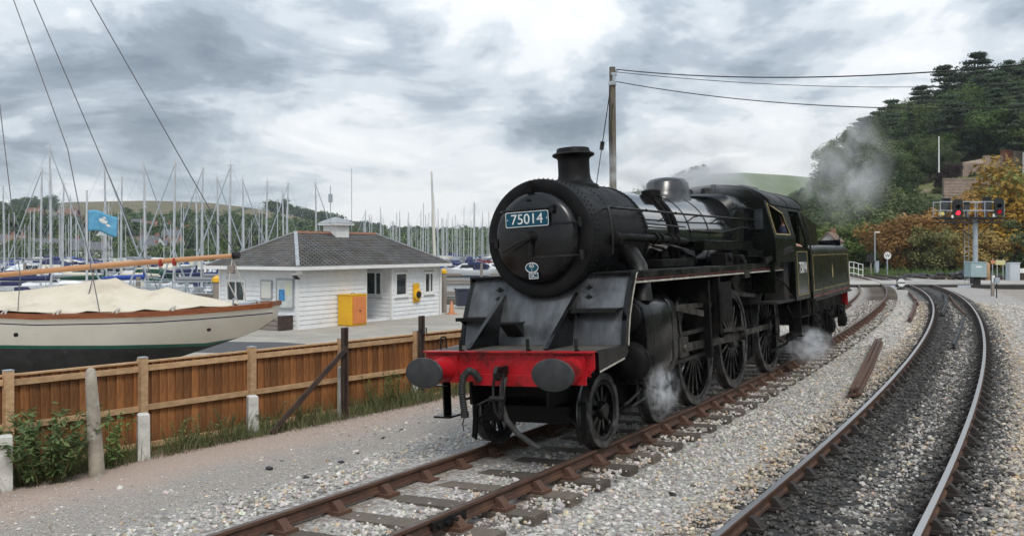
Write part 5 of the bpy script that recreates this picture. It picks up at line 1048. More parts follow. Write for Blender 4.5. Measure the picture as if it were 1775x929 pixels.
for a, b in (((ex0, ey0), (ex0+hw, ey0+hw)), ((ex0, ey1), (ex0+hw, ey0+hw)), ((ex1, ey0), (ex1-hw, ey0+hw)), ((ex1, ey1), (ex1-hw, ey0+hw))):
    MB().beam((a[0], a[1], RZ+.035), (b[0], b[1], RZ+rise+.035), .14, .05).build('hip_flashing', M['lead'], hut, 0)
k = 0; x = ex0 + hw
while x < ex1 - hw - .05:
    MB().prism([(x, ey0+hw-.13, RZ+rise-.03), (x, ey0+hw, RZ+rise+.07), (x, ey0+hw+.13, RZ+rise-.03)], (min(.44, ex1-hw-x), 0, 0)).build('ridge_tile', M['ridge'], hut, 0); x += .45
for a, b in (((ex0, ey0), (ex1, ey0)), ((ex0, ey0), (ex0, ey1)), ((ex1, ey0), (ex1, ey1))):
    MB().beam((a[0], a[1], RZ-.07), (b[0], b[1], RZ-.07), .12, .13).build('gutter', M['wpaint'], hut, 20)
MB().bx(ex0+.05, ex1-.05, ey0+.05, ey1-.05, HH+.045, HH+.07).build('soffit', M['wpaint'], hut, 0)
mb = MB(); CXh, CYh, cw = 4.55, ey0+hw, .38; mb.bx(CXh-cw, CXh+cw, CYh-cw, CYh+cw, RZ+rise-.5, RZ+rise+.36)
cup = mb.build('cupola', M['wpaint'], hut, 0)
for k in range(4): MB().bx(CXh-cw-.012, CXh+cw+.012, CYh-cw-.012, CYh+cw+.012, RZ+rise-.35+k*.15, RZ+rise-.35+k*.15+.135).build('cupola_board', M['wpaint'], cup, 0)
mb = MB(); e = cw+.17; z0 = RZ+rise+.34; mb.bx(CXh-e, CXh+e, CYh-e, CYh+e, z0, z0+.09); mb.build('cupola_eave', M['wpaint'], cup, 0)
mb = MB(); mb.loft([[(CXh-e*k-.02, CYh-e*k-.02, z), (CXh+e*k+.02, CYh-e*k-.02, z), (CXh+e*k+.02, CYh+e*k+.02, z), (CXh-e*k-.02, CYh+e*k+.02, z)] for k, z in ((1, z0+.09), (.55, z0+.24), (.03, z0+.36))]); mb.build('cupola_roof', M['lead'], cup, 0)
mb = MB(); mb.tube([(CXh-.7, CYh-.3, RZ+rise+.1), (CXh-.7, CYh-.3, RZ+rise+2.0)], .018, 6); mb.tube([(CXh+.2, CYh-.7, RZ+rise+.1), (CXh+.2, CYh-.7, RZ+rise+2.8)], .015, 6); mb.bx(CXh-.78, CXh-.62, CYh-.35, CYh-.25, RZ+rise+1.3, RZ+rise+1.65); mb.build('aerials', M['galv'], cup)
mb = MB(); mb.tube([(HL+.0, -.12, 0), (HL+.0, -.12, HH-.2), (HL+.1, -OV, HH-.02)], .04, 8); mb.build('downpipe', M['wpaint'], hut)
mb = MB(); mb.lathe([(-.08, .05), (0, .13), (.09, .13), (.10, 0)], (-.18, -.30, HH-.12), 'y', 12); mb.bx(-.3, -.02, -.3, -.02, HH-.25, HH-.18); mb.build('floodlight', M['wpaint'], hut); MB().prism([(-.25, -.22, HH-.42), (-.05, -.22, HH-.42), (-.10, -.05, HH-.28), (-.25, -.05, HH-.28)], (0, .1, 0)).build('security_camera', M['signal_black'], hut, 0)
# notice boards on the end wall, lifebelt housing, boxes
nbd = MB().bx(-.10, -.045, .12, 1.02, .78, 1.93).build('notice_board', M['lead'], hut, 0); MB().bx(-.104, -.10, .18, .96, .84, 1.87).build('notice_paper', M['paper'], nbd, 0); MB().bx(-.108, -.104, .55, .86, 1.08, 1.52).build('blue_poster', M['blue_poster'], nbd, 0); MB().bx(-.108, -.104, .25, .5, 1.3, 1.75).build('small_notice', mat('yellowish_notice', (.6, .62, .45), rough=.6), nbd, 0)
nb2 = MB().bx(-.09, -.045, 1.25, 1.85, 1.12, 1.86).build('notice_board', M['lead'], hut, 0); MB().bx(-.094, -.09, 1.30, 1.80, 1.17, 1.81).build('notice_paper', mat('cream_notice', (.66, .66, .60), rough=.6), nb2, 0)
lb = thing('lifebelt_housing', 'yellow lifebelt holder on the hut wall between two windows', 'lifebelt', hut.matrix_basis @ Vector((0, 0, 0)), 0)
lb.location = Vector((HX, HY, YARD)) + Matrix.Rotation(R(90)-HT, 3, 'Z') @ Vector((7.45, -.06, 1.02)); lb.rotation_euler = (0, 0, R(90)-HT)
MB().bx(-.22, .22, -.03, .0, -.35, .5).build('backboard', M['yellow'], lb, 0); mb = MB(); mb.lathe([(-.05, .24), (-.13, .27), (-.16, .22), (-.16, .0)], (0, .02, 0), 'y', 22); mb.build('cover', M['yellow'], lb); mb = MB(); mb.lathe([(-.16, .16), (-.21, .14), (-.22, 0)], (0, .02, 0), 'y', 18); mb.build('hub', M['dsteel'], lb)
def hutpt(x, y, z=0): return Vector((HX, HY, YARD)) + Matrix.Rotation(R(90)-HT, 3, 'Z') @ Vector((x, y, z))
c = thing('yellow_cabinet', 'yellow cabinet with faded orange door sheet outside the hut', 'cabinet', hutpt(2.2, -.78), R(90)-HT)
MB().bx(0, .95, 0, .70, .04, 1.22).bx(-.02, .97, -.02, .72, 1.22, 1.26).bx(.02, .93, .02, .68, 0, .04).build('case', M['yellow'], c, bevel=.012); MB().bx(.07, .88, -.025, -.005, .10, 1.16).build('door_sheet', M['orange'], c, 0); mb = MB(); mb.tube([(.3, .3, 1.26), (.4, .3, 1.30), (.6, .3, 1.26)], .01, 6); mb.cyl((.48, -.03, .6), (.48, -.05, .6), .03); mb.build('catch', M['dsteel'], c)
c = thing('timber_planter', 'grey timber planter at the foot of the hut end wall', 'planter', hutpt(-.65, .3), R(90)-HT); [MB().bx(0, .5, 0, 2.0, .02+k*.17, .17+k*.17).build('plank', M['timber'], c, 0) for k in range(3)]; MB().bx(-.08, .58, -.14, -.005, 0, .55).build('end_block', M['rust_post'], c, 0)
c = thing('traffic_cone', 'faded orange traffic cone by the far corner of the hut', 'cone', hutpt(HL+.55, -.35), .3); MB().bx(-.24, .24, -.24, .24, 0, .04).build('base', M['cone'], c, 0); mb = MB(); mb.lathe([(.04, .15), (.60, .04), (.62, .03)], (0, 0, 0), 'z', 18); mb.build('cone_body', M['cone'], c)
mb = MB(); mb.lathe([(0, .13), (1.9, .12)], n=14); p_ = thing('mooring_pile', 'timber pile with yellow cap beside the right end of the hut', 'pile', hutpt(HL+1.3, .6), 0, 'yellow-capped piles'); mb.build('pile_shaft', M['timber'], p_); mb = MB(); mb.lathe([(1.88, .15), (2.0, .15), (2.1, .04)], n=14); mb.build('pile_cap', M['yellow'], p_)
p_ = thing('mooring_pile', 'timber pile with yellow cap seen left of the hut', 'pile', (X(376, 47), 47, YARD), 0, 'yellow-capped piles'); mb = MB(); mb.lathe([(0, .22), (1.4, .2)], n=14); mb.build('pile_shaft', M['timber'], p_); mb = MB(); mb.lathe([(1.38, .27), (1.56, .27), (1.7, .06)], n=14); mb.build('pile_cap', M['yellow'], p_)
c = thing('rubbish_bins', 'dark wheeled bin on the quay between hut and locomotive', 'bin', (X(800, 47.5), 47.5, YARD), .3); MB().loft([[(-a, -a, z), (a, -a, z), (a, a, z), (-a, a, z)] for z, a in ((.12, .24), (.95, .30))]).build('bin_body', mat('bin_blue', (.03, .035, .06), rough=.6), c, 0); MB().bx(-.34, .34, -.34, .34, .95, 1.02).build('lid', mat('bin_lid', (.03, .035, .06), rough=.5), c, 0)
# galvanised railings and gangway head by the quay left of the hut
rl = thing('quay_railing', 'galvanised railing at the quay edge behind the laid-up yacht', 'railing', (X(225, 55), 55.5, YARD))
for k in range(10): MB().cyl((k*.8, 0, 0), (k*.8, -.07*k, 1.1), .035, n=6).build('railing_post', M['galv'], rl)
for z in (.4, .75, 1.1): MB().cyl((0, 0, z), (7.2, -.63, z), .03, n=6).build('railing_bar', M['galv'], rl)
# blue flag on its pole
fx, fy = X(150, 44), 44.0; fp_ = thing('flagpole', 'white flagpole carrying the blue flag', 'flagpole', (fx, fy, YARD)); mb = MB(); mb.tube([(0, 0, 0), (0, 0, 5.85)], [.06, .04], 10); mb.build('pole_shaft', M['alu'], fp_); mb = MB(); mb.dome((0, 0, 5.85), .07, 8); mb.build('finial', M['wpaint'], fp_)
fl = thing('flag', 'light blue flag with white emblem flying from the flagpole', 'flag', (fx + .05, fy, Zh(383, 44)))
def fsh(a, b): return (a*1.42, .10*math.sin(a*5.5 + b)*(.3 + a), (b-.5)*1.0 - .28*a*a + .05*math.sin(a*6) - .04*a*b)
mb = MB(); mb.loft([[fsh(i/16, j/8) for j in range(9)] for i in range(17)], closed=False, cap=False); f_ = mb.build('cloth', mat('flag_blue', (.12, .36, .55), (.085, .29, .47), 3, .7), fl, 60); f_.modifiers.new('t', 'SOLIDIFY').thickness = .006
mb = MB()
for pts in ([(.36, .62), (.52, .72), (.62, .66), (.70, .70), (.66, .52), (.5, .45), (.38, .5)], [(.50, .76), (.60, .84), (.66, .76), (.58, .72)], [(.62, .46), (.74, .56), (.82, .48), (.7, .40)]):
    q = [Vector(fsh(a, b)) + Vector((0, -.012, 0)) for a, b in pts]; mb.add(q, [tuple(range(len(q)))])
    q = [Vector(fsh(a, b)) + Vector((0, .018, 0)) for a, b in pts]; mb.add(q, [tuple(range(len(q)))])
mb.build('emblem', M['white'], fl, 0)
# ------------------------------------------------------------------ moored boats
def hull_mesh(mb, L, B, fb, mi_hull=0, mi_stripe=1, mi_deck=2, rake=.9, trans=.7):
    xs = np.linspace(0, 1, 9); rows = []
    for t in xs:
        hb = B/2 * (trans + (1-trans)*math.sin(min(t/.45, 1)*math.pi/2)) if t < .45 else B/2 * (1 - ((t-.45)/.55)**2.3); hb = max(hb, .02)
        sh = fb * (1 + .28*t*t); row = []
        for z, k in ((-.35, .25), (0, .72), (.16, .80), (sh*.6, .94), (sh*.86, .99), (sh, 1.0)): row.append((t*L - rake*(1-z/sh)*max(t-.5, 0)*2*.6, hb*k, z))
        rows.append(row)
    for sg in (1, -1): 
        o = len(mb.v); mb.v += [(x, sg*y, z) for r in rows for x, y, z in r]
        for i in range(8):
            for k in range(5): mb.f.append((o+i*6+k, o+i*6+k+1, o+(i+1)*6+k+1, o+(i+1)*6+k)); mb.m.append(mi_stripe if k in (1,) else mi_hull)
    o = len(mb.v); mb.v += [(r[5][0], sg*r[5][1], r[5][2]) for r in rows for sg in (1, -1)]
    for i in range(8): mb.f.append((o+2*i, o+2*i+1, o+2*i+3, o+2*i+2)); mb.m.append(mi_deck)
    mb.add([(rows[0][k][0], sg*rows[0][k][1], rows[0][k][2]) for sg in (1, -1) for k in range(6)], [(0,1,2,3,4,5), (6,7,8,9,10,11)] and [(k, k+1, 7+k, 6+k) for k in range(5)], mi_hull)
STR = mat('navy_stripe', (.02, .03, .12), rough=.4); TEAK = mat('yacht_deck', (.52, .50, .46), rough=.7); DGL = mat('cabin_glass', (.015, .018, .02), rough=.1)
COV = {'navy': M['navy'], 'royal blue': mat('royal_canvas', (.02, .06, .32), rough=.8), 'dark green': mat('green_canvas', (.012, .06, .035), rough=.8), 'grey': mat('grey_canvas', (.22, .23, .25), rough=.8), 'maroon': mat('maroon_canvas', (.16, .02, .025), rough=.8), 'cream': mat('cream_canvas2', (.6, .56, .46), rough=.8)}
HUL = {'white': M['gel'], 'navy-hulled': mat('navy_hull', (.012, .02, .07), rough=.25), 'green-hulled': mat('green_hull', (.012, .09, .06), rough=.3)}
def yacht_at(name, label, x, y, ang, L, mast, cover, hullc, group):
    o = thing(name, label, 'sailing yacht', (x, y, WATER), ang, group); B = L*.31; fb = L*.105
    mb = MB(); hull_mesh(mb, L, B, fb); mb.build('hull', [HUL[hullc], STR, TEAK], o, 50)
    mb = MB(); mb.loft([[(a*L, -b*B, z), (a*L, b*B, z), (a*L, b*B*.82, z+h), (a*L, -b*B*.82, z+h)] for a, b, z, h in ((.30, .30, fb, .45), (.33, .32, fb, .50), (.62, .26, fb*1.05, .42), (.74, .14, fb*1.1, .08))]); cb = mb.build('coachroof', M['gel'], o, 30)
    mb = MB(); [mb.bx(L*(.36+.08*k), L*(.36+.08*k)+.5, sg*B*.285-.02, sg*B*.285+.02, fb+.16, fb+.34) for k in range(3) for sg in (-1, 1)]; mb.build('cabin_windows', DGL, cb, 0)
    mx_ = .56*L; r = .095 if mast < 14 else .11
    mb = MB(); mb.tube([(mx_, 0, fb), (mx_-.02, 0, mast*.6), (mx_-.1, 0, mast)], [r, r*.95, r*.6], 8); mb.bx(mx_-.35, mx_+.1, -.015, .015, mast, mast+.05); mb.cyl((mx_-.1, 0, mast), (mx_-.1, 0, mast+.5), .018, n=5); m_ = mb.build('mast', M['alu'], o)
    mb = MB(); [mb.beam((mx_-.02, -w_*B, z*mast), (mx_-.02, w_*B, z*mast), .05, .06) for w_, z in ((.28, .42), (.22, .70))]; mb.build('spreaders', M['alu'], m_)
    mb = MB(); bz = fb+1.35; mb.tube([(mx_-.1, 0, bz), (mx_-.1-.4*L, 0, bz+.05)], .07, 8); bm_ = mb.build('boom', M['alu'], o); mb = MB(); mb.tube([(mx_-.02, 0, bz+.75), (mx_-.12, 0, bz+.2), (mx_-.25*L, 0, bz+.17), (mx_-.40*L, 0, bz+.13)], [.09, .19, .17, .10], 8); mb.build('sail_cover', COV[cover], bm_)
    mb = MB(); rs = .022
    mb.tube([(mx_-.05, 0, mast*.98), (L*.985, 0, fb*1.3)], [.035, .08] if int(L*10) % 3 else [.012, .012], 5); mb.tube([(mx_-.1, 0, mast), (.05, 0, fb)], .009, 4)
    for sg in (-1, 1): mb.tube([(mx_-.1, 0, mast*.97), (mx_-.02, sg*.22*B, mast*.70), (mx_-.05, sg*.28*B, mast*.42), (mx_-.1, sg*.48*B, fb)], .009, 4)
    mb.build('rigging', M['galv'], o)
    mb = MB(); mb.loft([[(L*(.30+.02*k), -B*.30*h, fb+.4), (L*(.30+.02*k), -B*.27*h, fb+.4+.55*q), (L*(.30+.02*k), B*.27*h, fb+.4+.55*q), (L*(.30+.02*k), B*.30*h, fb+.4)] for k, h, q in ((0, 1, 1), (3, 1, .95), (6, .95, .15))]); mb.build('sprayhood', COV[cover], o, 30)
    mb = MB(); [mb.cyl((t*L, sg*B*.47*(1 if t < .6 else .7), fb), (t*L, sg*B*.47*(1 if t < .6 else .7), fb+.62), .018, n=5) for t in (.03, .2, .4, .6, .8) for sg in (-1, 1)]; mb.tube([(.02*L, B*.36, fb+.62), (0, 0, fb+.62), (.02*L, -B*.36, fb+.62)], .02, 5); mb.tube([(.85*L, B*.26, fb+.62), (L*.99, 0, fb+.85), (.85*L, -B*.26, fb+.62)], .02, 5)
    [mb.tube([(t0*L, sg*B*.47*k0, fb+.6), (t1*L, sg*B*.47*k1, fb+.6)], .012, 4) for t0, k0, t1, k1 in ((.03, 1, .6, 1), (.6, 1, .8, .7)) for sg in (-1, 1)]; mb.build('guard_rails', M['galv'], o); return o
ORD = ['first', 'second', 'third', 'fourth', 'fifth', 'sixth', 'seventh', 'eighth', 'ninth', 'tenth', 'eleventh', 'twelfth', 'thirteenth', 'fourteenth', 'fifteenth', 'sixteenth', 'seventeenth', 'eighteenth', 'nineteenth', 'twentieth', 'twenty-first', 'twenty-second', 'twenty-third', 'twenty-fourth']
# (picture column of the mast, its top row, depth)
MASTS = [(7, 323, 84), (70, 292, 72), (88, 255, 66), (108, 319, 80), (183, 283, 70), (209, 308, 78), (251, 285, 71), (301, 281, 66), (341, 326, 92), (349, 292, 74), (378, 308, 80), (397, 287, 69), (422, 312, 84), (461, 316, 80), (491, 332, 96), (497, 319, 86), (548, 318, 88), (632, 366, 150), (641, 374, 165), (692, 382, 160)]
covs = ['navy', 'grey', 'navy', 'cream', 'dark green', 'cream', 'royal blue', 'grey']; 
for k, (px, py, y) in enumerate(MASTS):
    top = Zh(py, y) - WATER; L = min(max(top * .72, 7.5), 11); ang = (R(200) if k % 2 else R(25)) + random.uniform(-.25, .25); cv = covs[k % 8]; hc = 'navy-hulled' if k in (4, 11) else 'green-hulled' if k == 6 else 'white'
    x = X(px, y) - .56*L*math.cos(ang); yy = y - .56*L*math.sin(ang); yacht_at('sailing_yacht', '%s sailing yacht whose mast is the %s tall one from the left' % (hc, ORD[k]), x, yy, ang, L, top, cv, hc, 'sailing yachts moored nearest the quay')
# tall slanting pale mast just right of the hut
x, y = X(756, 62), 62; o = thing('sailing_yacht', 'yacht behind the hut whose tall pale mast leans left past the roof end', 'sailing yacht', (x, y, WATER), R(100), 'sailing yachts moored nearest the quay'); mb = MB(); hull_mesh(mb, 9, 2.9, .95); mb.v = [(a-5, b, c_) for a, b, c_ in mb.v]; mb.build('hull', [M['gel'], STR, TEAK], o, 50); t = Zh(298, 62) - WATER
mb = MB(); mb.tube([(0, 0, .9), (0, .33, t)], [.14, .06], 8); mb.build('mast', mat('pale_wood_mast', (.66, .63, .57), rough=.5), o); mb = MB(); mb.tube([(0, .3, t*.95), (-4.8, 0, 1)], .015, 4); mb.tube([(0, .3, t*.95), (3.9, 0, 1)], .015, 4); mb.build('rigging', M['galv'], o)
# motor boats
def motor_at(label, x, y, ang, L, canopy, group='motor boats in the marina'):
    o = thing('motor_boat', label, 'motor boat', (x, y, WATER), ang, group); B = L*.34; fb = L*.13
    mb = MB(); hull_mesh(mb, L, B, fb, trans=.92, rake=1.3); mb.build('hull', [M['gel'], STR, M['gel']], o, 50)
    mb = MB(); mb.loft([[(a*L, -b*B, fb), (a*L, b*B, fb), (a*L, b*B*.8, fb+h), (a*L, -b*B*.8, fb+h)] for a, b, h in ((.34, .42, 1.0), (.40, .42, 1.1), (.56, .40, 1.05), (.72, .30, .45), (.86, .12, .1))]); cb = mb.build('cabin', M['gel'], o, 30)
    mb = MB(); [mb.prism([(.42*L, sg*B*.405, fb+.35), (.62*L, sg*B*.36, fb+.35), (.57*L, sg*B*.345, fb+.85), (.42*L, sg*B*.36, fb+.9)], (0, sg*.03, 0)) for sg in (-1, 1)]; mb.build('cabin_windows', DGL, cb, 0)
    mb = MB(); mb.loft([[(a*L, -b*B, fb+.1), (a*L, -b*B*.85, fb+h), (a*L, b*B*.85, fb+h), (a*L, b*B, fb+.1)] for a, b, h in ((.06, .38, .85), (.2, .42, 1.3), (.42, .40, 1.35), (.5, .36, 1.0))]); cn = mb.build('canopy', COV[canopy], o, 30); mb = MB(); [mb.bx(.08*L+.12*L*k, .17*L+.12*L*k, sg*B*.385-.04, sg*B*.385+.04, fb+.35, fb+.85) for k in range(3) for sg in (-1, 1)]; mb.build('canopy_windows', M['glass'], cn, 0)
    mb = MB(); mb.tube([(.55*L, B*.42, fb+.1), (.7*L, B*.40, fb+.65), (.99*L, 0, fb*1.3+.6), (.7*L, -B*.40, fb+.65), (.55*L, -B*.42, fb+.1)], .022, 5); mb.tube([(.3*L, B*.4, fb+1.2), (.27*L, B*.3, fb+1.9), (.27*L, -B*.3, fb+1.9), (.3*L, -B*.4, fb+1.2)], .04, 6); mb.dome((.27*L, 0, fb+1.9), .2, 8); mb.build('bow_rail_and_arch', M['galv'], o)
for lab, px, y, a, L, cn in (('white motor cruiser with navy canopy just right of the hut', 808, 150, R(172), 8.0, 'navy'), ('white motor cruiser with grey canopy left of the smokebox', 838, 158, R(20), 7.5, 'grey'), ('white motor boat with dark upperworks between the two cruisers', 824, 168, R(200), 8, 'maroon'), ('white motor boat far right beside the smokebox', 855, 162, R(195), 7, 'cream'),
        ('white motor cruiser with long navy canopy behind the yacht cover', 85, 80, R(5), 10.5, 'navy'), ('white motor boat with cream canopy behind the left part of the cover', 25, 84, R(185), 8.5, 'cream'), ('white motor boat by the quay railings below the yellow-capped pile', 330, 84, R(190), 8.0, 'grey'), ('green-canopied motor boat behind the boom', 235, 92, R(175), 9, 'dark green'), ('motor boat with navy canopy left of the hut roof', 395, 88, R(10), 7.5, 'navy'), ('white motor cruiser with pale canopy at the left edge', -20, 98, R(10), 9.5, 'cream'), ('large white motor cruiser beyond the long navy canopy', 150, 104, R(185), 11, 'grey')):
    motor_at(lab, X(px, y) - L*.5*math.cos(a), y - L*.5*math.sin(a), a, L, cn)
smm = []
for cv in ('navy', 'cream', 'grey'):
    mb = MB(); hull_mesh(mb, 7.5, 2.6, 1.0, trans=.9, rake=1.2); mb.loft([[(a, -b, 1.0), (a, b, 1.0), (a, b*.8, 1.0+h), (a, -b*.8, 1.0+h)] for a, b, h in ((2.4, 1.05, .9), (3.0, 1.05, 1.0), (4.4, 1.0, .95), (5.8, .7, .35), (6.6, .3, .1))], 0); mb.bx(3.0, 4.6, -1.02, 1.02, 1.4, 1.75, 3); mb.loft([[(a, -1.05, 1.1), (a, -.9, h), (a, .9, h), (a, 1.05, 1.1)] for a, h in ((.4, 1.8), (1.4, 2.2), (2.7, 2.25))], 4); mb.tube([(5, .9, 1.1), (6, .8, 1.7), (7.4, 0, 1.9), (6, -.8, 1.7), (5, -.9, 1.1)], .03, 5, 5); smm.append(mb.mesh('small_motor_boat', [M['gel'], STR, M['gel'], DGL, COV[cv], M['galv']], 40))
for k in range(64):
    left = k < 46; px = random.uniform(-20, 450) if left else random.uniform(770, 875); y = random.uniform(92, 215) if left else random.uniform(165, 230); o = place('small_motor_boat', smm[k % 3], None, (X(px, y), y, WATER), random.uniform(0, 6.28), random.uniform(.85, 1.35)); wd = ('navy', 'cream', 'grey')[k % 3]
    tag(o, 'small white motor boat with %s canopy in the crowded berths %s' % (wd, 'behind the laid-up yacht' if left else 'between hut and locomotive'), 'motor boat', '%s-canopied boats %s' % (wd, 'behind the yacht' if left else 'right of the hut'))
c = thing('sailing_dinghy', 'small turquoise and white dinghy afloat right of the hut', 'dinghy', (X(778, 57), 57.5, WATER), R(5)); mb = MB(); hull_mesh(mb, 3.6, 1.5, .5); mb.build('hull', [mat('turquoise', (.05, .42, .55), rough=.4), M['gel'], M['gel']], c, 50); MB().bx(.6, 1.2, -.3, .3, .5, .75).build('thwart_box', STR, c, 0)
# pontoons with piles
for k, (y, x0, x1) in enumerate(((63, -52, -20), (79, -70, -22), (96, -75, -8), (70, -10, 2), (88, -14, 0), (120, -90, 0), (150, -110, 0))):
    o = thing('pontoon', 'grey floating pontoon, number %s outward from the quay' % ORD[k], 'pontoon', (0, y, WATER), 0, 'marina pontoons'); MB().bx(x0, x1, -1, 1, .1, .5).build('decking', M['timber'], o, 0); mb = MB()
    for x in np.arange(x0 + 2, x1, 12): mb.cyl((x, 1.2, -1), (x, 1.2, 2.6), .17, n=8)
    struct(mb.build('piles', M['timber'], o), 'stuff')
# far yachts: simple copies, too small to show their parts
farm = []
for q, (cv, hc) in enumerate((('navy', 'white'), ('grey', 'white'), ('cream', 'white'), ('grey', 'navy-hulled'), ('royal blue', 'white'))):
    mb = MB(); L = 9.5; mast = 13.0; hull_mesh(mb, L, 3, 1.0); mb.bx(3, 6.5, -.8, .8, 1.0, 1.5, 0); mb.tube([(5.3, 0, 1), (5.2, 0, mast)], [.10, .075], 6, 3); mb.tube([(5.2, 0, 2.5), (1.4, 0, 2.5)], .17, 6, 4); mb.tube([(5.2, 0, mast*.97), (9.4, 0, 1.3)], .014, 4, 3); mb.tube([(5.2, 0, mast*.97), (0, 0, 1.0)], .008, 4, 3)
    [mb.tube([(5.2, 0, mast*.95), (5.2, sg*.6, mast*.5), (5.1, sg*1.4, 1)], .007, 4, 3) for sg in (-1, 1)]; mb.beam((5.2, -.7, mast*.5), (5.2, .7, mast*.5), .05, .05, 3); mb.bx(.4, 3.0, -1.1, 1.1, 1.0, 1.9, 4); farm.append(mb.mesh('far_yacht', [HUL[hc], STR, TEAK, M['alu'], COV[cv]], 40))
nf = 0
for k in range(118):
    left = k < 52; px = random.uniform(-30, 560) if left else random.uniform(640, 880); y = random.uniform(140, 250) if left else random.uniform(165, 300); a = random.choice((R(20), R(195))) + random.uniform(-.2, .2); s_ = random.uniform(.72, 1.05)
    o = place('far_yacht', farm[k % 5], None, (X(px, y), y, WATER), a, s_); wh = ('left of the flag' if px < 150 else 'just right of the flag' if px < 270 else 'above the boom end' if px < 420 else 'behind the hut roof') if left else ('past the hut roof end' if px < 745 else 'right of the leaning pale mast' if px < 820 else 'beside the smokebox'); cvw = ('navy', 'grey', 'cream', 'grey', 'royal blue')[k % 5]
    tag(o, 'distant %s yacht with %s sail cover moored %s' % ('navy-hulled' if k % 5 == 3 else 'white', cvw, wh), 'sailing yacht', 'distant yachts ' + wh)
# ------------------------------------------------------------------ hills
def terrain(name, fn, b0, b1, y0, y1, nb_, ny, mt):
    B = np.linspace(b0, b1, nb_); Y = np.geomspace(y0, y1, ny); bb, yy = np.meshgrid(B, Y); x = (bb * yy).ravel(); y = yy.ravel(); z = fn(x, y); i = np.arange(nb_*ny).reshape(ny, nb_)
    return struct(place(name, np_mesh(name, np.stack([x, y, z], -1), np.stack([i[:-1, :-1], i[:-1, 1:], i[1:, 1:], i[1:, :-1]], -1).reshape(-1, 4), mt, smooth=True)))
def field_mat(name, cols, hedge, scale):
    m = bpy.data.materials.new(name); m.use_nodes = True; t = m.node_tree; n = t.nodes; L = t.links; b = n['Principled BSDF']; b.inputs['Roughness'].default_value = .95; b.inputs['Specular IOR Level'].default_value = .1
    tcn = n.new('ShaderNodeTexCoord'); mp = n.new('ShaderNodeMapping'); mp.inputs['Scale'].default_value = scale; L.new(tcn.outputs['Object'], mp.inputs[0])
    wn = n.new('ShaderNodeTexNoise'); wn.inputs['Scale'].default_value = .8; L.new(mp.outputs[0], wn.inputs['Vector']); ad = n.new('ShaderNodeMix'); ad.data_type = 'VECTOR'; ad.inputs[0].default_value = .25; L.new(mp.outputs[0], ad.inputs[4]); L.new(wn.outputs['Color'], ad.inputs[5])
    v = n.new('ShaderNodeTexVoronoi'); v.inputs['Scale'].default_value = 1; L.new(ad.outputs[1], v.inputs['Vector']); v2 = n.new('ShaderNodeTexVoronoi'); v2.feature = 'DISTANCE_TO_EDGE'; v2.inputs['Scale'].default_value = 1; L.new(ad.outputs[1], v2.inputs['Vector'])
    rp_ = n.new('ShaderNodeValToRGB'); e = rp_.color_ramp.elements; rp_.color_ramp.interpolation = 'CONSTANT'
    while len(e) < len(cols): e.new(.5)
    for k, c in enumerate(cols): e[k].position = k/len(cols); e[k].color = (*c, 1)
    sp = n.new('ShaderNodeSeparateColor'); L.new(v.outputs['Color'], sp.inputs[0]); L.new(sp.outputs[0], rp_.inputs[0])
    nz_ = n.new('ShaderNodeTexNoise'); nz_.inputs['Scale'].default_value = .05; nz_.inputs['Detail'].default_value = 8; L.new(tcn.outputs['Object'], nz_.inputs['Vector'])
    mu = n.new('ShaderNodeMix'); mu.data_type = 'RGBA'; mu.blend_type = 'OVERLAY'; mu.inputs[0].default_value = .5; L.new(rp_.outputs[0], mu.inputs[6]); L.new(nz_.outputs['Fac'], mu.inputs[7])
    mr = n.new('ShaderNodeMapRange'); mr.inputs[1].default_value = .015; mr.inputs[2].default_value = .03; mr.inputs[3].default_value = 1; mr.inputs[4].default_value = 0; L.new(v2.outputs['Distance'], mr.inputs[0])
    fm = n.new('ShaderNodeMix'); fm.data_type = 'RGBA'; L.new(mr.outputs[0], fm.inputs[0]); L.new(mu.outputs[2], fm.inputs[6]); fm.inputs[7].default_value = (*hedge, 1); L.new(fm.outputs[2], b.inputs['Base Color']); return m
FAR_S = ([-900, 0, 60, 130, 250, 350, 430, 500, 560, 620, 700, 800, 900, 1100, 1210, 1300, 1370, 1500], [375, 365, 358, 354, 352, 354, 362, 374, 388, 404, 414, 418, 420, 420, 420, 420, 420, 420])
def far_hill(x, y):
    px = 887 + 1600*x/y; h = (430 - np.interp(px, *FAR_S)) / 1600 * 1150 + CAM_H; return WATER - 1 + (h - WATER + 1) * smooth(380, 1150, y) ** 1.1 + 2.0*vnoise(x*.012, y*.012, 8)*smooth(450, 700, y)
terrain('far_hill', far_hill, -1.3, .5, 260, 1500, 160, 70, field_mat('hill_fields', [(.165, .14, .08), (.13, .12, .065), (.18, .15, .09), (.10, .115, .05), (.15, .13, .078), (.12, .115, .06)], (.03, .045, .02), (.0085, .0040, .0)))
MID_S = ([-400, 0, 100, 220, 300, 400, 560, 640, 720, 800, 900], [408, 400, 402, 416, 424, 428, 430, 424, 418, 416, 414])
def shore_hill(x, y):
    px = 887 + 1600*x/y; h = (430 - np.interp(px, *MID_S)) / 1600 * 480 + CAM_H; return WATER - .8 + (h - WATER + .8) * smooth(262, 480, y) + .6*vnoise(x*.03, y*.03, 9)
terrain('shore_hill', shore_hill, -1.3, .10, 255, 520, 120, 40, mat('rough_pasture', (.045, .065, .025), (.09, .095, .045), .03, .95, c3=(.03, .05, .016), ns3=.06))
terrain('wooded_hill', hill_r, .22, 1.5, 108, 420, 140, 70, mat('scrubby_slope', (.10, .125, .035), (.17, .155, .065), .10, .95, c3=(.26, .19, .12), ns3=.07, lo3=.58, hi3=.68, bump=.4, bs=1.5))
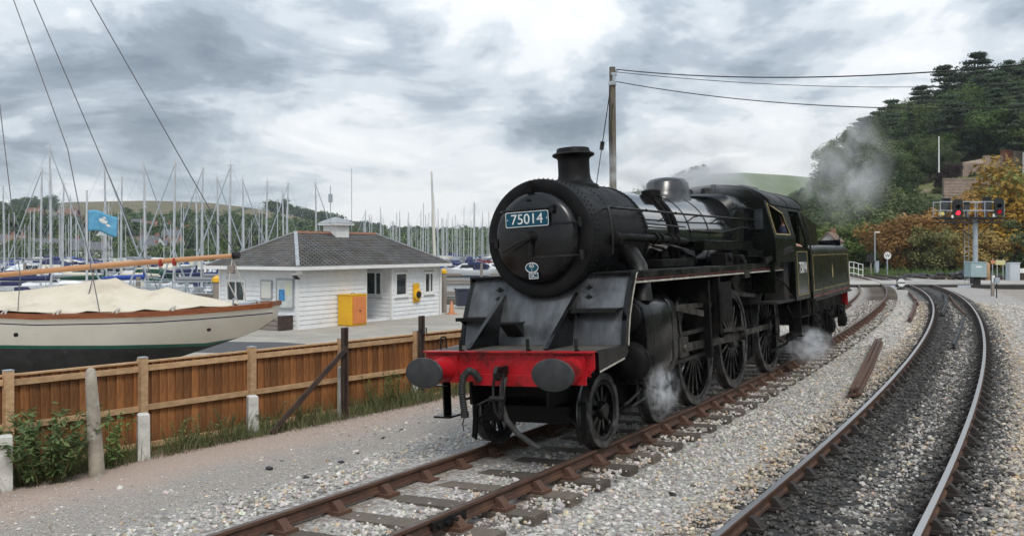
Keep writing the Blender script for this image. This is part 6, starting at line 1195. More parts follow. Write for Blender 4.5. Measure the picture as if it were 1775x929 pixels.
def back_hill(x, y): return np.interp(x/y, [.05, .11, .135, .18, .215, .25, .30, .4], [2, 5, 34, 50, 58, 59, 57, 50]) * smooth(300, 700, y) - 1
terrain('green_field_hill', back_hill, .05, .45, 300, 900, 60, 40, mat('green_pasture', (.115, .15, .07), (.15, .185, .09), .02, .95))

# ------------------------------------------------------------------ trees: leaf clumps through the crown's volume
def crown(kind, n, seed):
    r = np.random.default_rng(seed); C = []
    if kind == 'round':
        K = 34; u = r.normal(size=(K, 3)); u /= np.linalg.norm(u, axis=1)[:, None]; rad = r.uniform(.25, 1, K) ** .5; cen = u * rad[:, None] * np.array([.42, .42, .36]) + np.array([0, 0, .58]); cr_ = r.uniform(.10, .20, K)
        cen[:, 2] += .05*r.normal(size=K)
    elif kind == 'tall':
        K = 40; t = r.random(K); wv = .30*np.sin(np.pi*np.clip(t*.9+.08, 0, 1)) ** .8; a = r.uniform(0, 6.28, K); q = np.sqrt(r.random(K)); cen = np.stack([wv*q*np.cos(a), wv*q*np.sin(a), .16 + .78*t], -1); cr_ = r.uniform(.07, .14, K)
    elif kind == 'cedar':
        cen = []; cr_ = []
        for lv in range(9):
            z = .22 + .74*lv/8; R_ = .40*(1-(lv/8.6)**1.6)+.05
            for b in range(7): a = r.uniform(0, 6.28); q = R_*r.uniform(.25, 1); cen.append((q*math.cos(a), q*math.sin(a), z + r.normal(0, .015) - .06*q)); cr_.append(r.uniform(.08, .14))
        cen = np.array(cen); cr_ = np.array(cr_)
    elif kind == 'bush':
        K = 26; a = r.uniform(0, 6.28, K); q = np.sqrt(r.random(K))*.5; cen = np.stack([q*np.cos(a), q*np.sin(a), r.uniform(.15, .75, K)*(1-q*.8)], -1); cr_ = r.uniform(.12, .22, K)
    elif kind == 'pine':
        K = 26; a = r.uniform(0, 6.28, K); q = np.sqrt(r.random(K))*.38; cen = np.stack([q*np.cos(a), q*np.sin(a), .62 + .30*r.random(K) - .25*q], -1); cr_ = r.uniform(.07, .13, K)
    w_ = cr_ ** 2; idx = r.choice(len(cen), n, p=w_/w_.sum()); d = r.normal(size=(n, 3)); d /= np.linalg.norm(d, axis=1)[:, None]; rr_ = r.random(n) ** .4; fl = np.array([1, 1, .30]) if kind == 'cedar' else np.array([1, 1, .8])
    P = cen[idx] + d * (cr_[idx]*rr_)[:, None] * fl; nrm = d + r.normal(0, .55, (n, 3)) + (np.array([0, 0, .8]) if kind == 'cedar' else np.array([0, 0, .3])); tint = np.clip(r.uniform(.1, .8, len(cen))[idx]*.6 + r.random(n)*.5 - .05, 0, 1); return P, nrm, tint, cen
def tree_meshes(kind, n, leaf, seed, lm):
    P, nrm, tint, cen = crown(kind, n, seed); v = leaf_quads(P, nrm, rng.uniform(.6, 1.25, n)*leaf, .62); cm = np_mesh('crown', v.reshape(-1, 3), np.arange(n*4).reshape(-1, 4), lm, tint=tint)
    mb = MB(); h = .5 if kind in ('round', 'bush') else .85; tr_ = .03 if kind != 'bush' else .015; mb.tube([(0, 0, -.05), (.01, 0, h*.5), (0, .01, h)], [tr_, tr_*.75, tr_*.35], 8)
    r = random.Random(seed)
    for k in range(9): c_ = cen[r.randrange(len(cen))]; z0 = min(max(c_[2]*.55, .1), h*.95); mb.tube([(0, 0, z0), (c_[0]*.5, c_[1]*.5, (z0+c_[2])*.52), tuple(c_)], [tr_*.42, tr_*.28, tr_*.12], 5)
    return cm, mb.mesh('trunk', M['trunk'], 40)
LM = {'dark': leaf_mat('leaf_dark', (.040, .068, .022), (.115, .155, .050)), 'mid': leaf_mat('leaf_mid', (.060, .098, .026), (.165, .205, .062)), 'olive': leaf_mat('leaf_olive', (.070, .090, .026), (.18, .19, .065)), 'conifer': leaf_mat('leaf_conifer', (.022, .044, .022), (.066, .095, .042), .1),
      'autumn': leaf_mat('leaf_autumn', (.19, .105, .022), (.48, .255, .05)), 'rust': leaf_mat('leaf_rust', (.22, .095, .025), (.46, .20, .05)), 'gold': leaf_mat('leaf_gold', (.11, .115, .025), (.30, .26, .06)), 'purple': leaf_mat('leaf_purple', (.022, .010, .012), (.05, .022, .024)), 'scrub': leaf_mat('leaf_scrub', (.075, .088, .035), (.18, .18, .085))}
TM = {}
def tree_kind(kind, colr, n=5200, leaf=.020, var=0):
    key = (kind, colr, var)
    if key not in TM: TM[key] = tree_meshes(kind, n, leaf, 11 + len(TM), LM[colr])
    return TM[key]
def tree(name, lab, cat, x, y, z, h, kind, colr, group, var=0, sq=1.0, n=5200, leaf=.020):
    cm, tm = tree_kind(kind, colr, n, leaf, var); s_ = (h*sq*random.uniform(.9, 1.1), h*sq*random.uniform(.9, 1.1), h); o = thing(name, lab, cat, (x, y, z - .05), random.uniform(0, 6.28), group); o.scale = s_; place('trunk', tm, o); place('crown', cm, o); return o
def by_(px): return 'above the cab and its steam' if px < 1420 else 'above the tender' if px < 1500 else 'above the street lamp' if px < 1560 else 'left of the white pole' if px < 1627 else 'between white pole and ruin' if px < 1715 else 'near the right edge'
# trees on the wooded hill at right
WORDS = {'dark': 'dark green', 'mid': 'mid green', 'olive': 'olive green', 'conifer': 'blackish green'}
placed = []
def clear(px, py): return (1560 < px < 1790 and 262 < py < 352) or (1545 < px < 1640 and 290 < py < 400)
tries = 0; cnt = 0
while cnt < 190 and tries < 6000:
    tries += 1; px = random.uniform(1345, 1850); y = 120 + 190*random.random() ** .8; x = X(px, y); z = float(hill_r(np.array([x]), np.array([y]))[0]); base_py = 430 - (z - CAM_H)/y*1600
    if clear(px, base_py - 8) or (px > 1555 and 345 < base_py < 400 and random.random() < .7): continue
    h = random.uniform(7, 12.5) * (1.0 if y > 160 else .7)
    up = base_py - h/y*1600
    if px > 1560 and base_py > 300 and up < 340: h = random.uniform(2.5, 4.5)
    if px < 1440: h *= .7
    if any(abs(x-a)+abs(y-b) < 3.2 for a, b in placed): continue
    placed.append((x, y)); q = random.random(); hi = base_py < 290
    if hi and px > 1500 and q < .42: kd, cl, sqz = 'cedar', 'conifer', 1.0; h *= 1.15
    elif q < .55: kd, cl, sqz = 'round', 'dark', 1.05
    elif q < .8: kd, cl, sqz = 'round', 'mid', 1.0
    else: kd, cl, sqz = 'tall', random.choice(('dark', 'mid')), 1.0
    where = ('on the hill crest ' if hi else 'on the lower hillside ') + by_(px); nm = 'cedar_tree' if kd == 'cedar' else 'hillside_tree'
    tree(nm, '%s %s %s' % (WORDS[cl], {'cedar': 'flat-tiered cedar', 'round': 'round-crowned tree', 'tall': 'tall narrow tree'}[kd], where), 'tree', x, y, z, h, kd, cl, '%s %s trees %s' % (WORDS[cl], kd, where), cnt % 3, sqz); cnt += 1
for px, py, y, h, kd, cl, sq, lab in ((1762, 130, 300, 14, 'pine', 'conifer', 1.0, 'flat-topped pine standing against the sky at the right edge'), (1640, 275, 262, 19, 'cedar', 'conifer', 1.1, 'great dark cedar behind the white pole'), (1690, 268, 262, 19, 'cedar', 'conifer', 1.1, 'great dark cedar above the stone ruin'), (1600, 285, 255, 16, 'cedar', 'conifer', 1.1, 'great dark cedar left of the white pole'), (1548, 262, 270, 15, 'cedar', 'conifer', 1.0, 'dark cedar by the red-roofed house'), (1490, 262, 275, 10, 'round', 'dark', 1.1, 'dark round tree at the left brow of the hill'),
        (1733, 275, 205, 6.5, 'tall', 'gold', 1.2, 'yellow-leaved tree beside the brick chimney'), (1752, 272, 208, 5.5, 'round', 'purple', .9, 'purple-leaved tree right of the yellow one'), (1648, 300, 190, 4.8, 'round', 'purple', 1.1, 'purple-leaved tree below the white pole'), (1627, 312, 186, 4.4, 'tall', 'purple', .9, 'small purple tree left of the retaining wall'), (1722, 272, 203, 2.6, 'tall', 'mid', 1.1, 'small clipped conifer by the brick chimney'),
        (1606, 372, 148, 4.2, 'cedar', 'conifer', 1.1, 'low spreading dark conifer behind the left signal head'), (1530, 318, 200, 6, 'round', 'dark', 1.2, 'rounded dark tree on the left of the clearing'), (1440, 300, 215, 8, 'round', 'dark', 1.1, 'dark tree in the drifting steam'), (1700, 345, 165, 5, 'round', 'scrub', 1.1, 'grey-green willow below the ruin'), (1762, 352, 160, 5, 'round', 'mid', 1.1, 'green tree below the ruin at the right edge')):
    x = X(px, y); tree('hill_tree', lab, 'tree', x, y, float(hill_r(np.array([x]), np.array([y]))[0]), h, kd, cl, None, 0, sq)
fill = 0
for _ in range(4000):
    if fill >= 95: break
    px = random.uniform(1490, 1850); y = random.uniform(185, 310); x = X(px, y); z = float(hill_r(np.array([x]), np.array([y]))[0]); bp_ = 430 - (z - CAM_H)/y*1600
    if not (150 < bp_ < 283) or any(abs(x-a)+abs(y-b) < 2.6 for a, b in placed): continue
    placed.append((x, y)); fill += 1; q = random.random(); kd, cl = ('cedar', 'conifer') if q < .45 else ('round', 'dark') if q < .75 else ('round', 'mid')
    tree('cedar_tree' if kd == 'cedar' else 'hillside_tree', '%s %s in the high wood %s' % (WORDS[cl], 'tiered cedar' if kd == 'cedar' else 'round-crowned tree', by_(px)), 'tree', x, y, z, random.uniform(9, 14), kd, cl, '%s %s trees in the high wood %s' % (WORDS[cl], kd, by_(px)), fill % 3, 1.05)
for k, (px, y, h, cl) in enumerate([(random.uniform(1535, 1650), random.uniform(196, 226), random.uniform(6, 9.5), random.choice(('dark', 'dark', 'mid'))) for _ in range(26)]):
    x = X(px, y); z = float(hill_r(np.array([x]), np.array([y]))[0]); tree('hillside_tree', '%s tree at the upper edge of the clearing by the white pole' % WORDS[cl], 'tree', x, y, z, h, 'round', cl, '%s trees edging the clearing' % WORDS[cl], k % 3, 1.1)
for k in range(44):
    px = random.uniform(1540, 1800); y = random.uniform(178, 200); x = X(px, y)
    if 1700 < px and y > 190: continue
    cl = random.choice(('scrub', 'olive', 'mid')); tree('scrub_bush', '%s bush beside the stone walls of the clearing' % {'scrub': 'grey-green', 'olive': 'olive', 'mid': 'green'}[cl], 'bush', x, y, float(hill_r(np.array([x]), np.array([y]))[0]), random.uniform(1.0, 2.6), 'bush', cl, '%s bushes by the stone walls' % cl, k % 2, 1.3, 2600, .03)
# the same hill carries on round to the right, out of the picture
_a = np.radians(np.linspace(54, 165, 60)); _r = np.geomspace(70, 400, 30); _rr, _aa = np.meshgrid(_r, _a, indexing='ij'); _x = (_rr*np.sin(_aa)).ravel(); _y = (_rr*np.cos(_aa)).ravel(); _z = 66*smooth(75, 260, _rr.ravel()) - 1.5; _i = np.arange(60*30).reshape(30, 60)
struct(place('wooded_hillside', np_mesh('wooded_hillside', np.stack([_x, _y, _z], -1), np.stack([_i[:-1, :-1], _i[:-1, 1:], _i[1:, 1:], _i[1:, :-1]], -1).reshape(-1, 4), mat('hillside_scrub', (.03, .05, .015), (.07, .085, .03), .08, .95), smooth=True)))
# scrub on the open slope
for k in range(46):
    px = random.uniform(1545, 1790); y = random.uniform(140, 185); x = X(px, y); tree('scrub_bush', 'grey-green scrub bush on the open slope below the stone ruin', 'bush', x, y, float(hill_r(np.array([x]), np.array([y]))[0]), random.uniform(1.2, 2.8), 'bush', random.choice(('scrub', 'scrub', 'olive')), 'scrub bushes on the open slope', k % 2, 1.2, 2600, .03)
# autumn trees and green shrubs behind the crossing
for px, y, h, kd, cl, lab in ((1572, 104, 5.2, 'round', 'rust', 'russet tree left of the signal post'), (1600, 108, 6.0, 'round', 'autumn', 'orange autumn tree just left of the signal post'), (1635, 106, 6.2, 'round', 'autumn', 'broad orange autumn tree behind the signal platform'), (1665, 110, 6.4, 'round', 'gold', 'yellow-green autumn tree touching the signal post'), (1705, 106, 6.2, 'round', 'rust', 'russet tree right of the signal post'), (1738, 104, 7.6, 'round', 'autumn', 'tall orange tree right of the signals'), (1765, 108, 9.6, 'round', 'autumn', 'tallest orange tree at the right edge'), (1800, 106, 9, 'round', 'gold', 'golden tree cut by the right edge'), (1762, 99, 4.6, 'round', 'mid', 'green shrub under the orange trees at the right edge'), (1620, 100, 4.2, 'round', 'gold', 'low golden shrub under the orange trees'), (1684, 99, 4.4, 'round', 'autumn', 'low orange shrub behind the signal post'),
        (1455, 118, 5.0, 'round', 'mid', 'bright green tree behind the tender'), (1480, 122, 5.6, 'round', 'olive', 'yellow-green tree beyond the white railings'), (1505, 120, 5.8, 'round', 'olive', 'olive tree by the street lamp'), (1530, 118, 5.0, 'round', 'mid', 'green tree right of the street lamp'), (1552, 112, 4.4, 'round', 'mid', 'green shrub beside the whistle board'), (1440, 130, 6.5, 'round', 'mid', 'green tree half hidden by the tender'), (1465, 135, 6.8, 'round', 'dark', 'dark tree above the tender'), (1500, 138, 7.5, 'round', 'mid', 'green tree above the street lamp'), (1540, 135, 7.5, 'round', 'olive', 'olive tree above the russet one'), (1575, 132, 7, 'round', 'mid', 'green tree above the russet trees')):
    x = X(px, y); tree('trackside_tree', lab, 'tree', x, y, -.4 - .24*h + max(float(hill_r(np.array([x]), np.array([y]))[0]), 0), h*1.58, kd, cl, None, int(px) % 2, 1.15 if h < 8 else 1.0, 6500, .021)
P = np.stack([rng.uniform(18, 62, 9000), rng.uniform(88, 99, 9000), np.full(9000, -.35)], -1); blades(P, rng.gamma(3, .12, 9000)+.1, .09, .7, 'hedge_bank', LM['dark'], 'rough green undergrowth below the autumn trees', 'undergrowth')

# ------------------------------------------------------------------ far-off woods (one mass each)
def wood(name, lab, spots, mt, n=420, leaf=.06):
    V = []; T = []
    for (x, y, z, h), k in zip(spots, range(10**6)):
        P, nrm, tint, _ = crown('round' if k % 4 else 'tall', n, 300 + k % 7); a = random.uniform(0, 6.28); c_, s_ = math.cos(a), math.sin(a); Rm = np.array([[c_, -s_, 0], [s_, c_, 0], [0, 0, 1]]); P = (P - np.array([0, 0, .2])) @ Rm.T; v = leaf_quads(P, nrm @ Rm.T, rng.uniform(.6, 1.3, n)*leaf, .7) * np.array([h*1.25, h*1.25, h]) + np.array([x, y, z]); V.append(v.reshape(-1, 3)); T.append(tint * random.uniform(.5, 1.1))
    V = np.concatenate(V); tag(place(name, np_mesh(name, V, np.arange(len(V)).reshape(-1, 4), mt, tint=np.concatenate(T))), lab, 'wood', kind='stuff')
def spots(n, px0, px1, y0, y1, fn, h0, h1, test=None):
    out = []
    for _ in range(n):
        px = random.uniform(px0, px1); y = random.uniform(y0, y1); x = X(px, y); z = float(fn(np.array([x]), np.array([y]))[0]); py = 430 - (z - CAM_H)/y*1600
        if test and not test(px, py): continue
        out.append((x, y, z, random.uniform(h0, h1)))
    return out
wood('shore_wood', 'dark wooded bank behind the village at far left', spots(210, -60, 330, 400, 520, shore_hill, 8, 13), LM['dark'])
wood('shore_wood', 'low tree belt on the far bank behind the masts', spots(150, 300, 900, 420, 520, shore_hill, 6, 10), LM['mid'])
wood('hill_wood', 'dark wood running along the middle of the field hill', spots(260, 180, 620, 600, 900, far_hill, 10, 18, lambda px, py: np.interp(px, [180, 330, 480, 620], [384, 388, 396, 408]) < py < np.interp(px, [180, 330, 480, 620], [414, 416, 420, 424])), LM['dark'])
wood('hill_wood', 'tree clumps along the crest of the far hill right of the fields', spots(130, 470, 900, 1000, 1180, far_hill, 12, 20), LM['dark'])
wood('hill_wood', 'dark wood on the brow left of the field hill', spots(60, -60, 100, 800, 1100, far_hill, 9, 14), LM['dark'])
wood('hill_wood', 'wooded ridge showing above the boiler', spots(120, 1085, 1215, 640, 900, lambda x, y: back_hill(x, y), 9, 14), LM['dark'])
wood('hill_wood', 'hedge trees along the top of the green field', spots(60, 1200, 1400, 780, 900, back_hill, 5, 9), LM['mid'])

wood('hill_wood', 'dense wood carrying on round the hill beyond the right edge', spots(200, 1870, 3300, 118, 280, hill_r, 9, 15), LM['dark'], 300, .075)
# ------------------------------------------------------------------ village houses across the water
RF = {'slate': mat('far_slate', (.12, .12, .13), rough=.8), 'red': mat('far_red_tiles', (.19, .105, .08), rough=.85), 'brown': mat('far_brown_tiles', (.18, .12, .09), rough=.85)}
WL = {'white': mat('far_white_wall', (.72, .72, .70), rough=.8), 'cream': mat('far_cream_wall', (.62, .55, .42), rough=.8), 'brick': mat('far_brick_wall', (.28, .13, .09), rough=.85), 'grey': mat('far_grey_wall', (.36, .35, .33), rough=.85)}
def house(lab, px, py, y, w_, d, h, wl, rf, ang=0, fn=shore_hill, group=None):
    x = X(px, y); z = Zh(py, y); o = thing('house', lab, 'house', (x, y, z), ang, group); MB().bx(-w_/2, w_/2, -d/2, d/2, -6, h).prism([(-w_/2, -d/2, h), (-w_/2, d/2, h), (-w_/2, 0, h+d*.42)], (w_, 0, 0)).build('wall', WL[wl], o, 0)
    mb = MB(); e = .4
    for sg in (-1, 1): mb.prism([(-w_/2-e, sg*(d/2+e), h-.25), (-w_/2-e, 0, h+d*.42+.12), (-w_/2-e, 0, h+d*.42+.4), (-w_/2-e, sg*(d/2+e), h)], (w_+2*e, 0, 0))
    r_ = mb.build('roof', RF[rf], o, 0); MB().bx(w_*.28, w_*.28+.9, -.5, .5, h+d*.25, h+d*.42+1.3).build('chimney', WL['brick'], r_, 0)
    for k in range(max(int(w_/2.6), 1)):
        for zz_ in ((.9, 3.4) if h > 4.5 else (.9,)):
            x0 = -w_/2 + (k+.5)*w_/max(int(w_/2.6), 1); MB().bx(x0-.5, x0+.5, -d/2-.05, -d/2+.02, zz_, zz_+1.3).build('window', DGL, o, 0)
    return o
for a in (('white gabled pair house on the bank left of the flag', 100, 404, 430, 9, 7, 5.4, 'white', 'slate', .2), ('white house right of the gabled pair', 120, 405, 432, 7, 6, 5, 'white', 'slate', .2), ('cream house with hipped front left of the flag', 134, 406, 440, 6, 6, 5.2, 'cream', 'brown', -.2), ('red brick house above the white pair', 118, 391, 470, 9, 7, 5, 'brick', 'red', .1), ('red roofed house at the upper left of the village', 60, 388, 480, 8, 7, 5, 'brick', 'red', -.1), ('brick terrace end below the flag', 152, 412, 420, 10, 7, 5, 'grey', 'brown', .15), ('brick terrace middle below the flag', 172, 415, 424, 10, 7, 5, 'brick', 'brown', .15), ('white gable-fronted house right below the flag', 187, 434, 400, 7, 9, 6, 'white', 'slate', 1.4), ('brown terrace right of the flag', 205, 428, 410, 9, 7, 5, 'brick', 'brown', .1), ('dark roofed shed low on the bank', 120, 444, 340, 10, 7, 3.2, 'grey', 'slate', 0), ('long dark boat shed by the far shore', 70, 442, 350, 11, 7, 3, 'grey', 'slate', 0), ('white bungalow at the far left shore', 8, 434, 360, 9, 6, 3.4, 'white', 'slate', .1), ('white bungalow second from the left shore', 28, 436, 356, 7, 6, 3.4, 'white', 'brown', .1), ('pale long shed behind the masts', 160, 448, 330, 12, 6, 3, 'white', 'slate', 0), ('grey house right of the terrace', 232, 432, 410, 9, 7, 5, 'grey', 'slate', .1), ('white house low right of the terrace', 262, 440, 380, 8, 6, 4.6, 'white', 'slate', .2), ('cream cottage far along the shore', 300, 441, 390, 8, 6, 4.6, 'cream', 'brown', 0), ('small brick house among the left trees', 75, 412, 440, 7, 6, 4.6, 'brick', 'brown', .3), ('white cottage half hidden by trees at left', 40, 416, 430, 7, 6, 4.6, 'white', 'slate', .3)):
    house(*a)
for k in range(26):
    px = random.uniform(-20, 330); y = random.uniform(330, 470); py = np.interp(y, [330, 470], [452, 408]) + random.uniform(-4, 4); wl_ = ('white', 'grey', 'cream', 'brick')[k % 4]; rf_ = ('slate', 'brown', 'slate', 'red')[k % 4]
    house('small %s house with %s roof in the village across the water' % ({'brick': 'red brick'}.get(wl_, wl_), {'slate': 'grey slate', 'brown': 'brown', 'red': 'red'}[rf_]), px, py, y, random.uniform(5, 8), 5.5, random.choice((3, 4.8)), wl_, rf_, random.uniform(-.6, .6), group='small %s houses in the far village' % wl_)
wood('shore_wood', 'shrubs and trees between the village houses by the far shore', spots(150, -60, 420, 285, 400, shore_hill, 3.5, 7), LM['mid'], 260, .07)
wood('shore_wood', 'trees along the far shore behind the right-hand masts', spots(120, 600, 900, 300, 420, shore_hill, 5, 9), LM['mid'], 260, .07)
# ------------------------------------------------------------------ things on the right-hand hill
o = thing('stone_ruin', 'pinkish stone ruin with red brick chimney stack on the hill', 'ruin', (X(1735, 196), 196, Zh(283, 196)), .1)
def rubble(mb, x0, x1, y0, y1, z0, z1, dx=.9, dz=.5, mi=0):
    z = z0
    while z < z1 - .05:
        x = x0 - (dx*.5 if int(z/dz) % 2 else 0)
        while x < x1: a, b = max(x, x0), min(x+dx-.04, x1); (b > a+.1) and mb.bx(a, b, y0+random.uniform(-.06, .03), y1, z, min(z+dz-.03, z1), mi); x += dx
        z += dz
mb = MB(); rubble(mb, -9, 4, -.6, .4, -4, 0); rubble(mb, -4, 4, -.4, .4, 0, 1.6); mb.build('lower_wall', M['stonewall'], o, 0); mb = MB(); rubble(mb, 2.2, 5, -.8, 2, 0, 2.6); mb.build('tower_stub', mat('pale_stone', (.45, .36, .29), (.36, .29, .23), 1.2, .9), o, 0); mb = MB(); mb.bx(0.2, 1.9, -.9, .6, 0, 2.7); mb.bx(.1, 2.0, -1, .7, 2.5, 2.72); mb.build('chimney_stack', M['brick'], o, 0); mb = MB(); mb.prism([(-9, -.2, 0), (0, -.2, 0), (0, -.2, 1.6), (-2, -.2, 1.3)], (0, .5, 0)); mb.build('gable_wall', mat('pale_stone2', (.5, .42, .32), (.4, .33, .25), 1.2, .9), o, 0)
o = thing('retaining_wall', 'long pinkish retaining wall below the ruin', 'wall', (X(1690, 176), 176, Zh(322, 176)), -.04); mb = MB(); rubble(mb, -6, 9, -.4, .4, -3, 1.2, 1.1, .55); mb.build('stonework', M['stonewall'], o, 0); MB().bx(-6, 9, -.5, .5, 1.2, 1.4).build('coping', M['stonewall'], o, 0)
o = thing('garden_wall', 'low stone terrace wall with pale coping left of the purple trees', 'wall', (X(1585, 205), 205, Zh(312, 205)), .05); mb = MB(); rubble(mb, -5, 7, -.4, .4, -3, 1.0, 1.1, .5); mb.build('stonework', M['stonewall'], o, 0); MB().bx(-5.1, 7.1, -.5, .5, 1.0, 1.15).build('coping', M['lead'], o, 0)
o = thing('white_wall', 'low white wall at the right edge of the hill', 'wall', (X(1745, 165), 165, Zh(345, 165)), .05); MB().bx(-3, 6, -.3, .3, -2, 1.3).bx(-3.1, 6.1, -.4, .4, 1.3, 1.45).build('wall_face', M['render_w'], o, 0)
house('long brick building with dark windows at the right edge of the hill', 1812, 300, 190, 9, 5, 1.4, 'brick', 'brown', .5)
house('red-roofed house among trees on the brow of the hill', 1524, 258, 285, 7, 6, 3.0, 'cream', 'red', .2)
cot = house('brown-roofed cottage behind the tender', 1440, 420, 96, 5, 5, .2, 'grey', 'brown', .9); cot.scale = (.36, .36, .40)
for lab, px, y, py0, py1, r in (('tall white pole on the hillside clearing', 1627, 185, 282, 238, .16), ('short pale pole on the lower slope', 1560, 150, 366, 342, .09), ('thin white post at the right edge of the hill', 1773, 180, 296, 265, .1)):
    mb = MB(); x = X(px, y); mb.tube([(0, 0, -2), (0, 0, Zh(py1, y)-Zh(py0, y))], [r, r*.7], 8); mb.dome((0, 0, Zh(py1, y)-Zh(py0, y)), r, 6); tag(mb.build('pole', M['wpaint'], None, 35, (x, y, Zh(py0, y))), lab, 'pole')
# ------------------------------------------------------------------ level crossing
XY0 = 63.5
cro = thing('level_crossing', 'pale boarded level crossing laid across both tracks', 'level crossing', (X(1470, 66), 66, 0))
ox, oy = cro.location[0], cro.location[1]; CM = obj_random(mat('crossing_boards', (.44, .42, .38), (.36, .34, .31), .6, .8, bump=.2), .15)
for r_ in range(3):
    for k in range(9):
        x0 = -3.5 + k*2.6; y0 = -2.2 + r_*2.4; mb = MB(); mb.bx(x0, x0+2.56, y0, y0+2.34, -.26, .03); mb.build('crossing_panel', CM, cro, 0)
MB().bx(-4, 20, -2.5, -2.22, -.45, -.03).build('front_timber', M['sleeper_dark'], cro, 0)
for x0 in (1.4, 6.6, 14.6): MB().bx(x0, x0+.9, -2.54, -2.51, -.20, -.06).build('marker_plate', mat('pale_plate', (.42, .47, .55), rough=.5), cro, 0)
o = thing('crossing_road', 'pale concrete road leading off the crossing to the right', 'road', (0, 0, 0)); o['kind'] = 'structure'
MB().add([(36, 64.2, -.30), (75, 62.5, -.30), (75, 69.5, -.30), (36, 70.4, -.30)], [(0, 1, 2, 3)]).build('road_surface', mat('pale_road', (.40, .385, .35), (.33, .32, .29), .7, .85), o, 0)
# ------------------------------------------------------------------ colour light signal gantry
SX, SY = X(1690, 64), 64.0
g = thing('signal_gantry', 'grey signal post with platform carrying four colour-light heads', 'railway signal', (SX, SY, -.35))
pz = Zh(378, SY) + .35
mb = MB(); mb.tube([(0, 0, .0), (0, 0, pz)], .17, 14); [mb.lathe([(q, .17), (q, .20), (q+.08, .20), (q+.08, .17)], n=14) for q in (1.6, 3.0, 4.2)]; mb.bx(-.35, .35, -.35, .35, 0, .06); mb.build('post', M['galv'], g)
MB().bx(-.26, .26, -.26, .26, -.1, .9).build('base', M['signal_black'], g, bevel=.03)
MB().bx(-.55, .55, -.5, .5, .85, 1.85).bx(-.58, .58, -.53, .53, 1.85, 1.9).build('control_cabinet', mat('cabinet_green_grey', (.33, .44, .46), (.28, .38, .40), 2, .5), g, bevel=.02); MB().bx(-.2, .2, -.505, -.5, 1.5, 1.62).build('cabinet_label', M['white'], g, 0)
x0, x1 = X(1622, SY)-SX, X(1735, SY)-SX
mb = MB(); mb.bx(x0, x1, -.55, .55, pz, pz+.05); [mb.bx(x0, x1, q-.03, q+.03, pz-.35, pz-.28) for q in (-.5, .5)]; [mb.bx(x0, x1, q-.03, q+.03, pz-.06, pz) for q in (-.5, .5)]
for q in (-.5, .5):
    xs_ = np.linspace(x0+.2, x1-.2, 9)
    for i in range(8): mb.beam((xs_[i], q, pz-.32 if i % 2 else pz-.03), (xs_[i+1], q, pz-.03 if i % 2 else pz-.32), .05, .05)
mb.beam((0, 0, pz-1.5), (x0*.62, 0, pz-.3), .05, .06); mb.beam((0, 0, pz-1.5), (x1*.7, 0, pz-.3), .05, .06); mb.build('platform', M['signal_black'], g, 0)
mb = MB()
for q in (x0+.05, x0*.42, x0*.1, x1*.22, x1*.6, x1-.08): mb.cyl((q, -.52, pz), (q, -.52, pz+1.1), .028, n=6); mb.cyl((q, .52, pz), (q, .52, pz+1.1), .028, n=6)
for z in (.5, 1.1):
    for q in (-.52, .52): mb.cyl((x0, q, pz+z), (x1, q, pz+z), .026, n=6)
mb.build('railing', M['galv'], g)
mb = MB(); [mb.cyl((x_, .4, 0), (x_, .4, pz+1), .016, n=6) for x_ in (-.55, -.25)]; [mb.cyl((-.55, .4, z), (-.25, .4, z), .018, n=5) for z in np.arange(.3, pz, .33)]; mb.build('ladder', M['galv'], g)
LENS = {'red': mat('red_aspect', (.6, .01, .02), rough=.3, emit=(1, .03, .06), estr=1.8), 'dim': mat('dark_lens', (.02, .02, .022), rough=.1), 'dred': mat('dim_red_aspect', (.3, .01, .02), rough=.3, emit=(1, .02, .06), estr=.22)}
for px, py0, py1, w_, kind in ((1637, 344, 366, .62, 'back'), (1653, 346, 376, .68, 'red'), (1708, 342, 365, .62, 'back'), (1724, 344, 374, .66, 'dred'), (1673, 350, 366, .4, 'back')):
    xx = X(px, SY)-SX; z1 = Zh(py0, SY)+.35; z0 = Zh(py1, SY)+.35; mb = MB()
    if kind == 'back': mb.bx(xx-w_/2, xx+w_/2, -.2, -.16, z0, z1); mb.bx(xx-w_/2, xx+w_/2, -.35, -.16, z1-.04, z1); mb.bx(xx-.05, xx+.05, -.15, -.05, pz, z1); mb.build('route_indicator', mat('indicator_grey', (.06, .065, .072), (.035, .035, .04), 3, .55), g, 0); continue
    mb.prism([(xx-w_/2, -.58, z0), (xx+w_/2, -.58, z0), (xx+w_/2, -.58, z1-.15), (xx+w_/2-.15, -.58, z1), (xx-w_/2+.15, -.58, z1), (xx-w_/2, -.58, z1-.15)], (0, .12, 0)); h_ = mb.build('signal_head', M['signal_black'], g, 0)
    for j in range(2):
        zc = z0 + .26 + j*.42; mb = MB(); mb.lathe([(-.60, .0), (-.60, .15)], (xx, 0, zc), 'y', 18); mb.build('lens', LENS[kind] if j == 0 else LENS['dim'], h_)
        mb = MB(); mb.tube([(xx-.17, -.60, zc), (xx-.13, -.72, zc+.11), (xx, -.78, zc+.17), (xx+.13, -.72, zc+.11), (xx+.17, -.60, zc)], .03, 5); mb.build('hood', M['signal_black'], h_)
    MB().bx(xx-.45, xx-.32, -.6, -.56, z0-.1, z0+.1).build('signal_plate', M['white'], g, 0)
mb = MB(); mb.lathe([(0, .1), (.08, .19), (.22, .19), (.3, .1)], (X(1628, SY)-SX, -.3, pz+.1), 'z', 12); mb.build('yellow_lamp', mat('lamp_yellow', (.75, .60, .22), rough=.4), g)
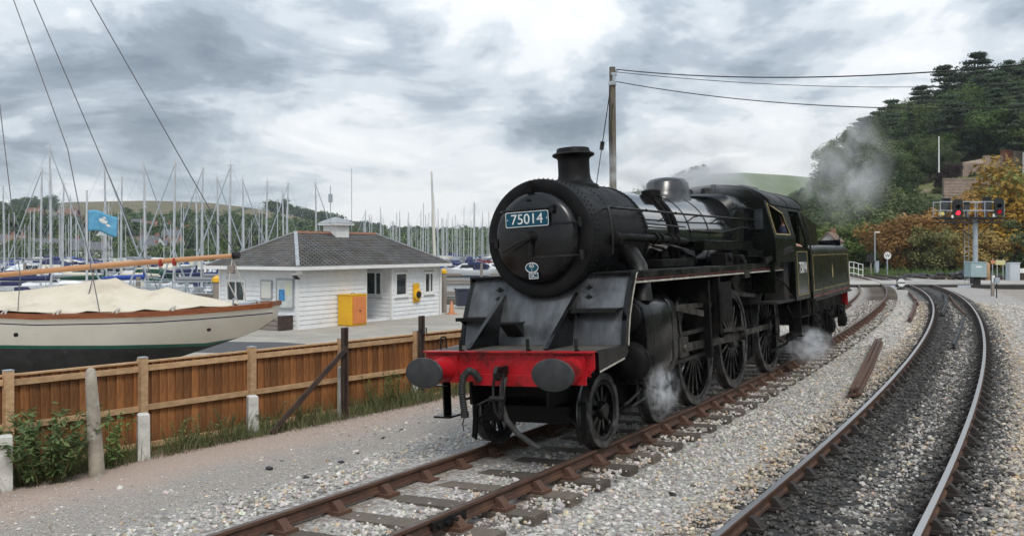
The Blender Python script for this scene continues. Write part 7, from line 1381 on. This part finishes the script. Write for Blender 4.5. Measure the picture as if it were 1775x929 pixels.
# ------------------------------------------------------------------ small railway furniture
def gz2(x, y): return float(ground_z(np.array([x]), np.array([y]))[0][0])
def put(name, lab, cat, px, y, rot=0): x = X(px, y); return thing(name, lab, cat, (x, y, gz2(x, y)), rot)
o = put('ground_signal', 'small ground shunting signal disc beside the main line', 'ground signal', 1561, 60); mb = MB(); mb.cyl((0, 0, 0), (0, 0, .35), .05); mb.bx(-.2, .2, -.15, .15, 0, .12); mb.build('stand', M['signal_black'], o); mb = MB(); mb.lathe([(-.10, .0), (-.10, .26), (-.06, .26), (-.06, 0)], (0, 0, .45), 'y', 18); mb.build('disc', M['white'], o); MB().bx(-.24, .24, -.115, -.105, .42, .48).build('bar', M['signal_black'], o, 0); MB().bx(-.2, .2, -.06, .2, .22, .68).build('lamp_case', M['signal_black'], o, 0)
o = put('whistle_board', 'round white whistle board lettered W on a post', 'sign', 1537.5, 92); mb = MB(); mb.cyl((0, 0, 0), (0, 0, 2.1), .06); mb.build('post', M['galv'], o); mb = MB(); mb.lathe([(-.09, 0), (-.09, .36), (-.06, .36), (-.06, 0)], (0, 0, 1.95), 'y', 24); mb.build('disc', M['white'], o); t = place('letter', text_mesh('W', .5, .004, M['signal_black'], 'letter'), o, (0, -.095, 1.93), (R(90), 0, 0))
o = put('lamp_post', 'slim street lamp in front of the green trees', 'street lamp', 1516, 100); hz = Zh(406, 100)+.35; mb = MB(); mb.tube([(0, 0, 0), (0, 0, hz)], [.09, .06], 8); mb.build('post', M['galv'], o); MB().bx(0, .5, -.1, .1, hz, hz+.12).build('lantern', M['wpaint'], o, 0)
o = put('shunting_signal', 'black back of a small signal head on a wooden post', 'signal', 1509, 90); MB().bx(-.06, .06, -.06, .06, 0, 1.7).build('post', M['timber'], o, 0); MB().bx(-.28, .28, -.2, .2, 1.35, 2.1).bx(-.34, -.26, -.15, .15, 1.5, 1.9).build('head', M['signal_black'], o, 0)
o = put('relay_cabinet', 'pale grey relay cabinet by the whistle board', 'cabinet', 1519, 90); MB().bx(-.18, .18, -.15, .15, .3, 1.4).bx(-.2, .2, -.17, .17, 1.4, 1.45).build('case', M['galv'], o, 0); MB().bx(-.05, .05, -.05, .05, 0, .3).build('leg', M['galv'], o, 0)
o = put('white_railings', 'wavy white crossing railings behind the tender', 'railing', 1472, 84, .15)
for k in range(3): MB().tube([(0, 0, .45+.5*k), (.5, 0, .40+.5*k), (.9, 0, .28+.5*k), (1.35, 0, .18+.5*k)], .035, 6).build('rail', M['wpaint'], o)
for k in range(4): MB().cyl((k*.44, .03, 0), (k*.44, .03, 1.5-.09*k), .03, n=6).build('railing_post', M['wpaint'], o)
o = put('wooden_post', 'plain wooden post right of the signal gantry', 'post', 1712, 80); MB().bx(-.12, .12, -.12, .12, 0, 1.45).prism([(-.12, -.12, 1.45), (.12, -.12, 1.45), (0, -.12, 1.6)], (0, .24, 0)).build('shaft', M['fence_rail'], o, 0)
o = put('notice_sign', 'small orange notice on a thin post', 'sign', 1720, 79); MB().bx(-.03, .03, -.03, .03, 0, 1.9).build('post', M['galv'], o, 0); MB().bx(-.18, .18, -.06, -.035, 1.5, 1.78).build('board', M['cone'], o, 0)
o = put('notice_sign', 'wide pale yellow notice board right of the orange one', 'sign', 1733, 79); [MB().bx(q-.03, q+.03, -.03, .03, 0, 1.9).build('post', M['galv'], o, 0) for q in (-.25, .25)]; MB().bx(-.42, .42, -.06, -.035, 1.4, 1.8).build('board', mat('yellow_notice', (.62, .58, .30), (.56, .52, .28), 5, .5), o, 0)
o = put('relay_cabinet', 'large silver equipment cabinet at the right edge by the road', 'cabinet', 1755, 72); MB().bx(-.4, .4, -.3, .3, .1, 1.65).bx(-.44, .44, -.34, .34, 1.65, 1.72).bx(-.42, .42, -.32, .32, 0, .1).build('case', mat('silver_cabinet', (.5, .54, .58), rough=.4), o, 0); MB().bx(-.36, .36, -.315, -.302, .16, 1.6).build('door', mat('silver_door', (.52, .56, .60), rough=.4), o, 0)
o = put('barrier_pedestal', 'dark barrier pedestal with red and white band at the right edge', 'barrier', 1771, 72); MB().bx(-.16, .16, -.16, .16, 0, .9).build('pedestal', M['rust_post'], o, 0); MB().bx(-.25, .3, -.2, .2, .9, 1.25).build('head', M['wpaint'], o, 0); MB().bx(.1, .32, -.21, .21, .95, 1.2).build('red_band', mat('signal_red', (.5, .02, .02), rough=.4), o, 0)
o = put('telephone_post', 'short wooden post with a grey box near the gantry', 'post', 1720, 52); MB().bx(-.07, .07, -.07, .07, 0, 1.2).build('shaft', M['timber'], o, 0); MB().bx(-.08, .08, -.1, -.07, .75, 1.15).build('white_plate', M['white'], o, 0)
o = put('marker_post', 'thin black marker post with small grey box', 'post', 1727, 50); MB().cyl((0, 0, 0), (0, 0, .9), .03).build('shaft', M['signal_black'], o); MB().bx(-.12, .12, -.1, .1, .8, 1.1).build('box', M['galv'], o, 0)
# lineside lengths of rusty rail and old timbers
def length(lab, pts, w_, h_, mt=M['railrust']):
    P = [Vector((X(px, 1600*2.66/(py-430)), 1600*2.66/(py-430), -.13)) for px, py in pts]; mb = MB(); c0 = P[0].copy()
    prof = [(-w_, 0), (-w_, h_*.25), (-w_*.3, h_*.35), (-w_*.3, h_*.65), (-w_*.55, h_*.7), (-w_*.55, h_), (w_*.55, h_), (w_*.55, h_*.7), (w_*.3, h_*.65), (w_*.3, h_*.35), (w_, h_*.25), (w_, 0)]; rings = []
    for i, p in enumerate(P):
        d = (P[min(i+1, len(P)-1)] - P[max(i-1, 0)]).normalized(); q = Vector((d.y, -d.x, 0)); rings.append([p - c0 + q*a + Vector((0, 0, b)) for a, b in prof])
    mb.loft(rings); tag(mb.build('rail_length', mt, None, 0, c0), lab, 'rail', 'loose rails lying by the track')
length('left one of two rusty rail lengths lying between the tracks', [(1476, 690), (1500, 640), (1519, 597)], .07, .14); length('right one of two rusty rail lengths lying between the tracks', [(1484, 688), (1509, 638), (1526, 596)], .07, .14)
length('rusty rail offcut lying between the tracks near the crossing', [(1576, 558), (1584, 540), (1587, 524)], .08, .13); length('short rusty offcut close to the ground signal', [(1590, 530), (1581, 516), (1575, 510)], .08, .13)
length('check rail length lying in the four-foot of the main line', [(1652, 606), (1664, 575), (1670, 552)], .06, .12, M['dsteel']); length('bent check rail lying in the four-foot nearer the crossing', [(1632, 548), (1640, 530), (1638, 517), (1632, 512)], .06, .12, M['dsteel']); length('rusty rail lying inside the right rail near the crossing', [(1672, 548), (1655, 530), (1645, 515)], .05, .1)
# coal and spoil heap beyond the crossing
mb = MB()
for k in range(120): V, F = ICO; r = random.uniform(.12, .4); t_ = random.random(); mb.add(V*(1+rng.uniform(-.25, .25, (len(V), 1)))*r*np.array([1.3, 1, .7]) + np.array([t_*13, random.uniform(-1, 1), random.uniform(0, .55)*math.sin(math.pi*min(t_*1.1, 1))]), F.tolist())
o = mb.build('coal_heap', M['coal'], None, 0, (X(1538, 84), 84, -.3), -.12); tag(o, 'long low heap of coal and dark spoil beyond the crossing', 'coal heap', kind='stuff')
# rails of the diverging line beyond the crossing
for k, off in enumerate((3.2, 4.7, 7.4, 8.9)):
    mb = MB(); pts = [tr(MAIN_T, s, -off + (s-78)*.02)[0] for s in np.arange(76, 112, 4)]; mb.tube([(a, b, .0) for a, b, _ in pts], .06, 4); tag(mb.build('siding_rail', M['railrust'], None, 0), 'rusty rail of the sidings beyond the crossing, %s from the main line' % ORD[k], 'rail', 'siding rails beyond the crossing')

# ------------------------------------------------------------------ telegraph pole, stay and cables
PY = 38.0; PX = X(1063, PY)
tp_ = thing('telegraph_pole', 'weathered wooden telegraph pole rising behind the smokebox', 'telegraph pole', (PX, PY, YARD)); ph_ = Zh(117, PY) - YARD
mb = MB(); mb.tube([(0, 0, -.2), (-.02, 0, ph_*.5), (-.05, 0, ph_)], [.17, .15, .125], 14); mb.build('pole_shaft', M['pole'], tp_); mb = MB(); mb.bx(-.12, .12, -.2, .2, ph_-.35, ph_-.25); mb.bx(-.06, .06, -.19, -.1, ph_-.7, ph_-.3); mb.bx(-.2, .1, -.18, .05, ph_-.75, ph_-.6); [mb.lathe([(0, .03), (.1, .05), (.14, .02)], (.1, y_, ph_-.25), 'z', 8) for y_ in (-.15, .15)]; mb.build('pole_fittings', M['galv'], tp_)
mb = MB(); mb.tube([(-.18, -.1, ph_-.8), (-.2, -.12, ph_-2.5), (-.17, -.13, ph_-4)], .02, 6); mb.tube([(-.05, -.16, ph_-1.5), (-.12, -.18, ph_-2.6), (-.03, -.18, ph_-4.2)], .018, 6); mb.build('pole_cable', M['rubber'], tp_)
P1_ = Vector((PX-.05, PY, Zh(130, PY))); S1 = Vector((X(1000, 41), 41, YARD)); mid = P1_.lerp(S1, .26); mb = MB(); mb.tube([P1_, S1], .02, 5); mb.tube([mid, mid + (S1-P1_).normalized()*.35], .09, 8); tag(mb.build('stay_wire', M['dsteel'], None, 35), 'stay wire with insulator running down left of the telegraph pole', 'cable')
def cable(lab, a, b, sag, r):
    a = Vector(a); b = Vector(b); pts = []
    for k in range(25): t = k/24; p = a.lerp(b, t); p.z -= sag*4*t*(1-t); pts.append(p)
    m_ = MB(); m_.tube(pts, r, 6); tag(m_.build('overhead_cable', M['rubber'], None, 35), lab, 'cable', 'cables from the telegraph pole')
NX, NY = X(1900, 24), 24.0
cable('uppermost thick cable running right from the telegraph pole', (PX+.1, PY-.15, Zh(122, PY)), (NX, NY, Zh(100, NY)), .42, .022); cable('middle thin cable running right from the telegraph pole', (PX+.1, PY+.15, Zh(124, PY)), (X(1900, 44), 44, Zh(134, 44)), .55, .014); cable('lowest sagging cable running right from the telegraph pole', (PX+.12, PY, Zh(142, PY)), (X(1900, 30), 30, Zh(178, 30)), .55, .019)

# ------------------------------------------------------------------ steam
def steam(lab, c, r, dens, seed, ns=2.2, shear=(0, 0)):
    bm = bmesh.new(); bmesh.ops.create_icosphere(bm, subdivisions=3, radius=1); m = bpy.data.meshes.new('steam'); bm.to_mesh(m); bm.free()
    mt = bpy.data.materials.new('steam'); mt.use_nodes = True; t = mt.node_tree; n = t.nodes; L = t.links; n.remove(n['Principled BSDF']); pv = n.new('ShaderNodeVolumePrincipled'); pv.inputs['Color'].default_value = (.92, .93, .95, 1); pv.inputs['Anisotropy'].default_value = .2
    tcn = n.new('ShaderNodeTexCoord'); ln = n.new('ShaderNodeVectorMath'); ln.operation = 'LENGTH'; L.new(tcn.outputs['Object'], ln.inputs[0]); mp = n.new('ShaderNodeMapping'); mp.inputs['Location'].default_value = (seed, seed*.7, 0); L.new(tcn.outputs['Object'], mp.inputs[0])
    nz_ = n.new('ShaderNodeTexNoise'); nz_.inputs['Scale'].default_value = ns; nz_.inputs['Detail'].default_value = 5; nz_.inputs['Roughness'].default_value = .6; nz_.inputs['Distortion'].default_value = .6; L.new(mp.outputs[0], nz_.inputs['Vector'])
    fo = n.new('ShaderNodeMapRange'); fo.interpolation_type = 'SMOOTHSTEP'; fo.inputs[1].default_value = 1.0; fo.inputs[2].default_value = .1; L.new(ln.outputs['Value'], fo.inputs[0])
    th_ = n.new('ShaderNodeMapRange'); th_.inputs[1].default_value = .45; th_.inputs[2].default_value = .63; L.new(nz_.outputs['Fac'], th_.inputs[0])
    mu = n.new('ShaderNodeMath'); mu.operation = 'MULTIPLY'; L.new(fo.outputs[0], mu.inputs[0]); L.new(th_.outputs[0], mu.inputs[1]); m2 = n.new('ShaderNodeMath'); m2.operation = 'MULTIPLY'; m2.inputs[1].default_value = dens; L.new(mu.outputs[0], m2.inputs[0]); L.new(m2.outputs[0], pv.inputs['Density']); L.new(pv.outputs[0], n['Material Output'].inputs['Volume'])
    m.materials.append(mt); o = place('steam', m, None, c, None, r); return tag(o, lab, 'steam', kind='stuff')
LM_ = Matrix.Translation((-.27, 10.55, 0)) @ Euler(LOCO_ROT).to_matrix().to_4x4()
steam('wisp of steam from the cylinder drain by the bogie', LM_ @ Vector((2.15, -1.32, .62)), (.27, .26, .40), 16, 1.3, 2.8)
steam('puff of steam at the rail behind the rear driving wheel', LM_ @ Vector((10.6, -1.35, .42)), (.60, .5, .46), 12, 4.1, 2.8)
steam('thin steam blowing off above the firebox', LM_ @ Vector((8.9, .2, 4.05)), (2.6, 1.6, .95), 2.6, 2.7, 1.7)
steam('drifting cloud of steam in front of the hill behind the cab', (16.4, 46, 6.6), (2.8, 3.0, 3.6), .75, 6.2, 1.7)

# ------------------------------------------------------------------ damp air over the estuary
mb = MB(); mb.bx(-2100, 2100, -2000, 2000, -8, 125); hz_ = mb.build('haze', None, None, 0); hm = bpy.data.materials.new('haze'); hm.use_nodes = True; t = hm.node_tree; t.nodes.remove(t.nodes['Principled BSDF']); pv = t.nodes.new('ShaderNodeVolumePrincipled')
pv.inputs['Color'].default_value = (.80, .88, .97, 1); pv.inputs['Density'].default_value = .00013; t.links.new(pv.outputs[0], t.nodes['Material Output'].inputs['Volume']); hz_.data.materials.clear(); hz_.data.materials.append(hm); struct(hz_, 'stuff'); hz_['label'] = 'thin damp haze over the estuary'; hz_['category'] = 'haze'
